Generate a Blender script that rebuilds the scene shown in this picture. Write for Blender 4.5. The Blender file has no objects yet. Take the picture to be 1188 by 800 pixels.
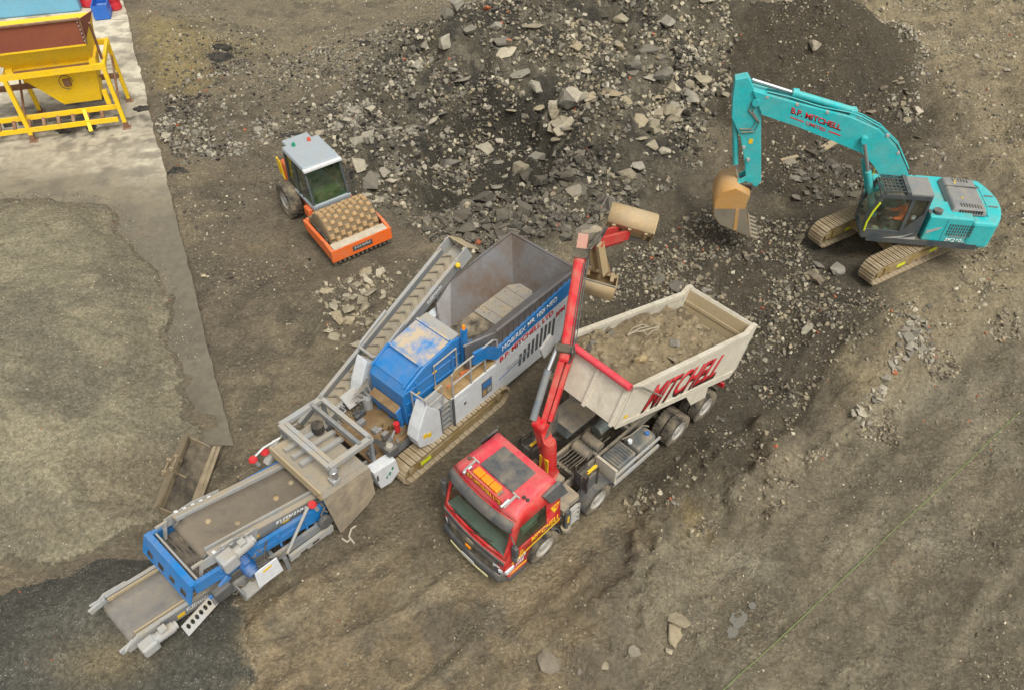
import bpy, bmesh, math, random
import numpy as np
from mathutils import Vector, Matrix
rnd = random.Random(7)
R = math.radians
# ------------------------------------------------------------------ camera, sky, sun, exposure
CAM_H, PITCH, FPX, PW, PH = 19.7, R(46.0), 923.0, 1188.0, 800.0
scn = bpy.context.scene
COL = scn.collection
cam_d = bpy.data.cameras.new('camera'); cam = bpy.data.objects.new('camera', cam_d); COL.objects.link(cam)
cam.location = (0, 0, CAM_H); cam.rotation_euler = (R(90) - PITCH, 0, 0)
cam_d.sensor_width = 36.0; cam_d.sensor_fit = 'HORIZONTAL'; cam_d.lens = 36.0 * FPX / PW
cam_d.clip_start = 0.1; cam_d.clip_end = 2000
scn.camera = cam
world = bpy.data.worlds.new('World'); scn.world = world; world.use_nodes = True
wn = world.node_tree; wn.nodes.clear()
SUN_EL, SUN_AZ = R(60), R(150)      # azimuth measured from +Y towards +X
sky = wn.nodes.new('ShaderNodeTexSky'); sky.sky_type = 'NISHITA'; sky.sun_disc = False
sky.sun_elevation = SUN_EL; sky.sun_rotation = SUN_AZ; sky.air_density = 1.0; sky.dust_density = 4.0; sky.ozone_density = 1.0
hs = wn.nodes.new('ShaderNodeHueSaturation'); hs.inputs['Saturation'].default_value = 0.07
wb = wn.nodes.new('ShaderNodeBackground'); wb.inputs['Strength'].default_value = 0.115
wo = wn.nodes.new('ShaderNodeOutputWorld')
wn.links.new(sky.outputs[0], hs.inputs['Color']); wn.links.new(hs.outputs[0], wb.inputs['Color']); wn.links.new(wb.outputs[0], wo.inputs['Surface'])
sun_d = bpy.data.lights.new('sun', 'SUN'); sun_d.energy = 1.4; sun_d.angle = R(24); sun_d.color = (1.0, 0.96, 0.88)
sun = bpy.data.objects.new('sun', sun_d); COL.objects.link(sun)
sd = Vector((math.sin(SUN_AZ) * math.cos(SUN_EL), math.cos(SUN_AZ) * math.cos(SUN_EL), math.sin(SUN_EL)))
sun.rotation_euler = sd.to_track_quat('Z', 'Y').to_euler(); sun.location = sd * 60
vs = scn.view_settings; vs.view_transform = 'Standard'; vs.look = 'None'; vs.gamma = 1.0; vs.exposure = 0.62; vs.use_curve_mapping = False

# ------------------------------------------------------------------ photograph pixel -> place
CP, SP = math.cos(PITCH), math.sin(PITCH)
def unp(px, py, z=0.0):
    a = (px - PW / 2) / FPX; b = -(py - PH / 2) / FPX
    dy = CP + b * SP; dz = -SP + b * CP; t = (z - CAM_H) / dz
    return (a * t, dy * t)
class Frame:
    """ground frame of a machine: s along heading, l to the right of it, z up"""
    def __init__(s, ox, oy, deg):
        s.ox, s.oy, s.deg = ox, oy, deg; a = R(deg); s.d = (math.cos(a), math.sin(a)); s.n = (math.sin(a), -math.cos(a))
    def z(s, px, py, z):
        x, y = unp(px, py, z); x -= s.ox; y -= s.oy
        return (x * s.d[0] + y * s.d[1], x * s.n[0] + y * s.n[1], z)
    def lat(s, px, py, l):
        a = s.z(px, py, 0); b = s.z(px, py, 1); k = (l - a[1]) / (b[1] - a[1]); return s.z(px, py, k)
    def at(s, px, py, v):
        a = s.z(px, py, 0); b = s.z(px, py, 1); k = (v - a[0]) / (b[0] - a[0]); return s.z(px, py, k)
    def world(s, S, l, z=0):
        return Vector((s.ox + s.d[0] * S + s.n[0] * l, s.oy + s.d[1] * S + s.n[1] * l, z))

# ------------------------------------------------------------------ materials
def lin(c):
    if isinstance(c, str): c = [int(c[i:i + 2], 16) / 255 for i in (0, 2, 4)]
    return tuple((x / 12.92 if x <= .04045 else ((x + .055) / 1.055) ** 2.4) for x in c[:3])
MATS = {}
DUST = lin('a3947a')
class NT:
    def __init__(s, name):
        s.m = bpy.data.materials.new(name); s.m.use_nodes = True; s.t = s.m.node_tree; s.t.nodes.clear()
        s.out = s.n('ShaderNodeOutputMaterial')
    def n(s, ty, **kw):
        nd = s.t.nodes.new(ty)
        for k, v in kw.items(): setattr(nd, k, v)
        return nd
    def l(s, a, b): s.t.links.new(a, b)
    def noise(s, vec, scale, detail=5, rough=.6, dist=0):
        nd = s.n('ShaderNodeTexNoise'); nd.inputs['Scale'].default_value = scale; nd.inputs['Detail'].default_value = detail
        nd.inputs['Roughness'].default_value = rough; nd.inputs['Distortion'].default_value = dist; s.l(vec, nd.inputs['Vector']); return nd.outputs['Fac']
    def rng(s, v, a, b, c=0., d=1.):
        nd = s.n('ShaderNodeMapRange'); nd.inputs[1].default_value = a; nd.inputs[2].default_value = b; nd.inputs[3].default_value = c; nd.inputs[4].default_value = d
        s.l(v, nd.inputs[0]); return nd.outputs[0]
    def math(s, op, a, b=None, clamp=False):
        nd = s.n('ShaderNodeMath', operation=op, use_clamp=clamp)
        for i, v in enumerate((a, b)):
            if v is None: continue
            if isinstance(v, (int, float)): nd.inputs[i].default_value = v
            else: s.l(v, nd.inputs[i])
        return nd.outputs[0]
    def mix(s, fac, a, b, blend='MIX'):
        nd = s.n('ShaderNodeMix', data_type='RGBA', blend_type=blend)
        if isinstance(fac, (int, float)): nd.inputs['Factor'].default_value = fac
        else: s.l(fac, nd.inputs['Factor'])
        for k, v in (('A', a), ('B', b)):
            i = [q for q in nd.inputs if q.name == k and q.type == 'RGBA'][0]
            if isinstance(v, tuple): i.default_value = (*v[:3], 1)
            else: s.l(v, i)
        return [q for q in nd.outputs if q.type == 'RGBA'][0]
    def bsdf(s, **kw):
        b = s.n('ShaderNodeBsdfPrincipled')
        for k, v in kw.items():
            i = b.inputs[k]
            if isinstance(v, (int, float)): i.default_value = v
            elif isinstance(v, tuple): i.default_value = (*v[:3], 1)
            else: s.l(v, i)
        return b
    def bump(s, h, strength, dist=.02):
        b = s.n('ShaderNodeBump'); b.inputs['Strength'].default_value = strength; b.inputs['Distance'].default_value = dist; s.l(h, b.inputs['Height']); return b.outputs[0]
def paint(name, col, dust=.35, rough=.45, metal=0., dustcol=None, scale=2.5, chip=0., chipcol='4a4038', bump=.15, top=.5):
    """painted or bare surface with settled dust, mud and chips"""
    if name in MATS: return MATS[name]
    t = NT(name); tc = t.n('ShaderNodeTexCoord').outputs['Object']
    c = lin(col) if isinstance(col, str) else col; dc = dustcol or DUST
    n1 = t.noise(tc, scale, 8, .65, .3); n2 = t.noise(tc, scale * 7, 6, .7); n3 = t.noise(tc, scale * .4, 3)
    v = t.mix(t.rng(n2, .25, .75), tuple(x * .84 for x in c), tuple(min(1, x * 1.12) for x in c))
    g = t.n('ShaderNodeNewGeometry'); sx = t.n('ShaderNodeSeparateXYZ'); t.l(g.outputs['Normal'], sx.inputs[0])
    up = t.rng(sx.outputs['Z'], .2, .95)
    d = t.math('MULTIPLY', t.rng(n1, .36, .72), t.math('ADD', t.math('MULTIPLY', up, top), 1 - top))
    d = t.math('MULTIPLY', d, t.math('ADD', t.rng(n3, .35, .65, 0, .6), .7))
    d = t.math('MULTIPLY', d, dust * 1.6, True)
    n5 = t.noise(tc, scale * 1.9, 9, .75, 1.0)
    v = t.mix(t.rng(n5, .54, .74, 0, min(.55, dust * 1.6)), v, tuple(x * .35 + y for x, y in zip(c, (.022, .018, .013))))
    cc = t.mix(d, v, dc)
    if chip > 0:
        n4 = t.noise(tc, scale * 4, 10, .75)
        cc = t.mix(t.rng(n4, .72 - chip * .3, .74 - chip * .3), cc, lin(chipcol))
    b = t.bsdf(**{'Base Color': cc, 'Roughness': t.math('ADD', t.math('MULTIPLY', d, .4), rough, True), 'Metallic': metal, 'Normal': t.bump(n2, bump, .01)})
    t.l(b.outputs[0], t.out.inputs[0]); MATS[name] = t.m; return t.m
def glass_mat(name, tint='5f8a78', alpha=.55, rough=.06):
    if name in MATS: return MATS[name]
    t = NT(name); tr = t.n('ShaderNodeBsdfTransparent'); tr.inputs[0].default_value = (*lin(tint), 1)
    gl = t.n('ShaderNodeBsdfGlossy'); gl.inputs['Roughness'].default_value = rough; df = t.n('ShaderNodeBsdfDiffuse'); df.inputs[0].default_value = (*DUST, 1)
    tc = t.n('ShaderNodeTexCoord').outputs['Object']
    lw = t.n('ShaderNodeLayerWeight'); lw.inputs[0].default_value = .5; fa = t.math('ADD', t.math('MULTIPLY', t.math('POWER', lw.outputs['Facing'], 3.0), .6), .10, True)
    m1 = t.n('ShaderNodeMixShader'); t.l(fa, m1.inputs[0]); t.l(tr.outputs[0], m1.inputs[1]); t.l(gl.outputs[0], m1.inputs[2])
    mx = t.n('ShaderNodeMixShader'); t.l(t.rng(t.noise(tc, 1.7, 6), .35, .8, 0, (1 - alpha) * 1.2), mx.inputs[0]); t.l(m1.outputs[0], mx.inputs[1]); t.l(df.outputs[0], mx.inputs[2])
    t.l(mx.outputs[0], t.out.inputs[0]); MATS[name] = t.m; return t.m

# ------------------------------------------------------------------ mesh building, coordinates are (s, l, z); local y = -l
class MB:
    def __init__(s): s.v = []; s.f = []
    def add(s, vs, fs):
        o = len(s.v); s.v += [tuple(p) for p in vs]; s.f += [tuple(i + o for i in f) for f in fs]; return s
    def box(s, s0, s1, l0, l1, z0, z1):
        return s.add([(x, y, z) for z in (z0, z1) for x, y in ((s0, l0), (s1, l0), (s1, l1), (s0, l1))],
                     [(0, 1, 2, 3), (4, 5, 6, 7), (0, 1, 5, 4), (1, 2, 6, 5), (2, 3, 7, 6), (3, 0, 4, 7)])
    def prism(s, poly, a0, a1, axis='l'):
        """polygon in the other two axes, extruded along axis from a0 to a1"""
        n = len(poly)
        mk = {'l': lambda p, a: (p[0], a, p[1]), 's': lambda p, a: (a, p[0], p[1]), 'z': lambda p, a: (p[0], p[1], a)}[axis]
        return s.add([mk(p, a0) for p in poly] + [mk(p, a1) for p in poly],
                     [tuple(range(n)), tuple(range(n, 2 * n))] + [(i, (i + 1) % n, n + (i + 1) % n, n + i) for i in range(n)])
    def loft(s, secs, caps=True, closed=True):
        n = len(secs[0]); vs = [p for q in secs for p in q]; fs = []
        for k in range(len(secs) - 1):
            for i in range(n if closed else n - 1):
                j = (i + 1) % n; fs.append((k * n + i, k * n + j, (k + 1) * n + j, (k + 1) * n + i))
        if caps: fs += [tuple(range(n)), tuple(range((len(secs) - 1) * n, len(secs) * n))]
        return s.add(vs, fs)
    def quadbox(s, q, d):
        """thick plate: quad/polygon q (3-D points) pushed by vector d"""
        n = len(q); q2 = [tuple(a + b for a, b in zip(p, d)) for p in q]
        return s.add(list(q) + q2, [tuple(range(n)), tuple(range(n, 2 * n))] + [(i, (i + 1) % n, n + (i + 1) % n, n + i) for i in range(n)])
    def bar(s, p0, p1, w, h=None, up=(0, 0, 1)):
        h = h or w; p0 = Vector(p0); p1 = Vector(p1); d = (p1 - p0).normalized(); u = Vector(up)
        if abs(d.dot(u)) > .97: u = Vector((1, 0, 0))
        a = d.cross(u).normalized(); b = a.cross(d).normalized(); a *= w / 2; b *= h / 2
        return s.add([p + x * a + y * b for p in (p0, p1) for x, y in ((-1, -1), (1, -1), (1, 1), (-1, 1))],
                     [(0, 1, 2, 3), (4, 5, 6, 7), (0, 1, 5, 4), (1, 2, 6, 5), (2, 3, 7, 6), (3, 0, 4, 7)])
    def cyl(s, p0, p1, r0, r1=None, n=14):
        r1 = r0 if r1 is None else r1; p0 = Vector(p0); p1 = Vector(p1); d = (p1 - p0).normalized()
        u = Vector((0, 0, 1)) if abs(d.z) < .9 else Vector((1, 0, 0)); a = d.cross(u).normalized(); b = d.cross(a)
        return s.loft([[p + r * (math.cos(6.28318 * i / n) * a + math.sin(6.28318 * i / n) * b) for i in range(n)] for p, r in ((p0, r0), (p1, r1))])
    def tube(s, pts, r, n=8):
        pts = [Vector(p) for p in pts]; secs = []
        for i, p in enumerate(pts):
            d = (pts[min(i + 1, len(pts) - 1)] - pts[max(i - 1, 0)]).normalized()
            u = Vector((0, 0, 1)) if abs(d.z) < .9 else Vector((1, 0, 0)); a = d.cross(u).normalized(); b = d.cross(a)
            secs.append([p + r * (math.cos(6.28318 * k / n) * a + math.sin(6.28318 * k / n) * b) for k in range(n)])
        return s.loft(secs)
    def lathe(s, prof, c, n=28, axis='l', caps=True):
        """profile (radius, offset along axis) round a line through c"""
        secs = []
        for r, o in prof:
            ring = []
            for i in range(n):
                a = 6.28318 * i / n; p, q = r * math.cos(a), r * math.sin(a)
                ring.append({'l': (c[0] + p, c[1] + o, c[2] + q), 's': (c[0] + o, c[1] + p, c[2] + q), 'z': (c[0] + p, c[1] + q, c[2] + o)}[axis])
            secs.append(ring)
        return s.loft(secs, caps)
    def mapv(s, fn): s.v = [fn(*p) for p in s.v]; return s
    def mesh(s, name, merge=False):
        bm = bmesh.new(); vv = [bm.verts.new((p[0], -p[1], p[2])) for p in s.v]
        for f in s.f:
            try: bm.faces.new([vv[i] for i in f])
            except ValueError: pass
        if merge: bmesh.ops.remove_doubles(bm, verts=bm.verts, dist=1e-4)
        bmesh.ops.recalc_face_normals(bm, faces=bm.faces)
        me = bpy.data.meshes.new(name); bm.to_mesh(me); bm.free(); return me
    def build(s, name, mat, parent=None, smooth=False, bevel=0, merge=False):
        me = s.mesh(name, merge); return link(name, me, mat, parent, smooth, bevel)
def link(name, me, mat, parent=None, smooth=False, bevel=0):
    if mat is not None and not me.materials: me.materials.append(mat)
    o = bpy.data.objects.new(name, me); COL.objects.link(o)
    if parent is not None: o.parent = parent
    if smooth:
        me.polygons.foreach_set('use_smooth', [True] * len(me.polygons))
        me.set_sharp_from_angle(angle=R(40))
    if bevel:
        b = o.modifiers.new('bevel', 'BEVEL'); b.width = bevel; b.segments = 2; b.limit_method = 'ANGLE'; b.angle_limit = R(40)
    return o
def sheet(name, outer, holes, fn, mat, parent=None, thick=.04, smooth=False):
    """flat outline with holes, each 2-D point mapped by fn to (s,l,z), given thickness"""
    bm = bmesh.new(); ed = []
    for loop in [outer] + list(holes):
        vv = [bm.verts.new((p[0], p[1], 0)) for p in loop]
        for i in range(len(vv)): ed.append(bm.edges.new((vv[i], vv[(i + 1) % len(vv)])))
    bmesh.ops.triangle_fill(bm, edges=ed, use_beauty=True, use_dissolve=False, normal=(0, 0, 1))
    for v in bm.verts:
        q = fn(v.co.x, v.co.y); v.co = (q[0], -q[1], q[2])
    bmesh.ops.recalc_face_normals(bm, faces=bm.faces)
    me = bpy.data.meshes.new(name); bm.to_mesh(me); bm.free()
    o = link(name, me, mat, parent, smooth)
    if thick:
        m = o.modifiers.new('thickness', 'SOLIDIFY'); m.thickness = thick; m.offset = 0
    return o
def thing(name, label, cat, loc=(0, 0, 0), deg=0., group=None):
    o = bpy.data.objects.new(name, None); COL.objects.link(o); o.empty_display_size = .3
    o.location = loc; o.rotation_euler = (0, 0, R(deg)); o['label'] = label; o['category'] = cat
    if group: o['group'] = group
    return o
def tag(o, label, cat, group=None):
    o['label'] = label; o['category'] = cat
    if group: o['group'] = group
    return o
def part(name, parent, loc=None):
    """an empty part that carries sub-parts"""
    o = bpy.data.objects.new(name, None); COL.objects.link(o); o.parent = parent; o.empty_display_size = .1
    if loc: o.location = (loc[0], -loc[1], loc[2])
    return o
def text(name, body, ll, lr, ul, mat, parent, shear=0., bold=.0, depth=.006):
    cu = bpy.data.curves.new('lettering', 'FONT'); cu.body = body; cu.size = 1; cu.shear = shear; cu.offset = bold; cu.resolution_u = 3
    to = bpy.data.objects.new('lettering', cu); COL.objects.link(to)
    bpy.context.view_layer.update()
    me = bpy.data.meshes.new_from_object(to.evaluated_get(bpy.context.evaluated_depsgraph_get()))
    bpy.data.objects.remove(to); bpy.data.curves.remove(cu)
    n = len(me.vertices); co = np.empty(n * 3); me.vertices.foreach_get('co', co); co = co.reshape(-1, 3)
    lo = co.min(0); hi = co.max(0); uv = (co[:, :2] - lo[:2]) / (hi[:2] - lo[:2])
    if bold > .03: uv = uv
    ll, lr, ul = (np.array(q, float) for q in (ll, lr, ul))
    p = ll + uv[:, :1] * (lr - ll) + uv[:, 1:] * (ul - ll); p[:, 1] *= -1
    me.vertices.foreach_set('co', p.ravel()); me.update()
    me.name = name; o = link(name, me, mat, parent)
    m = o.modifiers.new('thickness', 'SOLIDIFY'); m.thickness = depth; m.offset = 0
    return o
def copy_of(o, parent, loc=None, rot=None):
    c = o.copy(); COL.objects.link(c); c.parent = parent
    if loc is not None: c.location = loc
    if rot is not None: c.rotation_euler = rot
    return c
# ------------------------------------------------------------------ ground: one height field, split into ground and heaps
_rs = np.random.RandomState(11); _lat = _rs.rand(256, 256)
def vnoise(x, y, f, seed=0):
    x = x * f + seed * 17.31; y = y * f + seed * 9.77
    xi = np.floor(x).astype(int); yi = np.floor(y).astype(int); fx = x - xi; fy = y - yi
    fx = fx * fx * fx * (fx * (fx * 6 - 15) + 10); fy = fy * fy * fy * (fy * (fy * 6 - 15) + 10)
    g = lambda a, b: _lat[a & 255, b & 255]
    return (g(xi, yi) * (1 - fx) + g(xi + 1, yi) * fx) * (1 - fy) + (g(xi, yi + 1) * (1 - fx) + g(xi + 1, yi + 1) * fx) * fy
def fbm(x, y, f, o=5, seed=0, gain=.5, ridge=False):
    s = 0; a = 1; t = 0
    for i in range(o):
        n = vnoise(x * math.cos(i * .7) - y * math.sin(i * .7), x * math.sin(i * .7) + y * math.cos(i * .7), f * 2 ** i, seed + i)
        s = s + a * (1 - np.abs(2 * n - 1) if ridge else n); t += a; a *= gain
    return s / t
def sstep(a, b, x):
    t = np.clip((x - a) / (b - a), 0, 1); return t * t * (3 - 2 * t)
def polydist(X, Y, poly):
    """signed distance in metres, positive inside; poly given in photograph pixels on the level ground"""
    P = [unp(*p) for p in poly]; d = np.full(X.shape, 1e9); ins = np.zeros(X.shape, bool)
    for i in range(len(P)):
        (ax, ay), (bx, by) = P[i], P[(i + 1) % len(P)]
        ex, ey = bx - ax, by - ay; t = np.clip(((X - ax) * ex + (Y - ay) * ey) / (ex * ex + ey * ey + 1e-9), 0, 1)
        d = np.minimum(d, np.hypot(X - ax - t * ex, Y - ay - t * ey))
        c = ((ay > Y) != (by > Y)) & (X < (bx - ax) * (Y - ay) / (by - ay + 1e-12) + ax); ins ^= c
    return np.where(ins, d, -d)
def gauss(X, Y, px, py, rx, ry, h, rot=0., p=1.):
    cx, cy = unp(px, py); c, s = math.cos(R(rot)), math.sin(R(rot)); u = ((X - cx) * c + (Y - cy) * s) / rx; v = (-(X - cx) * s + (Y - cy) * c) / ry
    return h * np.exp(-(u * u + v * v) ** p)
POLY = dict(
    slab=[(-400, -60), (138, -25), (143, 0), (229, 350), (267, 505), (-400, 505)],
    stock=[(-400, 236), (0, 238), (60, 236), (115, 244), (150, 285), (175, 330), (196, 390), (212, 450), (222, 520), (205, 590), (150, 630), (70, 650), (0, 655), (-400, 700)],
    planings=[(-300, 690), (0, 690), (60, 662), (130, 645), (200, 640), (262, 665), (286, 710), (290, 760), (284, 815), (250, 900), (-300, 900)],
    rubble=[(385, 205), (365, 150), (400, 105), (470, 60), (540, 25), (580, -15), (850, -20), (860, 40), (838, 110), (812, 190), (770, 225), (700, 262), (640, 290), (560, 290), (480, 262), (430, 235)],
    soil=[(845, 60), (890, 22), (960, 30), (1030, 62), (1062, 105), (1075, 160), (1040, 215), (960, 250), (880, 225), (835, 170), (828, 110)],
    hollow=[(480, 190), (505, 135), (560, 108), (620, 130), (650, 165), (640, 215), (580, 245), (510, 240)],
    bank=[(1300, 250), (1188, 335), (1100, 405), (1010, 470), (950, 512), (880, 545), (800, 600), (735, 660), (715, 740), (720, 860), (1400, 900)],
    tracks=[(285, 705), (300, 800), (330, 880), (640, 880), (700, 690), (760, 590), (690, 560), (600, 640), (520, 640), (400, 660), (330, 660)],
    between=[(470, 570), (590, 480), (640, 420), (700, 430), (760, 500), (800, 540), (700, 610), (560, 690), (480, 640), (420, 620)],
    darkmid=[(690, 300), (760, 260), (840, 240), (930, 260), (1000, 300), (1040, 380), (980, 450), (900, 520), (830, 560), (760, 600), (700, 560), (680, 420)],
    rightheap=[(1050, -40), (1400, -40), (1400, 240), (1188, 335), (1100, 400), (1000, 470), (970, 430), (1040, 350), (1120, 300), (1170, 230), (1110, 170), (1070, 100), (1000, 40), (960, -40)],
    topmid=[(160, -40), (560, -40), (500, 40), (400, 90), (330, 110), (230, 70), (170, 40)],
    tanpatch=[(170, 20), (240, 30), (250, 80), (230, 110), (185, 110), (175, 60)],
    scoop=[(105, 545), (150, 520), (205, 530), (215, 580), (170, 615), (115, 590)],
)
TF = Frame(0.035, 11.84, 43.8)      # tipper truck
CF = Frame(-4.23, 14.34, 48.0)      # crusher
EF = Frame(14.45, 23.75, -8.03)     # excavator house
RF = Frame(-5.75, 23.8, 126.4)      # roller
HF = Frame(-17.92, 32.99, 16.0)     # yellow hopper
EZ = 0.6                            # excavator stands on a levelled heap
def pad(X, Y, fr, s0, s1, w, soft=1.0, dl=0.):
    x = X - fr.ox; y = Y - fr.oy; s = x * fr.d[0] + y * fr.d[1]; l = x * fr.n[0] + y * fr.n[1] - dl
    d = np.maximum(np.maximum(s0 - s, s - s1), np.abs(l) - w); return 1 - sstep(0, soft, d)
def terrain(X, Y):
    M = {}
    wa = (fbm(X, Y, .5, 5, 3) - .5)
    for k, p in POLY.items(): M[k] = polydist(X, Y, p)
    soft = lambda k, w, amp=1.6: sstep(-w, w, M[k] + wa * amp)
    rub = soft('rubble', .8); soil = soft('soil', .6); rh = soft('rightheap', .8); bank = soft('bank', .5, .8)
    Z = (fbm(X, Y, .12, 4, 1) - .5) * .5
    Z += (fbm(X, Y, .6, 4, 2) - .5) * .22
    # heaps
    Z += gauss(X, Y, 640, 62, 5.6, 3.4, 3.3) + gauss(X, Y, 790, 50, 4.0, 3.8, 2.8) + gauss(X, Y, 520, 85, 4.5, 3.2, 1.0) + gauss(X, Y, 690, 175, 2.2, 1.7, 2.1) + gauss(X, Y, 425, 165, 2.2, 2.2, .55)
    Z += gauss(X, Y, 730, 130, 4, 3.5, .8)
    Z -= 1.3 * sstep(-.8, .8, M['hollow'] + wa * 3.0)
    Z += (fbm(X, Y, .38, 3, 81, .5) - .5) * 1.5 * rub + (fbm(X, Y, .5, 3, 82) - .5) * .6 * rh
    Z += gauss(X, Y, 950, 75, 3.7, 3.0, 3.3) + gauss(X, Y, 880, 150, 2.4, 2.4, 1.0) + gauss(X, Y, 930, 215, 2.0, 1.5, .25)
    Z += rh * .45 + gauss(X, Y, 1150, 90, 5, 6, .6)
    Z += gauss(X, Y, 250, 140, 2.2, 1.6, .45) + gauss(X, Y, 420, 350, 1.7, 1.5, .5, 40)
    Z += gauss(X, Y, 985, 395, 2.3, 1.3, 1.05) + gauss(X, Y, 900, 330, 2.5, 1.2, .25) + gauss(X, Y, 800, 545, 1.6, .8, .35, 30) + gauss(X, Y, 735, 690, 1.1, .8, .32, 30) + gauss(X, Y, 705, 735, .8, .8, .25) + gauss(X, Y, 790, 610, 1.0, .6, .2, 30)
    Z -= bank * .30
    # roughness follows the material that lies there
    fine = fbm(X, Y, 1.6, 5, 5, .55); rg = fbm(X, Y, 1.1, 5, 8, .6, True)
    rough = np.clip(rub * 1.0 + rh * .55 + soil * .35, 0, 1)
    Z += (fine - .5) * (.20 + .35 * rough) + (rg - .62) * .07 + (rg - .6) * .42 * rough * (.5 + rub * .5)
    cr1 = fbm(X, Y, .7, 4, 23, .55); crm = np.clip(gauss(X, Y, 815, 560, 3.2, 1.6, 1.3, 35) + gauss(X, Y, 725, 690, 1.8, 1.3, 1.2, 40) + gauss(X, Y, 900, 520, 3, 1.2, 1.0, 35) + gauss(X, Y, 650, 600, 1.0, 1.0, .6) + .22, 0, 1.2)
    Z += (sstep(.50, .52, cr1) * .17 + sstep(.56, .575, cr1) * .12 + sstep(.44, .455, cr1) * .08) * crm
    cl = fbm(X, Y, 2.6, 3, 21, .5); Z += (cl - .5) * .24 * np.clip(soft('darkmid', 1.0) + soil * .7, 0, 1)
    # wheel ruts along the haul route
    for fr, l0, w, s0, s1, dep in ((TF, -1.05, .34, -9, 12, .17), (TF, 1.05, .34, -9, 12, .17), (TF, -2.6, .3, -9, -2, .12), (TF, 2.9, .3, -6, 16, .12), (TF, 4.6, .32, -4, 18, .06), (TF, 6.4, .3, -4, 18, .07), (TF, 8.2, .35, -3, 20, .05), (TF, 9.6, .3, -3, 20, .06)):
        x = X - fr.ox; y = Y - fr.oy; s = x * fr.d[0] + y * fr.d[1]; l = x * fr.n[0] + y * fr.n[1] + .35 * np.sin(s * .35 + l0) + (vnoise(s, s * 0, .4, 4) - .5) * .5
        e = sstep(s0 - 2, s0 + 2, s) * (1 - sstep(s1 - 2, s1 + 2, s)) * (vnoise(s, l0 + s * 0, .5, 6) * .9 + .3)
        dd = (l - l0) / w; Z += e * dep * (-np.exp(-dd ** 4) + .55 * np.exp(-((np.abs(dd) - 1.5) / .45) ** 2))
    # level standings
    for fr, s0, s1, w, zz, sf, dl in ((TF, -1.6, 8.6, 1.5, 0, 1.2, 0), (CF, -.6, 5.2, 1.9, 0, 1.5, 0), (RF, -.4, 5.2, 1.5, 0, 1.5, 0)):
        m = pad(X, Y, fr, s0, s1, w, sf, dl); Z = Z * (1 - m * .93) + zz * m * .93
    ux, uy = 13.92, 23.67; m = 1 - sstep(2.0, 4.6, np.hypot((X - ux), (Y - uy))); Z = Z * (1 - m) + (EZ + (fine - .5) * .12) * m
    Z += gauss(X, Y, 962, 292, 1.0, .9, -.35)
    # concrete slab bed, then the two stockpiles
    sl = sstep(-.1, .3, M['slab']); cov = sstep(19.5, 15.2, Y + wa * 5); Z = Z * (1 - sl) + sl * (-.10 + cov * (.20 + (fine - .5) * .12))
    sd_ = M['stock'] + (fbm(X, Y, .8, 4, 31) - .5) * 1.1
    st = np.where(sd_ > 0, 1.55 * (1 - np.exp(-np.maximum(sd_, 0) / 3.6)), np.maximum(sd_ * .35, -.3)) + .16
    st = st + (fbm(X, Y, .5, 4, 33) - .5) * .5 * sstep(.3, 2, sd_) + (fine - .5) * .05
    st -= .5 * sstep(-.5, .6, M['scoop'] + wa) * sstep(0, 1, sd_)
    Zs = np.maximum(Z, st); isstock = (st >= Z) & (sd_ > -.45); Z = np.where(isstock, Zs, Z)
    pd = M['planings'] + (fbm(X, Y, .7, 4, 41) - .5) * .7
    pl = np.minimum(1.05 * (1 - np.exp(-np.maximum(pd, 0) / 1.7)), 1.0) + np.minimum(pd, 0) * .5 + (fine - .5) * .05 + (fbm(X, Y, .6, 3, 44) - .5) * .25 * sstep(.2, 1.5, pd)
    m = pad(X, Y, CF, -8.6, -3, 1.3, .8); pl = pl * (1 - m) + np.minimum(pl, .62) * m
    isplan = (pl > Z) & (pd > -.3); Z = np.where(isplan, pl, Z)
    M.update(rub=rub, soils=soil, rh=rh, bank_=bank, isstock=isstock, isplan=isplan, stockd=sd_, pland=pd, fine=fine, wa=wa)
    return Z, M
STEP = .082
gx = np.arange(-34, 34.01, STEP); gy = np.arange(5.4, 50.01, STEP)
ext = np.cumsum(.3 * 1.55 ** np.arange(15))
gx = np.concatenate([(gx[0] - ext)[::-1], gx, gx[-1] + ext]); gy = np.concatenate([(gy[0] - ext)[::-1], gy, gy[-1] + ext])
GX, GY = np.meshgrid(gx, gy); GZ, GM = terrain(GX, GY)
far_ = sstep(0, 30, np.maximum(np.maximum(np.abs(GX) - 34, GY - 50), 5.4 - GY)); GZ = GZ * (1 - far_)
def ground_z(x, y):
    i = int(np.clip(np.searchsorted(gx, x) - 1, 0, len(gx) - 2)); j = int(np.clip(np.searchsorted(gy, y) - 1, 0, len(gy) - 2))
    a = (x - gx[i]) / (gx[i + 1] - gx[i]); b = (y - gy[j]) / (gy[j + 1] - gy[j])
    return float((GZ[j, i] * (1 - a) + GZ[j, i + 1] * a) * (1 - b) + (GZ[j + 1, i] * (1 - a) + GZ[j + 1, i + 1] * a) * b)
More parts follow.
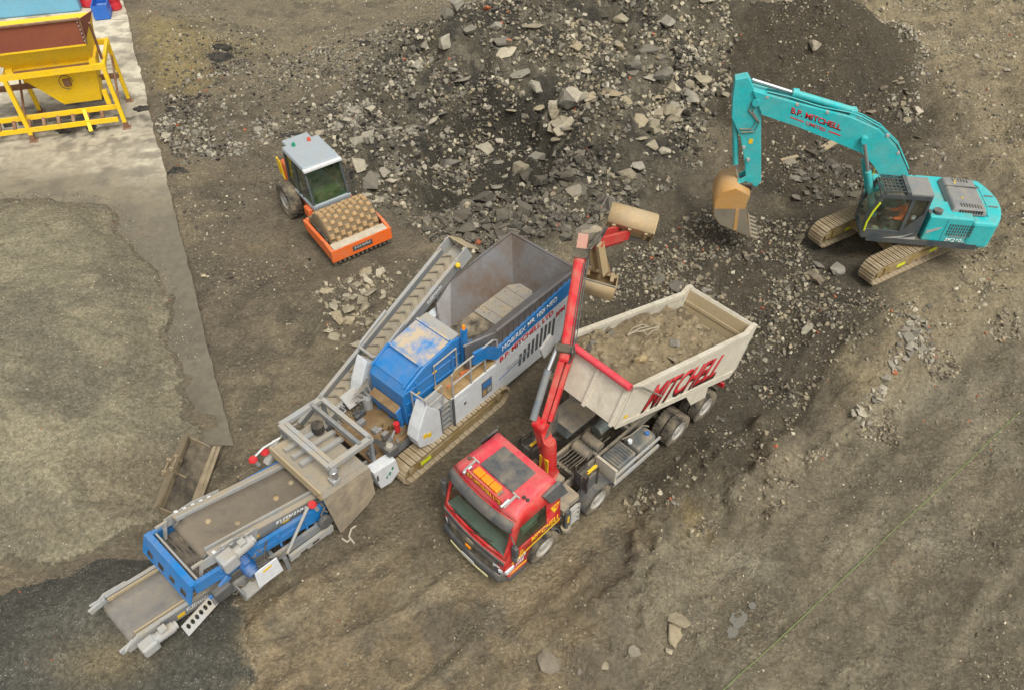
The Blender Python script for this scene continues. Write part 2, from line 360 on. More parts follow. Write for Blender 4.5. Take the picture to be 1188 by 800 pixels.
# material colours of the ground, by what lies there
C3 = lambda h: np.array(lin(h))
n1 = fbm(GX, GY, .35, 5, 51); n2 = fbm(GX, GY, 1.4, 5, 52, .6); n3 = fbm(GX, GY, .9, 4, 53); n4 = fbm(GX, GY, 5.0, 3, 54)
def blend(c, m, col): return c * (1 - m[..., None]) + C3(col) * m[..., None]
K = np.ones(GX.shape + (3,)) * C3('70675a')
K = blend(K, sstep(.42, .62, n1) * .6, '857a67'); K = blend(K, sstep(.45, .65, n2) * .45, '5c554a')
sm = lambda k, w, a=1.6: sstep(-w, w, GM[k] + GM['wa'] * a)
K = blend(K, sm('tracks', .9, 2.5) * .75 * sstep(.3, .55, n3), '93836a')
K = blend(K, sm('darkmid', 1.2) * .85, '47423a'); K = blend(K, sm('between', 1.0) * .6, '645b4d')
K = blend(K, GM['bank_'] * .5, '706a5c'); K = blend(K, GM['bank_'] * sstep(.52, .66, n1 * .5 + n2 * .5) * .6, '8b8475')
K = blend(K, GM['rh'] * (.45 + .4 * sstep(.4, .6, n2)), '93876f')
K = blend(K, sm('topmid', 1.5) * .55, '837a68'); K = blend(K, sm('tanpatch', .8) * .6, '9a8a5e')
K = blend(K, GM['rub'] * .85, '57534a'); K = blend(K, GM['rub'] * sstep(.5, .62, n2) * .7, '7d776a'); K = blend(K, GM['rub'] * sstep(.55, .66, n3) * .75, '44423f')
K = blend(K, GM['soils'] * .92, '4a443a'); K = blend(K, sm('hollow', .6) * .9, '413e38')
K = blend(K, sstep(.62, .72, n3) * .35 * (1 - GM['bank_']), '3c3a37')
TK = TF
for l0, w in ((2.9, .5), (4.6, .55), (6.4, .5), (8.2, .6), (9.6, .5), (-1.05, .4), (1.05, .4)):
    x = GX - TK.ox; y = GY - TK.oy; s = x * TK.d[0] + y * TK.d[1]; l = x * TK.n[0] + y * TK.n[1] + .35 * np.sin(s * .35 + l0) + (vnoise(s, s * 0, .4, 4) - .5) * .5
    e = np.exp(-((l - l0) / w) ** 2) * sstep(-9, -5, s) * (1 - sstep(11, 16, s)) * sstep(.3, .6, vnoise(s, l, .7, 61))
    K = blend(K, e * .30, '51493e' if l0 not in (4.6, 8.2) else '988c78')
stk = GM['isstock'] * sstep(-.4, .25, GM['stockd'])
K = blend(K, stk * .95, '6f6a5b'); K = blend(K, stk * sstep(.45, .62, n2) * .5, '7d7664'); K = blend(K, stk * sstep(.46, .6, n1) * .65, '57534a')
K = blend(K, stk * np.exp(-((GM['stockd'] - .9) / .7) ** 2) * .55, '5e584c')
K = blend(K, sm('scoop', .6) * .7, '655d4f')
pln = GM['isplan'] * sstep(-.25, .1, GM['pland'])
K = blend(K, pln * .97, '3f3f3b'); K = blend(K, pln * sstep(.42, .6, n2) * .4, '42423e')
c0 = unp(135, 775); K = blend(K, pln * np.exp(-(((GX - c0[0]) / 1.0) ** 2 + ((GY - c0[1]) / .6) ** 2)) * .7, '756850')
c0 = unp(110, 740); K = blend(K, pln * np.exp(-(((GX - c0[0]) / 1.6) ** 2 + ((GY - c0[1]) / 1.0) ** 2)) * .5, '5c5a52')
for (px, py, rx, ry, col, a) in ((810, 604, .6, .5, '9a8655', .6), (500, 45, 2.2, 1.2, '35332f', .8), (250, 65, 1.4, .8, '3a3833', .6), (250, 140, 1.8, 1.2, '46433d', .6), (560, 20, 2, 1, '3a3833', .6), (450, 120, 1.5, 1.5, '45423c', .6), (610, 555, 1.0, 2.0, '55503f', .0), (880, 640, 1.0, .5, '8f897b', .8), (960, 660, 1.2, .5, '908a7a', .5), (1090, 620, .9, .6, '8d8778', .6), (830, 690, .8, .4, '8d8676', .5), (715, 500, 1.4, .8, '7d7262', .3), (940, 600, 1.0, .7, '8d8270', .4), (300, 740, .5, 1.6, '97876a', .5), (30, 600, 1.0, .35, '48453f', .8), (960, 30, 3, 1.5, '9a8e74', .6), (1090, 60, 3, 2.5, '978b74', .5), (330, 320, 2.5, 2, '62594c', .5), (300, 280, 1, .8, '8d7f69', .5), (250, 55, 3, 1.2, '8d7f5a', .5)):
    c0 = unp(px, py); K = blend(K, np.exp(-((((GX - c0[0]) / rx) ** 2 + ((GY - c0[1]) / ry) ** 2))) * a * sstep(.3, .55, n2), col)
ss_ = (GX - TF.ox) * TF.d[0] + (GY - TF.oy) * TF.d[1]; sl_ = (GX - TF.ox) * TF.n[0] + (GY - TF.oy) * TF.n[1]
stq = fbm(ss_ * .22, sl_ * 1.5, 1., 5, 66, .6); stz = np.clip(GM['bank_'] + sm('tracks', 1.2), 0, 1) * (1 - pln) * (1 - stk)
K = blend(K, stz * sstep(.50, .66, stq) * .32, '98907c'); K = blend(K, stz * sstep(.50, .36, stq) * .25, '5f584c')
K = np.clip(K * (.84 + .32 * n4[..., None]) * np.array([1.32, 1.31, 1.205]), 0, 1)
fr2 = sstep(0, 4, np.maximum(np.maximum(np.abs(GX) - 34, GY - 50), 5.4 - GY)); K = K * (1 - fr2[..., None]) + (C3('70675a') * 1.35) * fr2[..., None]
def ground_mat(name, speck=.5, bump=.6, grain=False):
    t = NT(name); tc = t.n('ShaderNodeTexCoord').outputs['Object']
    a = t.n('ShaderNodeAttribute', attribute_name='Col').outputs['Color']
    f1 = t.noise(tc, 9, 5, .72); f2 = t.noise(tc, 34, 3, .7); f3 = t.noise(tc, 2.2, 4, .6)
    c = t.mix(t.rng(f1, .3, .7), t.mix(1, a, (.62, .61, .60), 'MULTIPLY'), t.mix(1, a, (1.3, 1.29, 1.27), 'MULTIPLY'))
    c = t.mix(t.rng(f3, .35, .65, 0, .35), c, t.mix(1, c, (.72, .72, .74), 'MULTIPLY'))
    vo = t.n('ShaderNodeTexVoronoi', feature='F1'); vo.inputs['Scale'].default_value = 22; t.l(tc, vo.inputs['Vector'])
    sp = t.math('MULTIPLY', t.rng(vo.outputs['Distance'], .30, .2), t.rng(t.noise(vo.outputs['Position'], 3.3, 2), .53, .56))
    sc = t.n('ShaderNodeValToRGB'); t.l(t.rng(vo.outputs['Color'], 0, 1), sc.inputs[0])
    sc.color_ramp.elements[0].color = (.08, .078, .075, 1); sc.color_ramp.elements[1].color = (.44, .40, .33, 1); sc.color_ramp.elements.new(.5).color = (.24, .22, .19, 1)
    c = t.mix(t.math('MULTIPLY', sp, speck), c, sc.outputs[0])
    if grain:
        v2 = t.n('ShaderNodeTexVoronoi', feature='F1'); v2.inputs['Scale'].default_value = 20; t.l(tc, v2.inputs['Vector']); rr = t.rng(v2.outputs['Color'], .1, .9, .72, 1.3)
        cb_ = t.n('ShaderNodeCombineColor'); [t.l(rr, cb_.inputs[i]) for i in range(3)]
        c = t.mix(.75, c, t.mix(1, c, cb_.outputs[0], 'MULTIPLY')); f2 = t.math('SUBTRACT', 1.0, t.math('MULTIPLY', v2.outputs['Distance'], .8))
    v3 = t.n('ShaderNodeTexVoronoi', feature='F1'); v3.inputs['Scale'].default_value = 7.5
    dm = t.n('ShaderNodeVectorMath', operation='ADD'); t.l(tc, dm.inputs[0]); nc = t.n('ShaderNodeTexNoise'); nc.inputs['Scale'].default_value = 11; t.l(tc, nc.inputs['Vector']); sc_v = t.n('ShaderNodeVectorMath', operation='SCALE'); sc_v.inputs['Scale'].default_value = .12; t.l(nc.outputs['Color'], sc_v.inputs[0]); t.l(sc_v.outputs[0], dm.inputs[1]); t.l(dm.outputs[0], v3.inputs['Vector'])
    clod = t.math('MULTIPLY', t.rng(v3.outputs['Distance'], .55, .05), t.rng(t.noise(tc, 1.1, 2, .6), .42, .6))
    c = t.mix(t.math('MULTIPLY', clod, .45), c, t.mix(1, a, (1.35, 1.33, 1.28), 'MULTIPLY')); c = t.mix(t.rng(v3.outputs['Distance'], .55, .8, 0, .45), c, t.mix(1, a, (.55, .54, .53), 'MULTIPLY'))
    f1 = t.math('ADD', f1, t.math('MULTIPLY', clod, .45))
    h = t.math('ADD', t.math('MULTIPLY', f1, 1.6), t.math('ADD', t.math('MULTIPLY', f2, .5), t.math('MULTIPLY', sp, .5)))
    b = t.bsdf(**{'Base Color': c, 'Roughness': .93, 'Normal': t.bump(h, bump, .16)}); b.inputs['Specular IOR Level'].default_value = .2
    t.l(b.outputs[0], t.out.inputs[0]); return t.m
ny, nx = GX.shape
zone = np.zeros((ny, nx), int)
zone[GM['rub'] > .5] = 1; zone[GM['soils'] > .5] = 2; zone[GM['isstock'] & (GM['stockd'] > 0)] = 3; zone[GM['isplan'] & (GM['pland'] > 0)] = 4
fz = zone[:-1, :-1]
idx = np.arange(nx * ny).reshape(ny, nx)
quads = np.stack([idx[:-1, :-1], idx[:-1, 1:], idx[1:, 1:], idx[1:, :-1]], -1)
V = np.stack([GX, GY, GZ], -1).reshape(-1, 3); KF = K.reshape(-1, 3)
def raw_mesh(name, verts, faces, cols, mat, smooth=True):
    me = bpy.data.meshes.new(name); nv, nf = len(verts), len(faces); w = faces.shape[1]
    me.vertices.add(nv); me.vertices.foreach_set('co', verts.astype(np.float32).ravel())
    me.loops.add(nf * w); me.loops.foreach_set('vertex_index', faces.astype(np.int32).ravel())
    me.polygons.add(nf); me.polygons.foreach_set('loop_start', np.arange(0, nf * w, w, dtype=np.int32))
    me.polygons.foreach_set('use_smooth', np.full(nf, smooth))
    me.update(calc_edges=True)
    if cols is not None:
        at = me.color_attributes.new('Col', 'FLOAT_COLOR', 'POINT'); at.data.foreach_set('color', np.concatenate([cols, np.ones((nv, 1))], 1).astype(np.float32).ravel())
    me.materials.append(mat); o = bpy.data.objects.new(name, me); COL.objects.link(o); return o
GMAT = ground_mat('ground_soil', .75, .8); GM2 = ground_mat('heap_rubble', .8, .9); GM3 = ground_mat('gravel_heap', .95, .32, True)
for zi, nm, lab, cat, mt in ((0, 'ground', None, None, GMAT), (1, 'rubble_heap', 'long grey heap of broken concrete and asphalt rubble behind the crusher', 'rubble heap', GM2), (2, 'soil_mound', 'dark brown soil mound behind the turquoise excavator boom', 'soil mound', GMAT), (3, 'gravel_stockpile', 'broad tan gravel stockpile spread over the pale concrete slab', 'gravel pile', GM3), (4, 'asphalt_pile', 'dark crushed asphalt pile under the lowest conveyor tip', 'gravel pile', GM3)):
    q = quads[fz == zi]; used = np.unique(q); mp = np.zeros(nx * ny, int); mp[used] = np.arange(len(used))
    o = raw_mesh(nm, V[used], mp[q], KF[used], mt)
    o['kind'] = 'structure' if zi == 0 else 'stuff'
    if lab: o['label'] = lab; o['category'] = cat
    else: o['label'] = 'compacted brown and grey earth of the yard with wheel ruts'; o['category'] = 'ground'
# concrete slab in the top left, dirt and washed out gravel lying on it
def slab_mat():
    t = NT('slab_concrete'); tc = t.n('ShaderNodeTexCoord').outputs['Object']; a = t.n('ShaderNodeAttribute', attribute_name='Col').outputs['Color']
    f2 = t.noise(tc, 5, 8, .7); f4 = t.noise(tc, 24, 6, .7)
    c = t.mix(t.rng(f2, .3, .7), t.mix(1, a, (.80, .79, .77), 'MULTIPLY'), t.mix(1, a, (1.14, 1.14, 1.13), 'MULTIPLY'))
    c = t.mix(t.rng(f4, .58, .72, 0, .35), c, t.mix(1, a, (.6, .58, .55), 'MULTIPLY'))
    b = t.bsdf(**{'Base Color': c, 'Roughness': .9, 'Normal': t.bump(f2, .15, .01)}); t.l(b.outputs[0], t.out.inputs[0]); return t.m
e0, e1 = unp(143, 0), unp(229, 350); sx_, sy_ = np.meshgrid(np.linspace(0, 1, 150), np.linspace(14.7, 54, 280))
xe = e0[0] + (e1[0] - e0[0]) * (sy_ - e0[1]) / (e1[1] - e0[1]) + (fbm(sy_, sy_ * 0, 1.3, 4, 15) - .5) * .18
SX = -42 + (xe + 42) * sx_; SZ = np.full(SX.shape, .07)
sd2 = polydist(SX, sy_, POLY['stock']) + (fbm(SX, sy_, .8, 4, 31) - .5) * 1.1
q1 = fbm(SX, sy_, .45, 5, 16, .6); q2 = fbm(SX, sy_, 1.5, 5, 17, .65); q3 = fbm(SX * .5, sy_ * 2, .8, 4, 18, .6)
SC = np.ones(SX.shape + (3,)) * C3('cbc2ab'); SC = blend(SC, sstep(.42, .62, q1) * .7, 'a39a86'); SC = blend(SC, sstep(.5, .64, q2) * .6, '8b8373'); SC = blend(SC, sstep(.56, .66, q3) * .7, '7a7264')
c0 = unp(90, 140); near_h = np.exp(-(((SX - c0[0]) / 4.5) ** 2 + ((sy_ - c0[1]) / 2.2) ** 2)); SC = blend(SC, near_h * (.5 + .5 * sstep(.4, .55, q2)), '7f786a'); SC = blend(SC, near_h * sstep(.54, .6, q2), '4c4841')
SC = blend(SC, sstep(-4.2, -.4, sd2 + (q2 - .5) * 3.5) * .92, '857b66')
SC = blend(SC, sstep(32, 25.0, sy_ + (q2 - .5) * 9) * .97, '6b6455'); SC = blend(SC, sstep(26, 19, sy_) * sstep(.46, .58, q2) * .6, '5c5548')
nyy, nxx = SX.shape; ii = np.arange(nxx * nyy).reshape(nyy, nxx); top = np.stack([SX, sy_, SZ], -1).reshape(-1, 3)
fq = np.stack([ii[:-1, :-1], ii[:-1, 1:], ii[1:, 1:], ii[1:, :-1]], -1).reshape(-1, 4)
rim = ii[:, -1]; low = np.stack([SX[:, -1] + .02, sy_[:, -1], np.full(nyy, -.3)], -1); k0 = len(top); rf = np.stack([rim[:-1], k0 + np.arange(nyy - 1), k0 + 1 + np.arange(nyy - 1), rim[1:]], -1)
SCC = np.concatenate([np.clip(SC, 0, 1).reshape(-1, 3), np.clip(SC, 0, 1)[:, -1]])
slab = raw_mesh('concrete_slab', np.concatenate([top, low]), np.concatenate([fq, rf]), SCC, slab_mat(), False); slab['kind'] = 'structure'
slab['label'] = 'pale stained concrete slab under the yellow hopper'; slab['category'] = 'pavement'
# ------------------------------------------------------------------ shared machine materials
M_RED = paint('red_paint', 'c8121f', .36, .42, top=.4); M_ROOF = paint('faded_red_roof', 'd23446', .30, .45, top=.2)
M_DGREY = paint('dark_grey_plastic', '44484c', .3, .6); M_BLACK = paint('black_rubber', '1d1d1e', .35, .8); M_TYRE = paint('dusty_tyre', '2f2d2a', .55, .9, bump=.4, top=0.)
M_STEEL = paint('dusty_steel', '75746f', .75, .55, .2); M_CHASSIS = paint('dusty_chassis', '77736a', .95, .7); M_LGREY = paint('light_grey_paint', 'a3a5a4', .5, .5)
M_CREAM = paint('cream_body_paint', 'cdc6b4', .55, .55, scale=1.5, chip=.12, chipcol='8a7c62'); M_CREAMT = paint('worn_body_inside', 'a89672', .8, .7, scale=2, chip=.3, chipcol='8b6f4a')
M_YELL = paint('yellow_paint', 'e6bd12', .15, .5); M_WHITE = paint('white_paint', 'd6d8d6', .22, .45, scale=1.4); M_CHROME = paint('polished_rod', 'c9ccce', .2, .25, .8, bump=.02)
M_AMBER = paint('amber_lens', 'f08c10', .05, .2); M_RIM = paint('grey_wheel_rim', 'a19e96', .35, .6); M_SEAT = paint('seat_fabric', 'b2b5b6', .1, .9)
M_TEXT_Y = paint('yellow_lettering', 'efc21c', .08, .5); M_TEXT_W = paint('white_lettering', 'e8e8e4', .08, .5); M_TEXT_R = paint('red_lettering', 'c8202c', .1, .5); M_TEXT_D = paint('dark_lettering', '3a2022', .1, .6)
M_GLASS = glass_mat('green_tinted_glass', 'd2e8dc', .9); M_LAMP = paint('lamp_glass', 'cfd6da', .1, .15); M_SUCK = paint('copper_dust', '8a6a45', .6, .8)
M_HOSE = paint('hydraulic_hose', '3f3e3b', .5, .7); M_TAN = paint('worn_tan_steel', 'b08d55', .5, .6, chip=.25, chipcol='8a7a66')
def wheel(parent, s, l, z, r, w, side, name='wheel', rimr=.29, lug=26):
    """tyre with tread blocks and a dished rim; side = +1 when the outer face looks to +l"""
    p = part(name, parent, (s, l, z)); h = w / 2; t = MB()
    t.lathe([(rimr, -h * .86), (r * .82, -h), (r * .95, -h * .96), (r * .985, -h * .8), (r * .985, h * .8), (r * .95, h * .96), (r * .82, h), (rimr, h * .86)], (0, 0, 0), 30, caps=False)
    for i in range(lug):
        a = 6.28318 * i / lug
        for k, o in ((-1, 0), (1, .5), (0, .25)):
            b = a + o * 6.28318 / lug; c, q = math.cos(b), math.sin(b); tx, tz = -q, c; wl = (h * .55 if k else h * .3)
            pts = []
            for rr in (r * .965, r * 1.012):
                for dl_, dt in ((-1, -1), (1, -1), (1, 1), (-1, 1)):
                    pts.append((c * rr + tx * dt * r * .065, k * h * .62 + dl_ * wl * .5, q * rr + tz * dt * r * .065))
            t.add(pts, [(0, 1, 2, 3), (4, 5, 6, 7), (0, 1, 5, 4), (1, 2, 6, 5), (2, 3, 7, 6), (3, 0, 4, 7)])
    t.build('tyre', M_TYRE, p, True)
    o = side * h; m = MB(); m.lathe([(rimr * 1.06, o * .9), (rimr * 1.0, o * .95), (rimr * .86, o * .55), (rimr * .5, o * .5), (rimr * .42, o * .82), (rimr * .18, o * .86), (.01, o * .86)], (0, 0, 0), 24, caps=False)
    for i in range(10):
        a = .628318 * i; m.cyl((rimr * .68 * math.cos(a), o * .5, rimr * .68 * math.sin(a)), (rimr * .68 * math.cos(a), o * .66, rimr * .68 * math.sin(a)), .03, n=6)
    m.build('rim', M_RIM, p, True)
    return p
# ------------------------------------------------------------------ tipper truck
T = thing('tipper_truck', 'red cab four axle tipper truck with raised cream body and folding crane', 'truck', (TF.ox, TF.oy, 0), TF.deg)
AX = (0.0, 2.15, 5.70, 7.07)
for a in AX[:2]:
    for sd_ in (-1, 1): wheel(T, a, sd_ * 1.07, .52, .52, .33, sd_, rimr=.30)
for a in AX[2:]:
    for sd_ in (-1, 1):
        wheel(T, a, sd_ * 1.15, .55, .55, .29, sd_, rimr=.30); wheel(T, a, sd_ * .83, .55, .55, .29, sd_, name='inner_wheel', rimr=.30)
for a in AX: MB().cyl((a, -1.0, .52), (a, 1.0, .52), .085).build('axle', M_CHASSIS, T)
for sd_ in (-1, 1): MB().box(-.9, 8.15, sd_ * .42 - .045, sd_ * .42 + .045, .78, 1.06).build('chassis_rail', M_CHASSIS, T)
for x in (1.0, 2.0, 3.0, 4.4, 5.1, 6.4, 7.9): MB().box(x - .05, x + .05, -.372, .372, .82, 1.02).build('cross_member', M_CHASSIS, T)
# --- cab shell
def hw(s, z):
    w = 1.22 if z < 1.45 else 1.22 - .075 * (z - 1.45) / 1.4
    if z > 2.86: w -= .42 * (z - 2.86) + 1.6 * (z - 2.86) ** 2
    if s < -1.2: w -= .5 * (-1.2 - s) ** 2 * 2
    return w
side = [(-1.36, .62), (-1.44, .9), (-1.43, 1.2), (-1.40, 1.47), (-1.33, 1.72), (-1.2, 2.2), (-1.08, 2.66), (-1.0, 2.84), (-.9, 2.93), (-.72, 2.985), (-.3, 3.01), (.2, 3.03), (.34, 3.03), (.46, 2.99), (.52, 2.88), (.53, 2.4), (.53, 1.6), (.53, 1.2), (.50, 1.22), (.47, 1.24), (.42, 1.28), (.25, 1.37), (0, 1.40), (-.25, 1.37), (-.45, 1.27), (-.6, 1.12), (-.68, .95), (-.70, .62)]
win = [(-1.16, 1.66), (-1.04, 2.1), (-.90, 2.50), (.02, 2.56), (.04, 1.66)]
cabp = part('cab', T)
for sg in (-1, 1):
    sheet('cab_side', side, [win], lambda a, b, sg=sg: (a, sg * hw(a, b), b), M_RED, cabp, .03, True)
    sheet('side_window', win, [], lambda a, b, sg=sg: (a, sg * (hw(a, b) - .02), b), M_GLASS, cabp, .012)
def strip(prof, name, mat, inset=0.):
    mb = MB(); k = 12
    bw_ = lambda s_: .10 * min(1, max(0, (-.70 - s_) / .3))
    secs = [[(s_ - bw_(s_) * (1 - (-1 + 2 * i / k) ** 2), (-1 + 2 * i / k) * (hw(s_, z_) - inset), z_) for i in range(k + 1)] for s_, z_ in prof]
    mb.loft(secs, caps=False, closed=False); o = mb.build(name, mat, cabp, True); m = o.modifiers.new('thickness', 'SOLIDIFY'); m.thickness = .03; m.offset = 0; return o
strip(side[3:0:-1], 'front_panel', M_RED); strip(side[7:15], 'roof', M_ROOF); strip(side[14:18], 'rear_wall', M_RED)
def wsf(u, v):   # windscreen surface, u across -1..1, v 0..1 up
    s_, z_ = -1.40 + .36 * v, 1.47 + 1.28 * v; return (s_ - .10 * (1 - u * u), u * (hw(s_, z_) - .0), z_)
wo_ = [(-1, 0), (-.5, 0), (0, 0), (.5, 0), (1, 0), (1, .5), (1, 1.06), (.5, 1.06), (0, 1.06), (-.5, 1.06), (-1, 1.06), (-1, .5)]; wi_ = [(-.92, .1), (-.5, .1), (0, .1), (.5, .1), (.92, .1), (.92, .5), (.92, .9), (.5, .9), (0, .9), (-.5, .9), (-.92, .9), (-.92, .5)]
sheet('windscreen_surround', wo_, [wi_], wsf, M_RED, cabp, .03, True)
mb = MB(); mb.loft([[wsf(-.94 + 1.88 * i / 10, .09 + .82 * j / 4) for i in range(11)] for j in range(5)], False, False); mb.mapv(lambda a, b, c: (a + .012, b, c)); mb.build('windscreen', M_GLASS, cabp, True)
mb = MB(); mb.loft([[(wsf(u, v)[0] - o, wsf(u, v)[1] * 1.005, wsf(u, v)[2] + z) for u in [-1.0 + 2.0 * i / 10 for i in range(11)]] for v, o, z in ((.84, .05, 0), (.88, .17, .0), (.98, .16, .02), (1.05, .05, .05))], False, False); o = mb.build('sun_visor', M_DGREY, cabp, True); o.modifiers.new('thickness', 'SOLIDIFY').thickness = .02
text('lettering', 'VOLVO', wsf(-.25, .80)[:1] + (-.28, 2.48), (wsf(.05, .8)[0] - .06, .12, 2.48), (wsf(-.25, .86)[0] - .05, -.28, 2.56), M_TEXT_W, cabp)
for l in (-.45, .25): MB().tube([tuple(Vector(wsf(l - .3, .08)) + Vector((-.03, 0, 0))), tuple(Vector(wsf(l, .2)) + Vector((-.04, 0, 0))), tuple(Vector(wsf(l + .35, .30)) + Vector((-.04, 0, 0)))], .014, 5).build('wiper', M_BLACK, cabp)
# dashboard, seats, wheel inside
MB().box(-1.38, -1.02, -1.08, 1.08, 1.25, 1.62).build('dashboard', paint('grey_dashboard', '7d8284', .1, .8), cabp)
MB().box(-1.3, .72, -1.12, 1.12, 1.05, 1.12).build('cab_floor', M_DGREY, cabp)
for l in (-.6, .62):
    m = MB().box(-.5, .05, l - .26, l + .26, 1.3, 1.55); m.quadbox([(-.05, l - .25, 1.5), (-.05, l + .25, 1.5), (.14, l + .23, 2.2), (.14, l - .23, 2.2)], (.13, 0, .03)); m.box(.12, .22, l - .13, l + .13, 2.2, 2.42); m.build('seat', M_SEAT, cabp, bevel=.03)
MB().tube([(-.95 + .1 * math.sin(a), -.6 + .22 * math.cos(a), 1.75 + .2 * math.sin(a)) for a in [6.283 * i / 16 for i in range(17)]], .018, 6).build('steering_wheel', M_BLACK, cabp)
# front: grille, bumper, lights
fp = lambda u, z, o=0: (-1.44 - .085 * (1 - u * u) - o - .02 * (1.3 - z), u * (1.19), z)
def facep(name, us, z0, z1, mat, o=.03, par=None, taper=0):
    mb = MB(); mb.loft([[fp(u, z, o) for u in us] for z in (z0, z1)], False, False); ob = mb.build(name, mat, par or cabp); ob.modifiers.new('thickness', 'SOLIDIFY').thickness = .04; return ob
us = [-1 + .2 * i for i in range(11)]
gr = facep('grille', [-.80 + .16 * i for i in range(11)], .78, 1.22, M_DGREY, .05)
for z in (.86, .96, 1.06, 1.15): facep('grille_bar', [-.74 + .148 * i for i in range(11)], z - .015, z + .015, M_BLACK, .085, gr)
facep('trim_band', [-.98 + .196 * i for i in range(11)], 1.26, 1.42, M_DGREY, .035)
facep('badge', [-.08, .08], 1.0, 1.08, M_AMBER, .10, gr); facep('badge', [-.1, .1], 1.18, 1.24, M_STEEL, .06, gr)
bp = MB(); bp.loft([[(fp(u, z)[0] - o + (.25 if abs(u) > .95 else 0), u * 1.21, z) for u in [-1.0 + .125 * i for i in range(17)]] for z, o in ((.38, .03), (.43, .10), (.60, .13), (.74, .10), (.78, .05))], False, False)
bmp = bp.build('bumper', M_DGREY, T, True); bmp.modifiers.new('thickness', 'SOLIDIFY').thickness = .03
ob = MB(); ob.loft([[(fp(u, .4, .15)[0], u * 1.19, z) for u in (-.62, -.3, 0, .3, .62)] for z in (.38, .46)], False, False); o = ob.build('bumper_strip', paint('cream_strip', 'd8cf9a', .2), bmp); o.modifiers.new('thickness', 'SOLIDIFY').thickness = .02
ob = MB(); ob.loft([[(fp(u, .5, .155)[0], u * 1.19, z) for u in (-.2, 0, .2)] for z in (.45, .55)], False, False); o = ob.build('number_plate', M_WHITE, bmp); o.modifiers.new('thickness', 'SOLIDIFY').thickness = .015
for sg in (-1, 1):
    m = MB(); m.prism([(-1.40, .80), (-1.13, .84), (-1.13, 1.02), (-1.42, .98)], sg * 1.0, sg * 1.225); m.mapv(lambda a, b, c, sg=sg: (a - .10 * (1.22 - abs(b)) / .2, b, c)); hl = m.build('headlight', M_LAMP, T, bevel=.02)
    m = MB(); m.prism([(-1.34, .62), (-.68, .62), (-.70, .84), (-1.40, .80)], sg * 1.20, sg * 1.235); m.build('corner_panel', M_RED, cabp)
    m = MB(); m.prism([(-1.30, .36), (-.74, .36), (-.69, .61), (-1.36, .61)], sg * 1.12, sg * 1.23); m.build('step_panel', M_DGREY, cabp)
text('lettering', 'BPM', fp(.72, 1.08, .07), fp(.90, 1.08, .06), fp(.72, 1.2, .07), M_TEXT_W, cabp, .1, .02)
# near side writing and stripes
L_ = lambda s_, z_, o=.022: (s_, hw(s_, z_) + o, z_)
text('door_lettering', 'MITCHELL', L_(-.55, 1.44), L_(.48, 1.49), L_(-.55, 1.66), M_TEXT_Y, cabp, .2, .01)
text('door_lettering', 'B.P.', L_(-1.16, 1.30), L_(-.82, 1.33), L_(-1.16, 1.48), M_TEXT_Y, cabp, .2)
text('door_lettering', 'GRAB\nHIRE', L_(-1.1, .92), L_(-.75, .98), L_(-1.1, 1.2), M_TEXT_W, cabp, .1)
m = MB(); m.quadbox([L_(-1.25, 1.2, .018), L_(.51, 1.38, .018), L_(.51, 1.435, .018), L_(-1.25, 1.26, .018)], (0, .006, 0)); m.build('door_stripe', M_TEXT_Y, cabp)
m = MB(); m.quadbox([L_(-1.3, .72, .02), L_(-.72, .76, .02), L_(-.72, .82, .02), L_(-1.3, .78, .02)], (0, .006, 0)); m.build('door_stripe', M_TEXT_Y, cabp)
m = MB(); m.quadbox([L_(.17, 2.22, .018), L_(.49, 2.24, .018), L_(.44, 2.02, .018), L_(.30, 1.92, .018)], (0, .006, 0)); m.build('shield_emblem', M_TEXT_Y, cabp)
for k in range(3):
    m = MB(); m.quadbox([L_(.24 + .06 * k, 2.19 - .06 * k, .026), L_(.45, 2.20 - .06 * k, .026), L_(.44, 2.17 - .06 * k, .026), L_(.26 + .06 * k, 2.16 - .06 * k, .026)], (0, .004, 0)); m.build('emblem_bar', M_TEXT_R, cabp)
m = MB(); m.quadbox([L_(-.05, 1.20, .016), L_(-.03, 1.64, .016), L_(.15, 1.66, .016), L_(.17, 1.20, .016)][:2] + [L_(-.015, 1.64, .016), L_(-.035, 1.20, .016)], (0, .004, 0)); m.build('door_seam', M_DGREY, cabp)
MB().box(-.02, .1, 1.235, 1.27, 1.5, 1.53).build('door_handle', M_BLACK, cabp)
for sg in (-1, 1):
    mp = part('mirror', T); m = MB(); m.box(-1.30, -1.18, sg * 1.26, sg * 1.44, 1.75, 2.2); m.box(-1.30, -1.2, sg * 1.27, sg * 1.42, 1.52, 1.7); m.build('mirror_housing', M_DGREY, mp, bevel=.03)
    MB().tube([(-1.18, sg * 1.15, 2.42), (-1.26, sg * 1.34, 2.36), (-1.26, sg * 1.36, 1.6), (-1.25, sg * 1.2, 1.55)], .018, 6).build('mirror_arm', M_DGREY, mp)
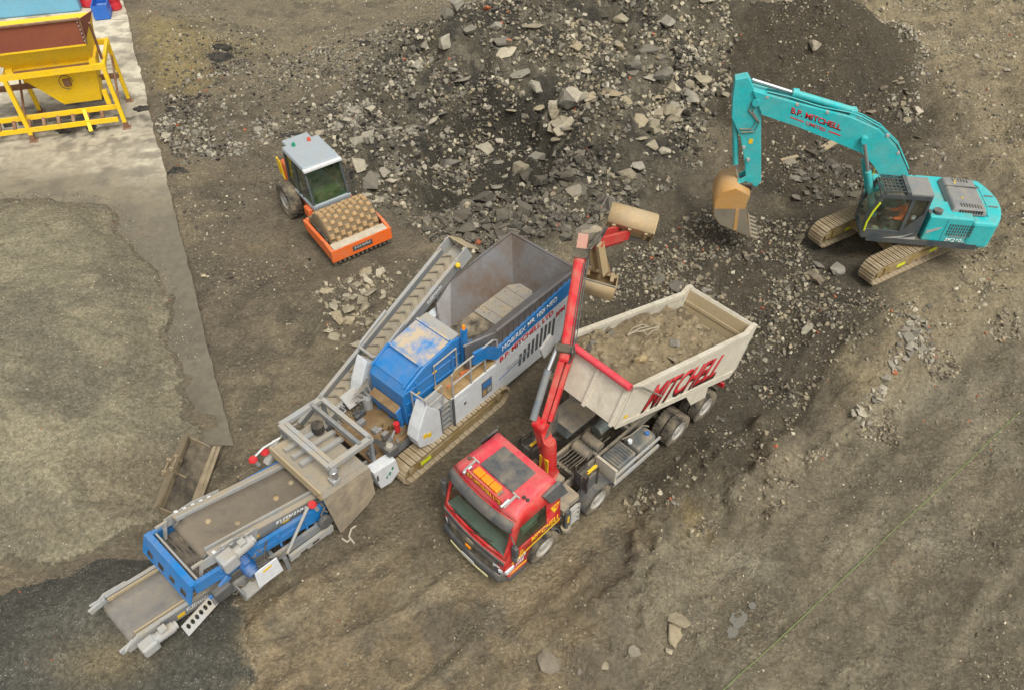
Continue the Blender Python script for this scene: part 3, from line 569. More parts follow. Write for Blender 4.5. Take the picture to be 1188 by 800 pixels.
# roof fittings
rz = lambda z=0: 3.03 + z
MB().box(-.58, .26, -.62, .56, 3.015, 3.055).build('roof_hatch', M_DGREY, cabp, bevel=.015)
lb = part('light_bar', T)
MB().box(-1.04, -.98, -.62, .68, 3.02, 3.24).build('sign_board', M_RED, lb)
text('sign_lettering', 'B.P. MITCHELL LTD', (-1.052, -.57, 3.06), (-1.052, .63, 3.06), (-1.052, -.57, 3.20), M_TEXT_Y, lb, 0, .01)
for k in range(3): MB().box(-.95, -.72, -.5 + .3 * k, -.22 + .3 * k, 3.12, 3.24).build('beacon', M_AMBER, lb, bevel=.03)
MB().box(-.93, -.74, -.52, .42, 3.06, 3.11).build('beacon_base', M_STEEL, lb)
for l in (-.72, .75):
    m = MB().bar((-1.05, l, 3.08), (-.62, l, 3.16), .05); m.bar((-.62, l - .12, 3.16), (-.62, l + .12, 3.16), .04); m.build('bracket', M_LGREY, lb)
    m = MB().tube([(-1.1, l * .93, 3.1), (-.82, l * .93, 3.12)], .05, 8); m.build('air_horn', M_CHROME, lb)
for l in (-.95, .98, .86): MB().lathe([(.05, 0), (.05, .05), (.02, .08)], (-.55 + l * .1, l, 3.0), 10, 'z').build('roof_lamp', M_BLACK, cabp)
for sg in (-1, 1):
    m = MB(); m.loft([[(-.12, sg * 1.13, 3.02), (.50, sg * 1.09, 3.06), (.60, sg * 1.26, 2.5), (.06, sg * 1.245, 2.62)], [(-.08, sg * 1.19, 2.98), (.54, sg * 1.19, 3.02), (.72, sg * 1.29, 2.48), (.10, sg * 1.275, 2.60)]]); m.build('wind_deflector', M_DGREY, T, bevel=.02)
# mudguards and steps
def guard(a, l0, l1, r=.66, name='mudguard', mat=M_DGREY, a0=10, a1=170):
    m = MB(); k = 12; secs = []
    for i in range(k + 1):
        t = R(a0 + (a1 - a0) * i / k); secs.append([(a + q * math.cos(t), l, .52 + q * math.sin(t)) for q, l in ((r, l0), (r, l1), (r - .04, l1), (r - .04, l0))])
    m.loft(secs); return m.build(name, mat, T, True)
for sg in (-1, 1): guard(2.15, sg * .82, sg * 1.26); guard(0, sg * .9, sg * 1.2, .62, a0=0, a1=60)
for sg in (-1, 1):
    st = part('step_ladder', T)
    m = MB()
    for x in (1.02, 1.34): m.box(x - .02, x + .02, sg * 1.16, sg * 1.22, .42, 1.2)
    m.build('side_rail', M_LGREY, st)
    for z in (.5, .72, .94, 1.15): MB().box(1.04, 1.32, sg * 1.12, sg * 1.22, z - .02, z + .02).build('rung', M_LGREY, st)
    MB().cyl((.90, sg * 1.15, .45), (.90, sg * 1.15, 1.25), .07).build('stabiliser_leg', M_DGREY, T); MB().cyl((.90, sg * 1.15, .34), (.90, sg * 1.15, .45), .14).build('stabiliser_foot', M_CHASSIS, T)
    MB().box(.865, .935, sg * 1.205, sg * 1.225, .75, 1.05).build('marker_strip', M_YELL, T)
MB().box(.78, 1.02, -1.12, 1.12, 1.1, 1.32).build('stabiliser_beam', M_CHASSIS, T)
# decks, racks of levers
for sg, s0 in ((-1, 1.3), (1, 1.75)):
    rk = part('control_rack', T); m = MB(); l0 = sg * .85
    for dx in (0, .42):
        for dl_ in (-.22, .22): m.bar((s0 + dx, l0 + dl_, 1.15), (s0 + dx, l0 + dl_, 1.95), .04)
    m.bar((s0, l0 - .22, 1.95), (s0 + .42, l0 - .22, 1.95), .03); m.bar((s0, l0 + .22, 1.95), (s0 + .42, l0 + .22, 1.95), .03); m.build('rack_frame', M_BLACK, rk)
    MB().box(s0 + .02, s0 + .4, l0 - .2, l0 + .2, 1.2, 1.7).build('valve_block', M_DGREY, rk)
    for i in range(6): MB().tube([(s0 + .05 + .06 * i, l0 - .1, 1.7), (s0 + .05 + .06 * i, l0 - .14, 1.92), (s0 + .05 + .06 * i, l0 - .05, 2.02)], .012, 5).build('lever', M_BLACK, rk)
    MB().box(s0 + .02, s0 + .40, l0 + .12, l0 + .20, 1.96, 2.0).build('warning_strip', M_YELL, rk)
    MB().tube([(s0 - .25, l0 + .2 * sg, 1.1), (s0 - .25, l0 + .2 * sg, 2.1), (s0 - .1, l0 + .2 * sg, 2.2), (s0, l0 + .2 * sg, 2.1)], .02, 6).build('hand_rail', M_BLACK, rk)
MB().box(.84, 1.5, -1.0, -.35, 1.12, 1.3).build('deck_plate', M_CHASSIS, T); MB().box(.84, 1.5, .5, 1.05, 1.08, 1.28).build('deck_plate', M_CHASSIS, T)
# tanks, boxes
MB().box(2.65, 3.85, -1.22, -.52, 1.2, 1.72).build('oil_tank', paint('tank_blue_grey', '5d6f73', .7, .5), T, bevel=.05)
MB().box(2.6, 3.9, -1.26, -.3, 1.724, 1.78).build('tank_lid', M_CHASSIS, T, bevel=.02)
MB().cyl((2.75, -.28, 1.12), (2.75, .28, 1.12), .17).build('air_tank', M_CHASSIS, T, True); MB().cyl((3.2, -.3, 1.1), (3.2, .3, 1.1), .17).build('air_tank', M_CHASSIS, T, True)
m = MB().cyl((3.5, -.15, 1.2), (4.3, -.15, 1.28), .2); m.cyl((4.3, -.15, 1.28), (4.9, -.1, 1.3), .13); m.build('tipping_pump', paint('tank_blue_grey', '5d6f73'), T, True)
MB().box(2.95, 3.75, .56, 1.18, .62, 1.22).build('battery_box', paint('slate_cover', '565b5c', .55), T, bevel=.04)
for i in range(7): MB().box(3.02 + .1 * i, 3.07 + .1 * i, .62, 1.12, 1.22, 1.235).build('cover_rib', M_DGREY, T)
ft = MB().box(3.85, 4.72, .56, 1.18, .6, 1.2).build('fuel_tank', paint('slate_tank', '4d5557', .5), T, bevel=.12)
MB().cyl((4.5, .95, 1.2), (4.5, .95, 1.27), .07).build('blue_cap', paint('blue_cap', '2a6fae', .1), ft); MB().cyl((3.9, .8, 1.2), (3.9, .8, 1.3), .07).build('white_cap', M_WHITE, ft)
MB().box(2.8, 4.8, 1.19, 1.25, .55, .68).build('side_guard', M_LGREY, T); MB().box(2.8, 4.8, 1.19, 1.25, .98, 1.06).build('side_guard', M_LGREY, T)
MB().box(2.78, 2.86, .5, 1.24, .55, 1.3).build('tank_bracket', M_CREAM, T); MB().tube([(3.8, .6, 1.25), (4.0, .75, 1.42), (4.5, .75, 1.42), (4.75, .8, 1.2)], .025, 6).build('pipe', M_CHASSIS, T)
for i in range(5): MB().tube([(1.6 + .1 * i, -.3 + .12 * i, 1.1), (2.2, -.2 + .1 * i, 1.15), (2.9 + .2 * i, -.25 + .12 * i, 1.1)], .02, 5).build('hose', M_HOSE, T)
MB().box(4.5, 4.9, -.36, .36, .95, 1.3).build('ram_cradle', M_CHASSIS, T); m = MB().cyl((4.3, 0, 1.3), (3.55, 0, 2.4), .13); m.cyl((3.55, 0, 2.4), (3.0, 0, 3.2), .1); m.build('tipping_ram', M_CHROME, T, True)
for sg in (-1, 1): MB().box(7.55, 7.6, sg * .7, sg * 1.25, .35, 1.0).build('mud_flap', M_BLACK, T); MB().box(8.05, 8.12, sg * .45, sg * 1.2, .6, .78).build('rear_lamp', M_TEXT_R, T)
# --- raised body, in the (s,z) plane as the photograph shows it
body = part('tipper_body', T)
FB, RB, RT, FT = (2.40, 3.62), (8.16, 1.13), (8.72, 2.62), (2.92, 4.67)     # front bottom, rear bottom, rear top, front top
lerp = lambda a, b, t: tuple(x + (y - x) * t for x, y in zip(a, b))
W = 1.25; CH = .45
for sg in (1, -1):
    fb, ft_ = (FB, FT) if sg > 0 else (lerp(FB, RB, .07), lerp(FT, RT, .07))
    pr = [fb, RB, (8.42, 1.5), RT, ft_]
    m = MB(); m.prism(pr, sg * W, sg * (W - .07)); m.build('side_panel', M_CREAM, body)
    tp = lambda t, w, q: lerp(lerp(fb, RB, t), lerp(ft_, RT, t), w)
    m = MB(); p4 = [tp(0, .93, 0), tp(1, .93, 0), tp(1, 1.03, 0), tp(0, 1.03, 0)]; m.prism(p4, sg * (W + .045), sg * (W - .11)); m.build('top_rail', M_CREAM, body)
    m = MB(); p4 = [tp(0, -.02, 0), tp(1, -.02, 0), tp(1, .13, 0), tp(0, .1, 0)]; m.prism(p4, sg * (W + .03), sg * (W - .02)); m.build('bottom_rail', M_CREAM, body)
    m = MB(); m.prism([(8.18, 1.15), (8.42, 1.3), (8.92, 2.45), (9.05, 2.78), (8.85, 2.84), (8.55, 2.72), (8.6, 2.5)], sg * (W + .03), sg * (W - .12)); m.build('rear_post', M_CREAM, body)
    m = MB(); m.prism([tp(.0, .1, 0), tp(.025, .1, 0), tp(.025, .93, 0), tp(0, .93, 0)], sg * (W + .025), sg * (W - .02)); m.build('front_post', M_CREAM, body)
    m = MB(); m.prism([lerp(FB, RB, .57), lerp(FB, RB, .78), (6.9, 1.15), (6.1, 1.45)], sg * (W + .015), sg * (W - .03)); m.build('side_gusset', M_CREAM, body)
# headboard, chamfered on the far front corner to clear the crane
fcb, fct = lerp(FB, RB, .0), FT
hb = MB(); hb.quadbox([(FB[0], -.78, FB[1]), (FB[0], W - .08, FB[1]), (FT[0], W - .08, FT[1]), (FT[0], -.78, FT[1])], (.06, 0, .02)); hbo = hb.build('headboard', M_CREAM, body)
c0, c1 = lerp(FB, RB, .07), lerp(FT, RT, .07)
MB().quadbox([(FB[0], -.78, FB[1]), (FT[0], -.78, FT[1]), (c1[0], -W, c1[1]), (c0[0], -W, c0[1])], (.06, .02, .0)).build('corner_plate', M_CREAM, body)
for l in (.18, -.72, W - .13):
    MB().quadbox([(FB[0] - .07, l - .05, FB[1]), (FB[0] - .07, l + .05, FB[1]), (FT[0] - .07, l + .05, FT[1]), (FT[0] - .07, l - .05, FT[1])], (.069, 0, .0)).build('headboard_rib', M_CREAM, body)
dn = (.35, -.15)
MB().quadbox([(FB[0], -.75, FB[1]), (FB[0], W - .1, FB[1]), (FB[0] + .28, W - .1, FB[1] - .28), (FB[0] + .28, -.75, FB[1] - .28)], (.05, 0, .04)).build('front_apron', M_CREAM, body)
m = MB(); m.tube([(FT[0] - .08, -.75, FT[1] + .16), (FT[0] - .08, W - .02, FT[1] + .13)], .10, 10); m.build('sheet_roller', paint('red_sheet', 'd23446', .2), body, True)
m = MB(); m.tube([(FT[0] - .02, W + .0, FT[1] + .1), (FT[0] + .2, W + .12, FT[1] + .05), (4.15, W + .14, 3.55)], .028, 6); m.build('sheet_arm', M_STEEL, body)
fl0, fl1 = lerp(FB, FT, .07), lerp(RB, RT, .05)
MB().quadbox([(fl0[0], -W + .08, fl0[1]), (fl0[0], W - .08, fl0[1]), (fl1[0], W - .08, fl1[1]), (fl1[0], -W + .08, fl1[1])], (-.03, 0, -.08)).build('floor', M_CREAMT, body)
for l in (-.4, .4): MB().quadbox([(FB[0] + .2, l - .06, FB[1] - .1), (FB[0] + .2, l + .06, FB[1] - .1), (RB[0], l + .06, RB[1]), (RB[0], l - .06, RB[1])], (-.08, 0, -.2)).build('body_runner', M_CHASSIS, body)
tg = MB(); tg.quadbox([(8.28, -W + .1, 1.25), (8.28, W - .1, 1.25), (8.86, W - .1, 2.74), (8.86, -W + .1, 2.74)], (.06, 0, -.02)); tgo = tg.build('tailgate', M_CREAMT, body)
MB().quadbox([(8.84, -W + .13, 2.66), (8.84, W - .13, 2.66), (8.92, W - .13, 2.82), (8.92, -W + .13, 2.82)], (.07, 0, -.03)).build('tailgate_rail', M_CREAM, tgo)
for z in (.45, .72): p_ = lerp((8.28, 1.25), (8.86, 2.74), z); MB().quadbox([(p_[0] - .03, -W + .13, p_[1]), (p_[0] - .03, W - .13, p_[1]), (p_[0], W - .13, p_[1] + .09), (p_[0], -W + .13, p_[1] + .09)], (.03, 0, 0)).build('tailgate_rail', M_CREAMT, tgo)
sp_ = lambda t, w, o=.006: (lambda q: (q[0], W + o, q[1]))(lerp(lerp(FB, RB, t), lerp(FT, RT, t), w))
text('body_lettering', 'MITCHELL', sp_(.17, .10, .012), sp_(.80, .18, .012), sp_(.17, .80, .012), M_TEXT_D, body, .35, .035)
text('body_lettering', 'MITCHELL', sp_(.175, .17, .022), sp_(.795, .25, .022), sp_(.175, .80, .022), M_TEXT_R, body, .35, .02)
MB().quadbox([sp_(.03, .2), sp_(.06, .19), sp_(.06, .26), sp_(.03, .27)], (0, .01, 0)).build('marker_plate', M_YELL, body)
# --- crane
cr = part('crane', T)
m = MB().lathe([(.34, 1.0), (.34, 1.25), (.24, 1.35), (.2, 2.6), (.17, 2.75)], (1.38, -.05, 0), 16, 'z'); m.build('column', M_RED, cr, True)
MB().box(1.15, 1.62, -.5, .4, 1.06, 1.3).build('crane_base', M_CHASSIS, cr, bevel=.03)
MB().box(1.17, 1.2, -.2, .12, 1.5, 2.2).build('warning_plate', M_YELL, cr)
H0 = Vector((1.42, -.42, 3.05)); EL = Vector(TF.lat(657, 404, -.85)); TP = Vector(TF.lat(674, 294, -1.75))
kb = Vector((1.38, -.1, 2.2))
m = MB(); m.bar(kb, H0, .3, .36); m.cyl(H0 + Vector((0, -.2, 0)), H0 + Vector((0, .2, 0)), .17); m.build('boom_foot', M_RED, cr)
m = MB(); m.bar(H0 + Vector((.1, .02, 0)), EL, .17, .28); m.build('main_boom', M_RED, cr, bevel=.02)
m = MB(); m.bar(H0 + Vector((.16, .18, .2)), EL + Vector((.0, .2, -.1)), .1, .16); m.build('boom_link', M_RED, cr)
m = MB(); m.cyl(H0 + Vector((-.1, -.2, .15)), H0.lerp(EL, .62) + Vector((-.1, -.22, .22)), .1); m.build('lift_cylinder', paint('grey_cylinder', '6f777b', .35, .35), cr, True)
MB().cyl(H0.lerp(EL, .62) + Vector((-.1, -.22, .22)), EL + Vector((-.08, -.2, .1)), .055).build('cylinder_rod', M_CHROME, cr, True)
d_ = (TP - EL).normalized()
m = MB(); m.bar(EL - d_ * .35, TP, .30, .36); m.build('outer_boom', M_RED, cr, bevel=.09)
for k in range(3): MB().tube([tuple(EL + d_ * .1 + Vector((.12 - .1 * k, .2, .1))), tuple(EL.lerp(TP, .5) + Vector((.1 - .1 * k, .20, .1 - .02 * k))), tuple(TP - d_ * .2 + Vector((.1 - .08 * k, .2, .1)))], .016, 5).build('pipe', M_DGREY, cr)
MB().bar(EL - d_ * .1, EL + d_ * .12, .48, .5).build('boom_collar', M_BLACK, cr, bevel=.04)
m = MB(); m.bar(TP - d_ * .12, TP + d_ * .12, .40, .44); m.build('boom_tip_collar', M_BLACK, cr); MB().bar(TP + d_ * .1, TP + d_ * .5, .26, .28).build('extension', paint('pale_red_extension', 'b98270', .5), cr)
text('boom_lettering', 'KENNIS', tuple(EL.lerp(TP, .55) + Vector((.0, .215, -.05))), tuple(EL.lerp(TP, .85) + Vector((.0, .215, -.05))), tuple(EL.lerp(TP, .55) + Vector((.0, .215, .08))), M_TEXT_W, cr) if False else None
m = MB(); m.loft([[tuple(EL + Vector(q) + Vector((0, o, 0))) for q in ((-.55, -.1, .05), (-.2, -.1, .35), (.0, -.1, .1), (-.15, -.1, -.25), (-.42, -.1, -.35), (-.5, -.1, -.15))] for o in (-.35, -.27)]); m.build('guard_plate', M_LGREY, cr)
for i in range(9):
    a, b, c, d = (rnd.uniform(-.25, .25) for _ in range(4))
    MB().tube([tuple(EL + Vector((.1 + .3 * a, .12 + .2 * b, -.5))), tuple(EL + Vector((-.15 + .2 * c, .28 + .1 * d, -.2 + .2 * a))), tuple(EL + Vector((-.05 + .25 * b, .3, .1 + .2 * c))), tuple(EL + d_ * (.35 + .2 * a) + Vector((.0, .22, .0)))], .022, 5).build('hose', M_HOSE, cr)
for i in range(6):
    MB().tube([tuple(H0 + Vector((-.2 + .08 * i, .16, -.75))), tuple(H0 + Vector((-.1 + .08 * i, .28, -.2))), tuple(H0.lerp(EL, .4) + Vector((0, .2 + .02 * i, -.18)))], .02, 5).build('hose', M_HOSE, cr)
# grab with two open shells
HD = Vector(TF.lat(691, 272, -2.05))
m = MB(); m.bar(TP + d_ * .45, HD, .2, .22); m.cyl(HD + Vector((0, 0, .16)), HD + Vector((0, 0, -.22)), .17); m.build('rotator', M_CHASSIS, cr)
for i in range(8):
    a, b = rnd.uniform(-.3, .3), rnd.uniform(-.3, .3); MB().tube([tuple(TP + d_ * .2 + Vector((a * .4, .2, b * .3))), tuple(HD + Vector((a, .2 + b * .4, .25 + b * .5))), tuple(HD + Vector((b * .6, a * .6, -.2)))], .022, 5).build('hose', M_HOSE, cr)
def shell(ctr, ax, nrm, w, r, mat, name):
    """clam shell: curved back along axis ax (width w), opening away from nrm; end cheeks closed"""
    ctr = Vector(ctr); ax = Vector(ax).normalized(); nrm = Vector(nrm); nrm = (nrm - nrm.dot(ax) * ax).normalized(); b = ax.cross(nrm)
    prof = [(-.25, -1.0), (.45, -1.0), (.80, -.80), (.98, -.35), (.98, .15), (.70, .75), (.10, 1.20), (-.55, 1.5)]
    m = MB(); outer = [[tuple(ctr + ax * o + nrm * r * p + b * r * q) for p, q in prof] for o in (-w / 2, w / 2)]
    m.loft(outer, caps=False, closed=False); o = m.build(name, mat, cr, True); md = o.modifiers.new('thickness', 'SOLIDIFY'); md.thickness = .05; md.offset = 0
    for k in (-w / 2, w / 2): MB().quadbox([tuple(ctr + ax * k + nrm * r * p + b * r * q) for p, q in prof], tuple(ax * .03)).build('shell_cheek', mat, o)
    for k in (-.36, -.02, .34): MB().bar(tuple(ctr + ax * (k * w + .02) + nrm * r * -.25 + b * r * -.95), tuple(ctr + ax * (k * w + .02) + nrm * r * -.45 + b * r * .2), .10, .12).build('inner_web', mat, o)
    MB().quadbox([tuple(ctr + ax * (q * w) + nrm * r * n + b * r * m) for q, n, m in ((-.48, -.25, -.98), (.48, -.25, -.98), (.48, -.38, -.45), (-.48, -.38, -.45))], tuple(nrm * .04)).build('hinge_plate', mat, o)
    MB().bar(tuple(ctr - ax * w / 2 + nrm * r * -.5 + b * r * 1.45), tuple(ctr + ax * w / 2 + nrm * r * -.5 + b * r * 1.45), .04, .16).build('cutting_edge', M_STEEL, o)
    return o
M_GRAB = paint('worn_tan_grab', 'b39a70', .7, .7, chip=.3, chipcol='a5604a', scale=2)
A_ = Vector(TF.lat(731, 262, -2.45)); B_ = Vector(TF.lat(694, 326, -2.1))
la = Vector((.62, 1.0, -.18))
shell(A_, la, Vector((.75, -.25, .75)), 1.35, .50, M_GRAB, 'grab_shell'); shell(B_, la, Vector((-.2, .15, -.9)), 1.0, .45, M_GRAB, 'grab_shell')
for l_ in (-.16, .16):
    q = Vector((0, l_, 0)); m = MB(); m.bar(HD + q + Vector((.05, 0, -.2)), A_ + q + Vector((-.25, 0, -.1)), .1, .26); m.build('grab_arm', M_RED, cr)
    m = MB(); m.bar(HD + q + Vector((0, 0, -.2)), B_ + q + Vector((.05, 0, .35)), .1, .26); m.build('grab_arm', M_GRAB, cr)
m = MB(); m.cyl(HD + Vector((.1, 0, -.5)), A_ + Vector((-.35, 0, -.35)), .08); m.build('grab_cylinder', M_RED, cr, True)
m = MB(); m.cyl(HD + Vector((.15, .1, -.45)), B_ + Vector((.25, .1, .25)), .09); m.build('grab_cylinder', M_SUCK, cr, True)
# --- soil in the body
def body_pt(t, l, h): b0 = lerp(FB, RB, t); u0 = lerp(FT, RT, t); q = lerp(b0, u0, h); return (q[0], l, q[1])
nl, nt = 56, 120; secs = []
for i in range(nt + 1):
    t = .02 + .95 * i / nt; row = []
    for j in range(nl + 1):
        l = -W + .09 + (2 * W - .18) * j / nl; u = l / W
        x_, y_ = np.array([t * 6.3]), np.array([l]); n = float(fbm(x_, y_, 1.3, 5, 91, .6)[0] - .5)
        h = .76 + .34 * math.exp(-(u / .8) ** 2 - ((t - .38) / .40) ** 2) + .10 * math.exp(-((t - .75) / .15) ** 2) * (1 - u * u) + n * .66 - .16 * max(0, t - .85) * 6
        row.append(body_pt(t, l, h))
    secs.append(row)
ld = MB(); ld.loft(secs, False, False)
t_ = NT('load_soil'); tc = t_.n('ShaderNodeTexCoord').outputs['Object']; f1 = t_.noise(tc, 1.6, 8, .7); f2 = t_.noise(tc, 14, 8, .7); f3 = t_.noise(tc, 40, 5, .7)
cc = t_.mix(t_.rng(f1, .38, .62), lin('6b5f48'), lin('8f7f61')); cc = t_.mix(t_.rng(f2, .5, .7, 0, .6), cc, lin('665d4e')); cc = t_.mix(t_.rng(f3, .62, .68, 0, .7), cc, lin('b0a58e'))
b_ = t_.bsdf(**{'Base Color': cc, 'Roughness': .95, 'Normal': t_.bump(t_.math('ADD', f2, f3), .7, .04)}); t_.l(b_.outputs[0], t_.out.inputs[0])
cl_ = []
ldo = ld.build('soil_load', t_.m, None, True); ldo.location = (TF.ox, TF.oy, 0); ldo.rotation_euler = (0, 0, R(TF.deg)); tag(ldo, 'heap of brown soil and rubble loaded in the cream tipper body', 'soil load')
def on_load(t, l, dz=0):
    x_, y_ = np.array([t * 6.3]), np.array([l]); n = float(fbm(x_, y_, 1.3, 5, 91, .6)[0] - .5); u = l / W
    h = .76 + .34 * math.exp(-(u / .8) ** 2 - ((t - .38) / .40) ** 2) + .10 * math.exp(-((t - .75) / .15) ** 2) * (1 - u * u) + n * .66 - .16 * max(0, t - .85) * 6
    q = body_pt(t, l, h); return TF.world(q[0], q[1], q[2] + dz)
cv, cf, cn = [], [], 0
for k in range(420):
    a, b = rnd.uniform(.03, .93), rnd.uniform(-1.1, 1.1); p = on_load(a, b, .01) - Vector((TF.ox, TF.oy, 0)); q = p.x * TF.d[0] + p.y * TF.d[1], p.x * TF.n[0] + p.y * TF.n[1], p.z; r_ = .03 + .11 * rnd.random() ** 3
    v = [Vector((rnd.gauss(0, 1), rnd.gauss(0, 1), rnd.gauss(0, .7))).normalized() * r_ * rnd.uniform(.8, 1.3) for _ in range(6)]
    ax6 = [(1, 0, 0), (-1, 0, 0), (0, 1, 0), (0, -1, 0), (0, 0, 1), (0, 0, -1)]
    cv += [(q[0] + x * r_ * rnd.uniform(.7, 1.3), q[1] + y * r_ * rnd.uniform(.7, 1.3), q[2] + z * r_ * rnd.uniform(.5, .9)) for x, y, z in ax6]
    cf += [tuple(i + cn for i in f) for f in ((0, 2, 4), (2, 1, 4), (1, 3, 4), (3, 0, 4), (2, 0, 5), (1, 2, 5), (3, 1, 5), (0, 3, 5))]; cn += 6
co_ = MB().add(cv, cf).build('clods', paint('load_clods', '7d6f55', .4, .95, scale=1.2), ldo); co_['kind'] = 'stuff'
LOAD_ROCKS = ((.46, .55, .45, '7f7a70', 'grey flat stone on the soil in the tipper body'), (.08, -.6, .4, '57544e', 'dark stone at the front of the load in the tipper body'), (.13, -.75, .35, '6b6860', 'second dark stone at the front of the load in the tipper body'), (.30, -.85, .45, '5f5b52', 'grey stone along the far side of the load in the tipper body'),
              (.66, .5, .3, '97856a', 'tan clod near the rear of the load in the tipper body'), (.20, .55, .5, 'a5926c', 'pale splinter of wood colour on the near side of the load'), (.40, .85, .4, '8a7f6a', 'brown clod against the near side of the tipper body'))
bag = MB(); bt = [(.30, -.35), (.36, -.5), (.44, -.62), (.50, -.45), (.52, -.2), (.47, -.05), (.42, -.15), (.40, -.35)]
pw = [on_load(a, b, .1 + .08 * (i % 3)) for i, (a, b) in enumerate(bt)]
for i in range(len(pw)): bag.tube([tuple((p.x, -p.y, p.z)) for p in (pw[i], pw[i].lerp(pw[(i + 1) % len(pw)], .5) + Vector((0, 0, .08)), pw[(i + 1) % len(pw)])], .016, 6)
for i in (1, 3): bag.tube([(p.x, -p.y, p.z) for p in (pw[i], pw[(i + 4) % 8] + Vector((0, 0, .12)), pw[(i + 5) % 8])], .022, 6)
bgo = bag.build('plastic_strap', paint('dirty_white_plastic', 'a39b85', .6, .7), None, True); tag(bgo, 'tangled dirty white strap lying on the soil in the tipper', 'strap')
# ------------------------------------------------------------------ excavator
M_TURQ = paint('turquoise_paint', '1fb4b6', .30, .5, scale=1.2); M_ENG = paint('grey_engine_cover', '777b7c', .35, .55); M_SHOE = paint('muddy_track_shoe', '8d7a5c', .7, .7, chip=.25, chipcol='5d5448'); M_MUD = paint('muddy_frame', '8a7340', .9, .8)
M_CABF = paint('slate_cab_frame', '3a4449', .2, .5); M_CLEAR = glass_mat('clear_glass', 'eef6f2', .93); M_OCHRE = paint('ochre_bucket', 'b98a4a', .45, .6, chip=.15, chipcol='8a7458'); M_BSTEEL = paint('worn_bucket_steel', '8d8574', .6, .45, .3)
M_LIME = paint('lime_strip', 'd2de1e', .05, .5)
X = thing('excavator', 'turquoise tracked excavator with ochre bucket working beside the soil mound', 'excavator', (EF.ox, EF.oy, EZ), EF.deg)
G = lambda px, py, l: (lambda q: (q[0], q[2] - EZ))(EF.lat(px, py, l))
def crawler(parent, c, deg, length, h, w, n, rollers=7, shoemat=M_SHOE, strip=True):
    """track round sprocket and idler; c = centre (s,l) in parent frame, deg turned in parent frame"""
    p = part('crawler_track', parent, (c[0], c[1], 0)); p.rotation_euler = (0, 0, R(deg)); r = h / 2 - .05; half = length / 2 - h / 2
    MB().box(-half, half, -w * .28, w * .28, h * .25, h * .68).build('track_frame', M_MUD, p, bevel=.05)
    m = MB().box(-half * .85, half * .85, w * .281, w * .36, h * .30, h * .60); m.build('frame_cover', M_MUD, p)
    for x in (-half, half): MB().cyl((x, -w * .2, h / 2), (x, w * .2, h / 2), r * .86, n=18).build('sprocket' if x > 0 else 'idler', M_MUD, p); MB().cyl((x, -w * .40, h / 2), (x, w * .40, h / 2), r * .35, n=12).build('hub', M_MUD, p)
    for i in range(rollers):
        x = -half * .8 + 1.6 * half * i / (rollers - 1); MB().cyl((x, -w * .25, h * .2), (x, w * .25, h * .2), h * .12, n=10).build('roller', M_MUD, p)
    if strip:
        for x in (-.5, .45): MB().box(x * half, x * half + .42, w * .362, w * .37, h * .38, h * .52).build('marker_strip', M_LIME, p)
    per = 4 * half + 2 * math.pi * r; sh = MB(); pl = per / n
    sh.box(-pl * .46, pl * .46, -w / 2, w / 2, -.03, .015); sh.box(-pl * .46, -pl * .30, -w / 2, w / 2, .015, .05); sh.box(pl * .05, pl * .17, -w / 2, w / 2, .015, .04)
    me = sh.mesh('track_shoe'); me.materials.append(shoemat)
    for i in range(n):
        d = per * i / n
        if d < 2 * half: x, z, a = -half + d, h / 2 + r, 0
        elif d < 2 * half + math.pi * r: t = (d - 2 * half) / r; x, z, a = half + r * math.sin(t), h / 2 + r * math.cos(t), t
        elif d < 4 * half + math.pi * r: x, z, a = half - (d - 2 * half - math.pi * r), h / 2 - r, math.pi
        else: t = (d - 4 * half - math.pi * r) / r + math.pi; x, z, a = -half + r * math.sin(t), h / 2 + r * math.cos(t), t
        o = bpy.data.objects.new('track_shoe', me); COL.objects.link(o); o.parent = p; o.location = (x, 0, z); o.rotation_euler = (0, a, 0)
    return p
UD = 30.0 - EF.deg            # undercarriage turned against the house
uc = (13.92 - EF.ox, 23.67 - EF.oy); us_, ul_ = uc[0] * EF.d[0] + uc[1] * EF.d[1], uc[0] * EF.n[0] + uc[1] * EF.n[1]
ud = (math.cos(R(UD)), math.sin(R(UD)))
for k in (-1, 1):
    # lateral direction of the turned undercarriage in (s,l): towards the viewer
    ls, ll = ud[1], ud[0]
    crawler(X, (us_ + k * 1.24 * ls, ul_ + k * 1.24 * ll), UD, 4.55, .95, .62, 46)
m = MB(); q = [(-.7, -1.1), (.7, -1.1), (.45, 0), (.7, 1.1), (-.7, 1.1), (-.45, 0)]; m.prism([(us_ + a * ud[0] + b * ud[1], ul_ - a * ud[1] + b * ud[0]) for a, b in q], .45, .8, 'z'); m.build('car_body', M_MUD, X)
MB().cyl((0, 0, .75), (0, 0, 1.1), .62, n=24).build('swing_ring', M_DGREY, X)
# house
n_ = 10; arc = [(2.95 * math.cos(R(-32 + 64 * i / n_)) + .02, 2.55 * math.sin(R(-32 + 64 * i / n_)) * 1.02) for i in range(n_ + 1)]
MB().prism([(-1.55, 1.36), (2.2, 1.38), (2.2, -1.36), (-1.3, -1.36), (-1.3, -.5), (-1.55, -.4)], 1.08, 1.3, 'z').build('revolving_frame', M_CABF, X)
m = MB(); m.prism([(1.75, 1.37), (2.35, 1.37)] + arc[::-1] + [(2.35, -1.37), (1.75, -1.37)], 1.16, 2.22, 'z'); m.build('counterweight', M_TURQ, X, bevel=.1)
m = MB(); m.box(.28, 1.74, .35, 1.36, 1.3, 2.34); m.build('side_cabinet', M_TURQ, X, bevel=.05); MB().box(.9, .91, 1.362, 1.368, 1.35, 2.25).build('door_seam', M_CABF, X)
MB().box(.3, 1.74, -1.36, .345, 1.3, 2.24).build('engine_house', M_TURQ, X, bevel=.04)
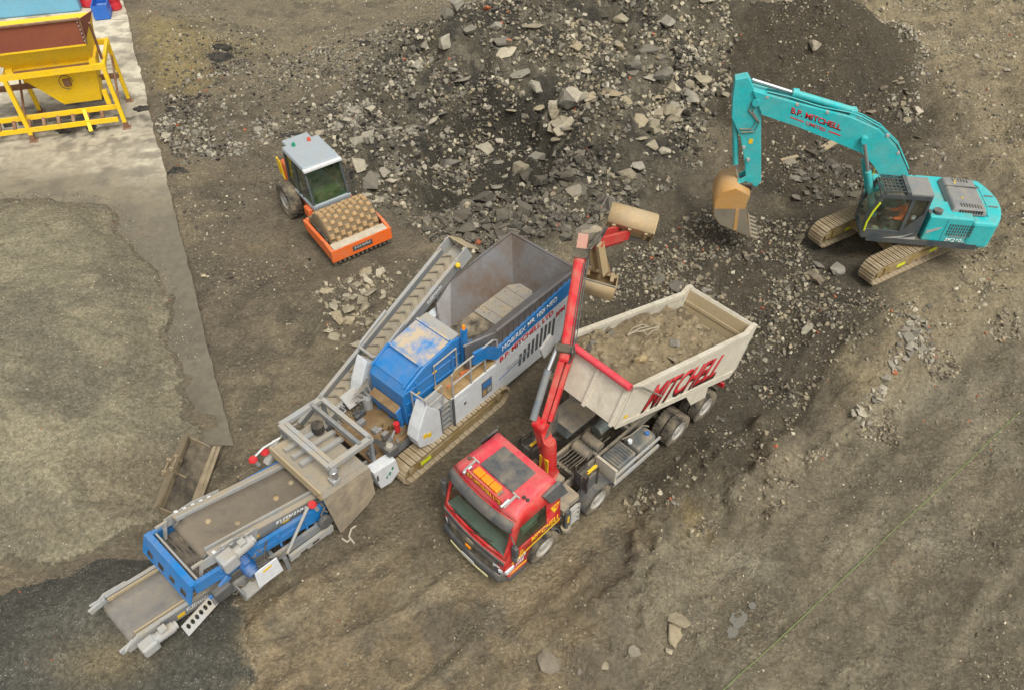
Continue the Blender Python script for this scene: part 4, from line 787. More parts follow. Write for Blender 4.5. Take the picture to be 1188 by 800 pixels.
MB().box(-1.25, .3, -1.36, -.38, 1.3, 2.18).build('tool_cabinet', M_TURQ, X, bevel=.06)
MB().box(.26, .34, .95, 1.2, 2.34, 2.36).build('hatch', M_DGREY, X)
ec = MB(); ec.loft([[(1.08, 1.0, z0) if 0 else (a, b, z) for a, b in ((1.0, -1.05), (2.25, -1.05), (2.25, 1.02), (1.0, 1.02))] for z, z0 in ((2.24, 0),)] + [[(1.12, -.98, 2.50), (2.18, -.98, 2.46), (2.18, .92, 2.46), (1.12, .92, 2.50)]]); eco = ec.build('engine_cover', M_ENG, X, bevel=.06)
for r_ in range(2):
    for i in range(9): MB().box(1.3 + .09 * i, 1.35 + .09 * i, .955 if r_ == 0 else -1.035, .99 if r_ == 0 else -.995, 2.28, 2.44).build('vent_slot', M_BLACK, eco)
for i in range(8): MB().box(1.35 + .095 * i, 1.40 + .095 * i, .62, .84, 2.482 - .003 * i, 2.492 - .003 * i).build('vent_slot', M_BLACK, eco)
for i in range(6): MB().box(1.4 + .1 * i, 1.45 + .1 * i, -.9, -.72, 2.482 - .003 * i, 2.492 - .003 * i).build('vent_slot', M_BLACK, eco)
MB().box(1.1, 2.2, -.42, -.38, 2.47, 2.515).build('cover_seam', M_DGREY, eco)
for a, b in ((1.5, .3), (1.45, -.6), (1.5, -.75)): MB().cyl((a, b, 2.48), (a, b, 2.51), .035, n=8).build('latch', M_YELL, eco)
for k in range(4):
    for i in range(10): MB().box(1.02 + .085 * i, 1.06 + .085 * i, 1.360, 1.376, 2.0 - .13 * k, 2.09 - .13 * k).build('louvre', M_CABF, X)
MB().cyl((.55, 1.1, 2.34), (.55, 1.1, 2.46), .16).build('exhaust_cap', M_DGREY, X)
for a, b in ((-.1, -.75), (.15, -1.1), (-.5, -1.15)): MB().cyl((a, b, 2.18), (a, b, 2.27), .16).build('filler_cap', M_TURQ, X)
MB().cyl((-.35, -.8, 2.2), (-.55, -.8, 3.1), .012, n=5).build('aerial', M_BLACK, X)
for pts in ([(2.3, -1.0, 2.25), (2.32, -.6, 2.38), (2.32, .6, 2.38), (2.3, .95, 2.25)], [(-1.2, -1.2, 2.2), (-1.2, -1.2, 2.9), (-.5, -1.2, 2.9), (-.4, -1.2, 2.2)], [(-1.2, -.6, 2.2), (-1.2, -.6, 2.75), (-.9, -.6, 2.75)]): MB().tube(pts, .025, 6).build('hand_rail', M_LIME if pts[0][0] < 0 else M_TURQ, X)
MB().box(2.5, 2.8, -.35, -.3, 2.22, 2.26).build('lifting_eye', M_STEEL, X); MB().box(2.5, 2.8, .3, .35, 2.22, 2.26).build('lifting_eye', M_STEEL, X)
tx = lambda s_, z_, o=.012: (s_, 1.37 + o, z_)
text('model_lettering', 'SK210', tx(1.05, 1.36), tx(1.62, 1.36), tx(1.05, 1.50), M_TEXT_W, X, .15, .02); text('model_lettering', 'LC', tx(1.65, 1.36), tx(1.74, 1.36), tx(1.65, 1.43), M_TEXT_W, X)
text('model_lettering', 'KOBELCO', tx(1.15, 1.54), tx(1.72, 1.54), tx(1.15, 1.64), M_LGREY, X, .2)
MB().prism([(.34, 1.75), (.80, 1.95), (.72, 1.82), (.34, 1.6)], 1.362, 1.372).build('grey_flash', M_LGREY, X)
# cab: open frame with panes, seat and operator
cb = part('cab', X); cb.location = (-.14, 0, .10)
C0, C1, LN, LF = -1.62, .24, 1.34, .30
cside = [(-1.62, 1.12), (.24, 1.12), (.24, 2.0), (.22, 2.98), (-1.28, 3.0), (-1.42, 2.9), (-1.68, 2.0), (-1.68, 1.5)]
door = [(-1.56, 1.5), (-1.56, 2.02), (-1.32, 2.84), (-.42, 2.86), (-.42, 1.5)]; rwin = [(-.30, 1.62), (-.30, 2.86), (.14, 2.86), (.14, 2.28)]; lowin = [(-1.50, 1.18), (-1.5, 1.42), (-.5, 1.42), (-.5, 1.18)]
for l, nm in ((LN, 'cab_side'), (LF, 'cab_side')):
    sheet(nm, cside, [door, rwin], lambda a, b, l=l: (a, l, b), M_CABF, cb, .06)
sheet('door_pane', door, [], lambda a, b: (a, LN - .01, b), M_CLEAR, cb, .01); sheet('rear_side_pane', rwin, [], lambda a, b: (a, LN - .01, b), M_CLEAR, cb, .01); sheet('far_pane', door, [], lambda a, b: (a, LF, b), M_CLEAR, cb, .01)
MB().box(C0, C1, LF, LN, 1.1, 1.16).build('cab_floor', M_CABF, cb); MB().box(.20, .25, LF + .03, LN - .03, 1.16, 2.96).build('cab_rear', M_CABF, cb)
MB().quadbox([(-1.68, LF, 2.0), (-1.68, LN, 2.0), (-1.42, LN, 2.9), (-1.42, LF, 2.9)], (.012, 0, 0)).build('front_pane', M_CLEAR, cb); MB().quadbox([(-1.68, LF, 1.5), (-1.68, LN, 1.5), (-1.68, LN, 1.98), (-1.68, LF, 1.98)], (.012, 0, 0)).build('front_pane', M_CLEAR, cb)
for l in (LF + .02, LN - .02):
    m = MB().bar((-1.66, l, 1.2), (-1.69, l, 2.0), .07); m.bar((-1.69, l, 2.0), (-1.42, l, 2.92), .07); m.build('front_post', M_CABF, cb)
MB().bar((-1.42, LF, 2.93), (-1.42, LN, 2.93), .07).build('roof_beam', M_CABF, cb)
MB().box(-.52, .24, LF - .02, LN + .02, 2.99, 3.10).build('roof', M_ENG, cb, bevel=.03); MB().box(-.66, -.53, LF - .03, LN + .03, 2.99, 3.14).build('roof_bow', M_CABF, cb)
MB().box(-1.38, -.67, LF + .03, LN - .03, 2.985, 3.0).build('roof_pane', glass_mat('roof_glass', 'cfe5e2', .35), cb)
gd = part('roof_guard', cb); m = MB()
gdm = MB()
for i in range(6): gdm.bar((-1.36 + .135 * i, LF + .02, 3.07), (-1.36 + .135 * i, LN - .02, 3.07), .028)
for i in range(6): gdm.bar((-1.38, LF + .05 + .188 * i, 3.10), (-.67, LF + .05 + .188 * i, 3.10), .028)
gdm.build('guard_grid', M_CABF, cb)
gl_ = G(1004, 270, LN + .03); MB().tube([(-1.60, LN + .05, 1.45), (-1.62, LN + .06, 1.8), (-1.55, LN + .06, 2.25), (-1.42, LN + .05, 2.65)], .035, 8).build('grab_rail', M_LIME, cb)
m = MB(); m.prism([(-.35, 1.20), (.22, 1.34), (.22, 1.2)], LN + .031, LN + .037); m.prism([(-.9, 1.18), (-.3, 1.22), (.1, 1.5), (-.2, 1.34)], LN + .031, LN + .038); m.build('grey_flash', M_LGREY, cb)
m = MB().box(-.75, -.2, .58, 1.08, 1.42, 1.6); m.quadbox([(-.28, .6, 1.55), (-.28, 1.06, 1.55), (-.08, 1.04, 2.35), (-.08, .62, 2.35)], (.14, 0, .03)); m.build('seat', M_DGREY, cb, bevel=.04)
MB().box(-.75, -.25, .42, .54, 1.5, 1.78).build('control_console', M_DGREY, cb, bevel=.02); MB().box(-.75, -.25, 1.12, 1.24, 1.5, 1.78).build('control_console', M_DGREY, cb, bevel=.02)
for l in (.48, 1.18): MB().cyl((-.78, l, 1.75), (-.82, l, 2.0), .025).build('joystick', M_BLACK, cb)
MB().box(-1.25, -.95, .95, 1.25, 1.17, 1.42).build('stowed_bag', paint('pale_bag', 'a9a78c', .2, .8), cb, bevel=.07); MB().box(-.88, -.62, .98, 1.25, 1.17, 1.44).build('stowed_bag', paint('teal_bag', '6a9a95', .2, .8), cb, bevel=.07); MB().box(-1.1, -.8, .80, .93, 1.3, 1.34).build('red_tool', M_TEXT_R, cb)
MB().lathe([(.001, .11), (.07, .09), (.10, .04), (.11, 0), (.11, -.03)], (-.02, 1.12, 1.95), 12, 'z').build('white_helmet', M_WHITE, cb, True)
# boom: box section traced in its own plane
B0 = .0
boom_bot = [G(*p, .27) for p in ((884, 133), (925, 147), (965, 163), (1000, 178), (1012, 190), (1022, 205))]; boom_top = [G(*p, .27) for p in ((874, 106), (926, 121), (988, 137), (1019, 151), (1040, 172), (1054, 202))]
foot = [(-.42, 1.75), (-.20, 2.25)]
outl = [boom_bot[0]] + boom_bot[1:] + [(-.75, 2.05), (-.3, 1.78), (-.05, 2.0), (-.22, 2.6)] + boom_top[::-1]
bo = part('boom', X)
for l in (.27, -.27): MB().prism(outl, l - .02, l + .02).build('boom_plate', M_TURQ, bo)
m = MB(); m.loft([[(p[0], l, p[1]) for p in outl] for l in (-.25, .25)], caps=False); m.build('boom_web', M_TURQ, bo)
mu = lambda t, l, o: (lambda q: (q[0], l, q[1] + o))(lerp(boom_top[1], boom_top[2], t))
def bt_(i, w, o=.0): q = lerp(boom_bot[i], boom_top[i], w); return (q[0], .27 + o, q[1])
bl = lambda t, w, o=.0: (lambda a, b: (lambda q: (q[0], .27 + o, q[1]))(lerp(a, b, w)))(lerp(boom_bot[1], boom_bot[3], t), lerp(boom_top[1], boom_top[2], t))
text('boom_lettering', 'B.P. MITCHELL', bl(-.12, .50, .022), bl(.72, .48, .022), bl(-.12, .80, .022), M_TEXT_D, bo, .1, .03); text('boom_lettering', 'B.P. MITCHELL', bl(-.115, .53, .032), bl(.715, .51, .032), bl(-.115, .80, .032), M_TEXT_R, bo, .1, .01)
text('boom_lettering', 'LIMITED', bl(.14, .25, .026), bl(.45, .25, .026), bl(.14, .40, .026), M_TEXT_R, bo, .1, .015)
for a, b in ((-.12, .10), (.50, .70)): MB().quadbox([bl(a, .30, .021), bl(b, .30, .021), bl(b, .345, .021), bl(a, .345, .021)], (0, .006, 0)).build('boom_stripe', M_TEXT_R, bo)
# arm
arm = part('arm', X); A = [G(*p, .2) for p in ((853, 93), (868, 90), (874, 101), (883, 131), (883, 211), (878, 217), (866, 214), (864, 190), (859, 160), (849, 137), (850, 115))]
m = MB(); m.prism(A, -.2, .2); m.build('arm_box', M_TURQ, arm, bevel=.02)
jp = G(877, 118, .2); MB().cyl((jp[0], -.32, jp[1]), (jp[0], .32, jp[1]), .13).build('arm_pin', M_TURQ, arm)
sk_ = G(871, 164, .2); MB().box(sk_[0] - .07, sk_[0] + .07, .205, .212, sk_[1] - .09, sk_[1] + .09).build('sticker', M_YELL, arm)
cyt, cyb = G(852, 138, 0), G(855, 190, 0)
m = MB().cyl((cyt[0] + .02, 0, cyt[1]), (cyb[0] - .05, 0, cyb[1]), .10); m.build('bucket_cylinder', M_TURQ, arm, True); cyr = G(857, 208, 0); MB().cyl((cyb[0] - .05, 0, cyb[1]), (cyr[0], 0, cyr[1]), .05).build('cylinder_rod', M_CHROME, arm, True)
# arm cylinder along the top of the boom
t0, t1, t2 = G(869, 93, 0), G(921, 112, 0), G(988, 132, 0)
m = MB().cyl((t2[0], 0, t2[1] + .12), (t1[0], 0, t1[1] + .12), .115); m.cyl((t1[0] - .08, 0, t1[1] + .13), (t1[0] + .12, 0, t1[1] + .12), .15); m.build('arm_cylinder', M_TURQ, bo, True); MB().cyl((t1[0], 0, t1[1] + .12), (t0[0] + .1, 0, t0[1] + .02), .06).build('cylinder_rod', M_CHROME, bo, True)
MB().box(t2[0] - .1, t2[0] + .15, -.16, .16, t2[1] - .1, t2[1] + .2).build('cylinder_bracket', M_TURQ, bo, bevel=.04)
for l in (.42, -.42):
    c0_, c1_, c2_ = G(1003, 166, .42), G(1006, 192, .42), (-1.25, 1.55); m = MB().cyl((c2_[0], l, c2_[1]), lerp((c2_[0], l, c2_[1]), (c0_[0], l, c0_[1]), .62), .11); m.build('boom_cylinder', M_TURQ, bo, True)
    MB().cyl(lerp((c2_[0], l, c2_[1]), (c0_[0], l, c0_[1]), .62), (c0_[0], l, c0_[1]), .06).build('cylinder_rod', M_CHROME, bo, True)
c0_ = G(1003, 163, .42); MB().cyl((c0_[0], -.5, c0_[1]), (c0_[0], .5, c0_[1]), .12).build('boom_pin', M_TURQ, bo)
for i, l in enumerate((-.12, -.05, .1, .16)):
    pts = [G(*p, 0) for p in ((1052, 196), (1040, 168), (1020, 148), (1000, 137), (985, 131), (950, 124), (915, 113), (890, 107), (876, 112))]
    MB().tube([(a, l, b + .05 + .05 * (i % 2)) for a, b in pts], .022, 5).build('pipe', M_TURQ if i % 2 else M_HOSE, bo)
MB().tube([(lambda q: (q[0], .24, q[1]))(G(*p, .24)) for p in ((885, 117), (873, 118), (869, 128), (878, 140), (872, 150), (858, 150))], .025, 6).build('hose', M_STEEL, arm); MB().tube([(lambda q: (q[0], .24, q[1]))(G(*p, .24)) for p in ((886, 121), (876, 122), (873, 130), (881, 142), (875, 153), (860, 154))], .025, 6).build('hose', M_STEEL, arm)
for px, py in ((925, 122), (960, 131), (1030, 158), (1042, 178), (890, 113), (863, 172), (868, 186)): q = G(px, py, .29); MB().box(q[0] - .05, q[0] + .05, .2, .31, q[1] - .04, q[1] + .04).build('pipe_clamp', M_LGREY, bo)
# bucket, link and teeth
bk = part('bucket', X); bp_ = [(a, b - EZ) for a, b in ((-5.80, 2.72), (-6.35, 2.98), (-6.78, 2.80), (-6.96, 2.30), (-6.90, 1.75), (-6.62, 1.36), (-5.95, 1.10), (-5.36, .88))]
lk = G(866, 203, 0); m = MB().bar((cyr[0], -.2, cyr[1]), (lk[0] + .1, -.2, lk[1] + .1), .08, .16); m.bar((cyr[0], .2, cyr[1]), (lk[0] + .1, .2, lk[1] + .1), .08, .16); m.bar((cyr[0], -.28, cyr[1]), (cyr[0], .28, cyr[1]), .1); m.build('bucket_link', M_TURQ, bk)
hp = G(868, 210, 0); MB().box(hp[0] - .45, hp[0] + .15, -.3, .3, hp[1] - .22, hp[1] + .06).build('quick_hitch', M_BLACK, bk, bevel=.05)
bw = .68; prof_out = bp_
m = MB(); m.loft([[(p[0], l, p[1]) for p in prof_out] for l in (-bw, bw)], caps=False, closed=False); o = m.build('bucket_shell', M_OCHRE, bk, True); md = o.modifiers.new('thickness', 'SOLIDIFY'); md.thickness = .06; md.offset = 0
mid_f = (-5.86, 2.15 - EZ); mid_b = (-6.94, 2.05 - EZ)
for l in (-bw, bw):
    MB().prism([bp_[0], bp_[1], bp_[2], bp_[3], mid_b, mid_f], l - .025, l + .025).build('bucket_cheek', M_OCHRE, bk); MB().prism([mid_b, bp_[4], bp_[5], bp_[6], bp_[7], mid_f], l - .022, l + .022).build('worn_cheek', M_BSTEEL, bk)
    MB().bar((-6.12, l, 2.12 - EZ), (-6.02, l, 1.16 - EZ), .07, .13).build('cheek_rib', M_OCHRE, bk)
for i in range(6):
    l = -bw + .06 + (2 * bw - .12) * i / 5; p0 = Vector((-5.45, l, .92 - EZ)); MB().bar(p0, p0 + Vector((.34, 0, -.12)), .11, .10).build('tooth', M_BSTEEL, bk, bevel=.02)
MB().bar((-5.4, -bw, .90 - EZ), (-5.4, bw, .90 - EZ), .05, .16).build('cutting_edge', M_BSTEEL, bk)
# operator
def skin_person(name, pts, edges, radii, mat, parent):
    me = bpy.data.meshes.new(name); me.from_pydata([(p[0], -p[1], p[2]) for p in pts], edges, []); o = bpy.data.objects.new(name, me); COL.objects.link(o); o.parent = parent
    md = o.modifiers.new('skin', 'SKIN'); 
    for i, r in enumerate(radii): me.skin_vertices[0].data[i].radius = (r, r)
    me.skin_vertices[0].data[0].use_root = True; o.modifiers.new('smooth', 'SUBSURF').levels = 1; me.materials.append(mat); return o
PP = thing('person', 'seated operator in orange high visibility jacket inside the turquoise excavator cab', 'person', EF.world(-.14, 0, EZ + .1), EF.deg)
pl_ = 1.0
P = [(-.40, pl_, 1.70), (-.36, pl_, 1.9), (-.33, pl_, 2.12), (-.34, pl_, 2.27), (-.36, pl_, 2.34)]; E_ = [(0, 1), (1, 2), (2, 3), (3, 4)]; Rr = [.15, .15, .17, .08, .055]
for sg in (-1, 1):
    o = len(P); P += [(-.36, pl_ + sg * .2, 2.2), (-.52, pl_ + sg * .25, 1.97), (-.76, pl_ + sg * .28, 1.98)]; E_ += [(2, o), (o, o + 1), (o + 1, o + 2)]; Rr += [.085, .07, .05]
body_o = skin_person('body', P, E_, Rr, paint('orange_hi_vis', 'ff6a1c', .0, .8), PP)
P = [(-.42, pl_, 1.62)]; E_ = []; Rr = [.15]
for sg in (-1, 1):
    o = len(P); P += [(-.5, pl_ + sg * .1, 1.66), (-.92, pl_ + sg * .14, 1.68), (-1.02, pl_ + sg * .15, 1.28), (-1.16, pl_ + sg * .16, 1.22)]; E_ += [(0, o), (o, o + 1), (o + 1, o + 2), (o + 2, o + 3)]; Rr += [.11, .085, .06, .05]
skin_person('trousers', P, E_, Rr, paint('dark_trousers', '3a3d45', .15, .9), PP)
SK = paint('skin', 'b98468', .0, .6)
hd_ = MB(); hd_.lathe([(.001, -.125), (.05, -.115), (.075, -.06), (.088, 0), (.09, .05), (.075, .10), (.04, .128), (.001, .135)], (-.38, pl_, 2.47), 14, 'z'); hd_.add([(-.46, pl_ - .018, 2.45), (-.46, pl_ + .018, 2.45), (-.495, pl_, 2.44), (-.46, pl_, 2.50)], [(0, 1, 2), (1, 3, 2), (3, 0, 2)]); hd_.build('head', SK, PP, True)
MB().lathe([(.001, .145), (.05, .135), (.09, .09), (.104, .03), (.106, .0), (.09, -.01)], (-.37, pl_, 2.5), 14, 'z').build('hair', paint('dark_hair', '2f261f', .0, .9), PP, True)
for sg in (-1, 1):
    bx, bl_, bz = -.80, pl_ + sg * .285, 1.99; P = [(bx + .04, bl_, bz), (bx - .03, bl_, bz + .005)]; E_ = [(0, 1)]; Rr = [.03, .034]
    for k, (dl_, ln) in enumerate(((-.03, .06), (-.01, .07), (.01, .065), (.03, .05))): o = len(P); P += [(bx - .05 - ln * .4, bl_ + dl_, bz), (bx - .06 - ln * .6, bl_ + dl_, bz - .04)]; E_ += [(1, o), (o, o + 1)]; Rr += [.011, .009]
    o = len(P); P += [(bx - .02, bl_ - sg * .045, bz), (bx - .06, bl_ - sg * .055, bz - .01)]; E_ += [(0, o), (o, o + 1)]; Rr += [.013, .011]
    skin_person('hand', P, E_, Rr, SK, PP)
# ------------------------------------------------------------------ tracked crusher with screen and conveyors
M_BLUE = paint('blue_paint', '1773b4', .22, .42, scale=1.3); M_BLUED = paint('blue_paint_dusted', '2c7dbd', 1.15, .6, scale=1.6, top=1., dustcol=lin('b8a68a')); M_GSTEEL = paint('hopper_steel', '7d7d7d', .5, .42, .4, dustcol=lin('6a5138'), scale=.8, top=0.)
M_CONV = paint('conveyor_grey', '74797d', .45, .5); M_CONVL = paint('conveyor_light', '9b9d9c', .55, .5); M_BELT = paint('dusty_belt', '6d6457', .35, .85, scale=1.0, dustcol=lin('8a7d69'), top=0.); M_BELTF = paint('streaked_belt', '74716c', .25, .85, scale=3, top=0.)
M_CLEAT = paint('cleated_belt', '8a8272', .6, .85); M_DECK = paint('rust_dirt_deck', '6f5638', .9, .9, top=0., dustcol=lin('8a7352')); M_MESH = paint('dark_mesh', '3a352d', .5, .8); M_REDV = paint('red_valve', 'c4252b', .1, .4); M_GREENL = paint('green_logo', '1e7d53', .05, .5)
M_WHT = paint('white_machine_paint', 'cfd2d3', .2, .42, scale=1.1); M_FRONT = paint('feeder_plate', '8d8a84', .7, .6, .1, chip=.45, chipcol='4a453d', scale=3)
K_ = thing('crusher', 'blue and white tracked crusher with steel feed hopper and discharge conveyors', 'crusher', (CF.ox, CF.oy, 0), CF.deg)
for sg in (-1, 1): crawler(K_, (2.15, sg * 1.34), 0, 4.6, .85, .56, 46, strip=False)
for x in (.6, 2.6): MB().box(x, x + .4, 1.552, 1.56, .35, .5).build('marker_strip', M_LIME if x < 1 else M_MUD, K_)
MB().box(-.4, 7.2, -.85, .85, .55, 1.0).build('main_frame', M_CONV, K_); MB().box(-.6, 1.2, -.88, .88, 1.0, 1.08).build('service_deck', M_DECK, K_)
# side housings, near and far
for sg in (1, -1):
    L0, L1 = sg * 1.5, sg * .98
    m = MB(); m.prism([(2.08, .70), (2.06, 2.02), (3.96, 2.02), (3.96, .74)], L1, L0); m.build('engine_housing', M_WHT, K_, bevel=.02)
    m = MB(); m.prism([(.62, 1.45), (.75, 1.85), (1.12, 2.6), (1.58, 1.95), (1.60, .72), (1.22, .78), (.70, 1.05)], sg * 1.05, sg * 1.49); m.build('nose_cover', M_WHT, K_, bevel=.03)
    m = MB(); m.prism([(3.965, .80), (4.37, .66), (7.05, .66), (7.40, 1.5), (7.42, 2.55), (3.965, 2.22)], sg * 1.2, L0); hop_p = m.build('hopper_side_panel', M_WHT, K_, bevel=.02)
    if sg > 0: m = MB(); m.prism([(3.0, 2.75), (3.5, 2.62), (3.96, 2.225), (7.42, 2.555), (7.44, 3.12), (4.05, 2.66), (3.5, 3.1), (3.05, 3.2)], sg * 1.42, sg * 1.515); m.build('blue_band', M_BLUE, K_)
    for i in range(5):
        if sg > 0:
            x = 4.95 + .20 * i; z0 = 1.02 + .02 * i; z1 = 1.62 + .06 * i
            m = MB(); m.prism([(x, z0 + .1), (x + .12, z0 + .1), (x + .17, z1), (x + .05, z1)], 1.501, 1.508); m.build('vent_slot', M_DGREY, hop_p)
    if sg > 0:
        for i in range(4):
            x = 5.95 + .20 * i; m = MB(); m.prism([(x, 1.2), (x + .11, 1.2), (x + .18, 1.98), (x + .06, 1.98)], 1.501, 1.508); m.build('vent_slot', M_DGREY, hop_p)
kt = lambda s_, z_, o=1.512: (s_, o, z_)
text('panel_lettering', 'MOBIREX', kt(4.2, 2.40, 1.522), kt(5.25, 2.52, 1.522), kt(4.2, 2.60, 1.522), M_TEXT_W, K_, 0, 0); text('panel_lettering', 'MR 100i NEO', kt(5.35, 2.53, 1.522), kt(6.75, 2.70, 1.522), kt(5.35, 2.74, 1.522), M_TEXT_W, K_, 0, .02)
text('panel_lettering', 'B.P. MITCHELL LTD', kt(4.1, 1.98), kt(6.6, 2.20), kt(4.1, 2.20), M_TEXT_R, K_, 0, .025); text('panel_lettering', 'KLEEMANN', kt(4.45, 1.36), kt(5.5, 1.40), kt(4.45, 1.50), M_LGREY, K_)
text('panel_lettering', 'BPM', kt(6.75, 1.95), kt(7.2, 2.02), kt(6.75, 2.14), M_TEXT_R, K_, .1, .02)
m = MB(); m.quadbox([kt(4.05, 1.22, 1.502), kt(5.7, 1.40, 1.502), kt(5.7, 1.43, 1.502), kt(4.05, 1.25, 1.502)], (0, .006, 0)); m.build('blue_line', M_BLUE, K_)
cp = MB().box(3.28, 3.72, 1.495, 1.515, 1.05, 1.7).build('control_panel', M_GSTEEL, K_)
for (x, z, w_, h_, mt) in ((3.32, 1.42, .36, .22, M_BLUE), (3.32, 1.12, .14, .2, M_TAN), (3.52, 1.12, .16, .2, M_LGREY)): MB().box(x, x + w_, 1.516, 1.522, z, z + h_).build('panel_sign', mt, cp)
MB().box(2.35, 2.75, 1.501, 1.507, 1.1, 1.75).build('housing_door', M_WHT, K_); MB().box(2.52, 2.6, 1.508, 1.52, 1.4, 1.5).build('door_handle', M_BLACK, K_)
MB().box(2.05, 2.12, 1.49, 1.53, .68, 2.04).build('black_post', M_DGREY, K_); MB().box(.86, 1.0, 1.491, 1.5, 1.32, 1.5).build('warning_sign', M_YELL, K_); MB().box(1.02, 1.16, 1.491, 1.5, 1.22, 1.4).build('warning_sign', M_YELL, K_)
lad = part('ladder', K_)
for i in range(6): MB().box(1.64, 2.02, 1.28, 1.46, .72 + .22 * i, .76 + .22 * i).build('rung', M_CONV, lad)
MB().box(1.62, 1.66, 1.27, 1.47, .66, 1.98).build('side_rail', M_CONV, lad)
# walkway with railings
MB().box(2.0, 4.1, .8, 1.44, 2.03, 2.07).build('walkway', paint('walkway_dirt', '8b7046', .8, .9, top=0., dustcol=lin('a98e63')), K_); MB().box(1.2, 2.0, .85, 1.44, 1.98, 2.02).build('walkway_step', M_CONVL, K_)
for pts in ([(2.15, 1.47, 2.05), (2.15, 1.47, 3.0), (2.3, 1.47, 3.1), (3.85, 1.47, 3.1), (4.02, 1.47, 2.98), (4.05, 1.47, 2.05)], [(2.15, 1.47, 2.6), (4.02, 1.47, 2.6)], [(2.9, 1.47, 2.05), (2.9, 1.47, 3.1)], [(3.5, 1.47, 2.05), (3.5, 1.47, 3.1)], [(1.1, 1.45, 2.0), (1.1, 1.45, 2.8), (1.75, 1.45, 2.9), (1.75, 1.45, 2.0)], [(1.1, 1.45, 2.45), (1.75, 1.45, 2.5)], [(1.1, .9, 2.0), (1.1, .9, 2.75), (1.1, 1.45, 2.8)], [(2.1, .78, 2.05), (2.1, .78, 2.9), (3.0, .78, 2.95), (3.0, .78, 2.05)]): MB().tube(pts, .03, 8).build('railing', M_CONVL, K_)
m = MB().tube([(2.25, 1.1, 2.1), (2.7, 1.15, 2.14), (3.1, 1.05, 2.12), (3.6, 1.2, 2.15), (3.95, 1.1, 2.12)], .035, 6); m.tube([(2.9, 1.0, 2.12), (3.2, 1.2, 2.2), (3.3, 1.0, 2.12)], .035, 6); m.build('orange_hose', paint('orange_hose', 'd8763a', .3, .6), K_)
# crusher box
m = MB(); m.prism([(.95, 1.2), (.93, 2.5), (1.10, 2.72), (1.75, 3.02), (2.9, 3.22), (3.3, 3.14), (3.3, 1.2)], -.75, .72); box = m.build('crusher_box', M_BLUE, K_, bevel=.04)
m = MB(); m.quadbox([(1.78, -.7, 3.035), (1.78, .67, 3.035), (2.88, .67, 3.228), (2.88, -.7, 3.228)], (-.003, 0, .02)); m.build('dusty_lid', M_BLUED, box)
m = MB(); m.quadbox([(1.12, -.68, 2.735), (1.12, .65, 2.735), (1.68, .65, 2.99), (1.68, -.68, 2.99)], (-.02, 0, .04)); m.build('hood', M_BLUE, box, bevel=.02)
for l in (-.70, .63): MB().bar((1.05, l, 2.74), (1.75, l, 3.08), .07, .1).build('hood_rail', M_BLUE, box)
for p0, p1 in (((1.75, -.7, 3.07), (1.75, .67, 3.07)), ((2.88, -.7, 3.26), (2.88, .67, 3.26))): MB().bar(p0, p1, .08, .08).build('lid_rail', M_BLUED, box)
MB().box(2.92, 3.28, -.7, .67, 3.2, 3.24).build('inlet_bar', M_CONVL, box)
for z in (1.6, 2.1, 2.55): MB().box(1.0, 3.25, .72, .76, z, z + .05).build('side_rib', M_BLUE, box)
for x in (1.4, 2.1, 2.8): MB().box(x, x + .05, .72, .765, 1.25, 2.75).build('side_rib', M_BLUE, box)
for x, z in ((1.35, 2.25), (2.05, 2.6)): MB().box(x, x + .16, .766, .775, z, z + .07).build('warning_sign', M_YELL, box)
m = MB(); m.prism([(.93, 1.95), (.70, 1.85), (.78, 1.4), (.93, 1.25)], -.6, .55); m.build('front_flap', M_BLUE, box, bevel=.03)
MB().quadbox([(.68, -.58, 1.87), (.68, .53, 1.87), (.92, .53, 1.97), (.92, -.58, 1.97)], (-.005, 0, .01)).build('flap_dirt', M_DECK, box)
for l in (-.5, 0, .5): MB().cyl((.9, l, 1.3), (.9, l, 1.0), .06).build('adjuster', M_BLUE, box)
MB().cyl((.7, -.78, 1.1), (.7, -.78, 1.55), .16).build('pump', M_CONVL, K_); MB().cyl((.62, .62, 1.2), (.62, .62, 1.55), .09).build('red_valve', M_REDV, K_)
for i in range(7): MB().tube([(.6 + .05 * i, -.8, 1.5), (.3 + .1 * i, -.95, 1.7 + .05 * i), (.9, -.85, 1.9 + .05 * i)], .022, 5).build('hose', M_HOSE if i % 2 else M_CONVL, K_)
bc = MB().bar((3.25, .85, 2.2), (3.3, .85, 3.55), .13, .16); bc.build('blue_post', M_BLUE, K_); MB().cyl((3.3, .85, 3.56), (3.3, .85, 3.68), .06, .045).build('beacon', M_AMBER, K_)
MB().box(3.4, 3.9, .5, .95, 2.08, 2.5).build('blue_drive', M_BLUE, K_, bevel=.05); MB().cyl((3.4, .9, 2.3), (3.4, .98, 2.3), .1).build('red_cap', M_REDV, K_)
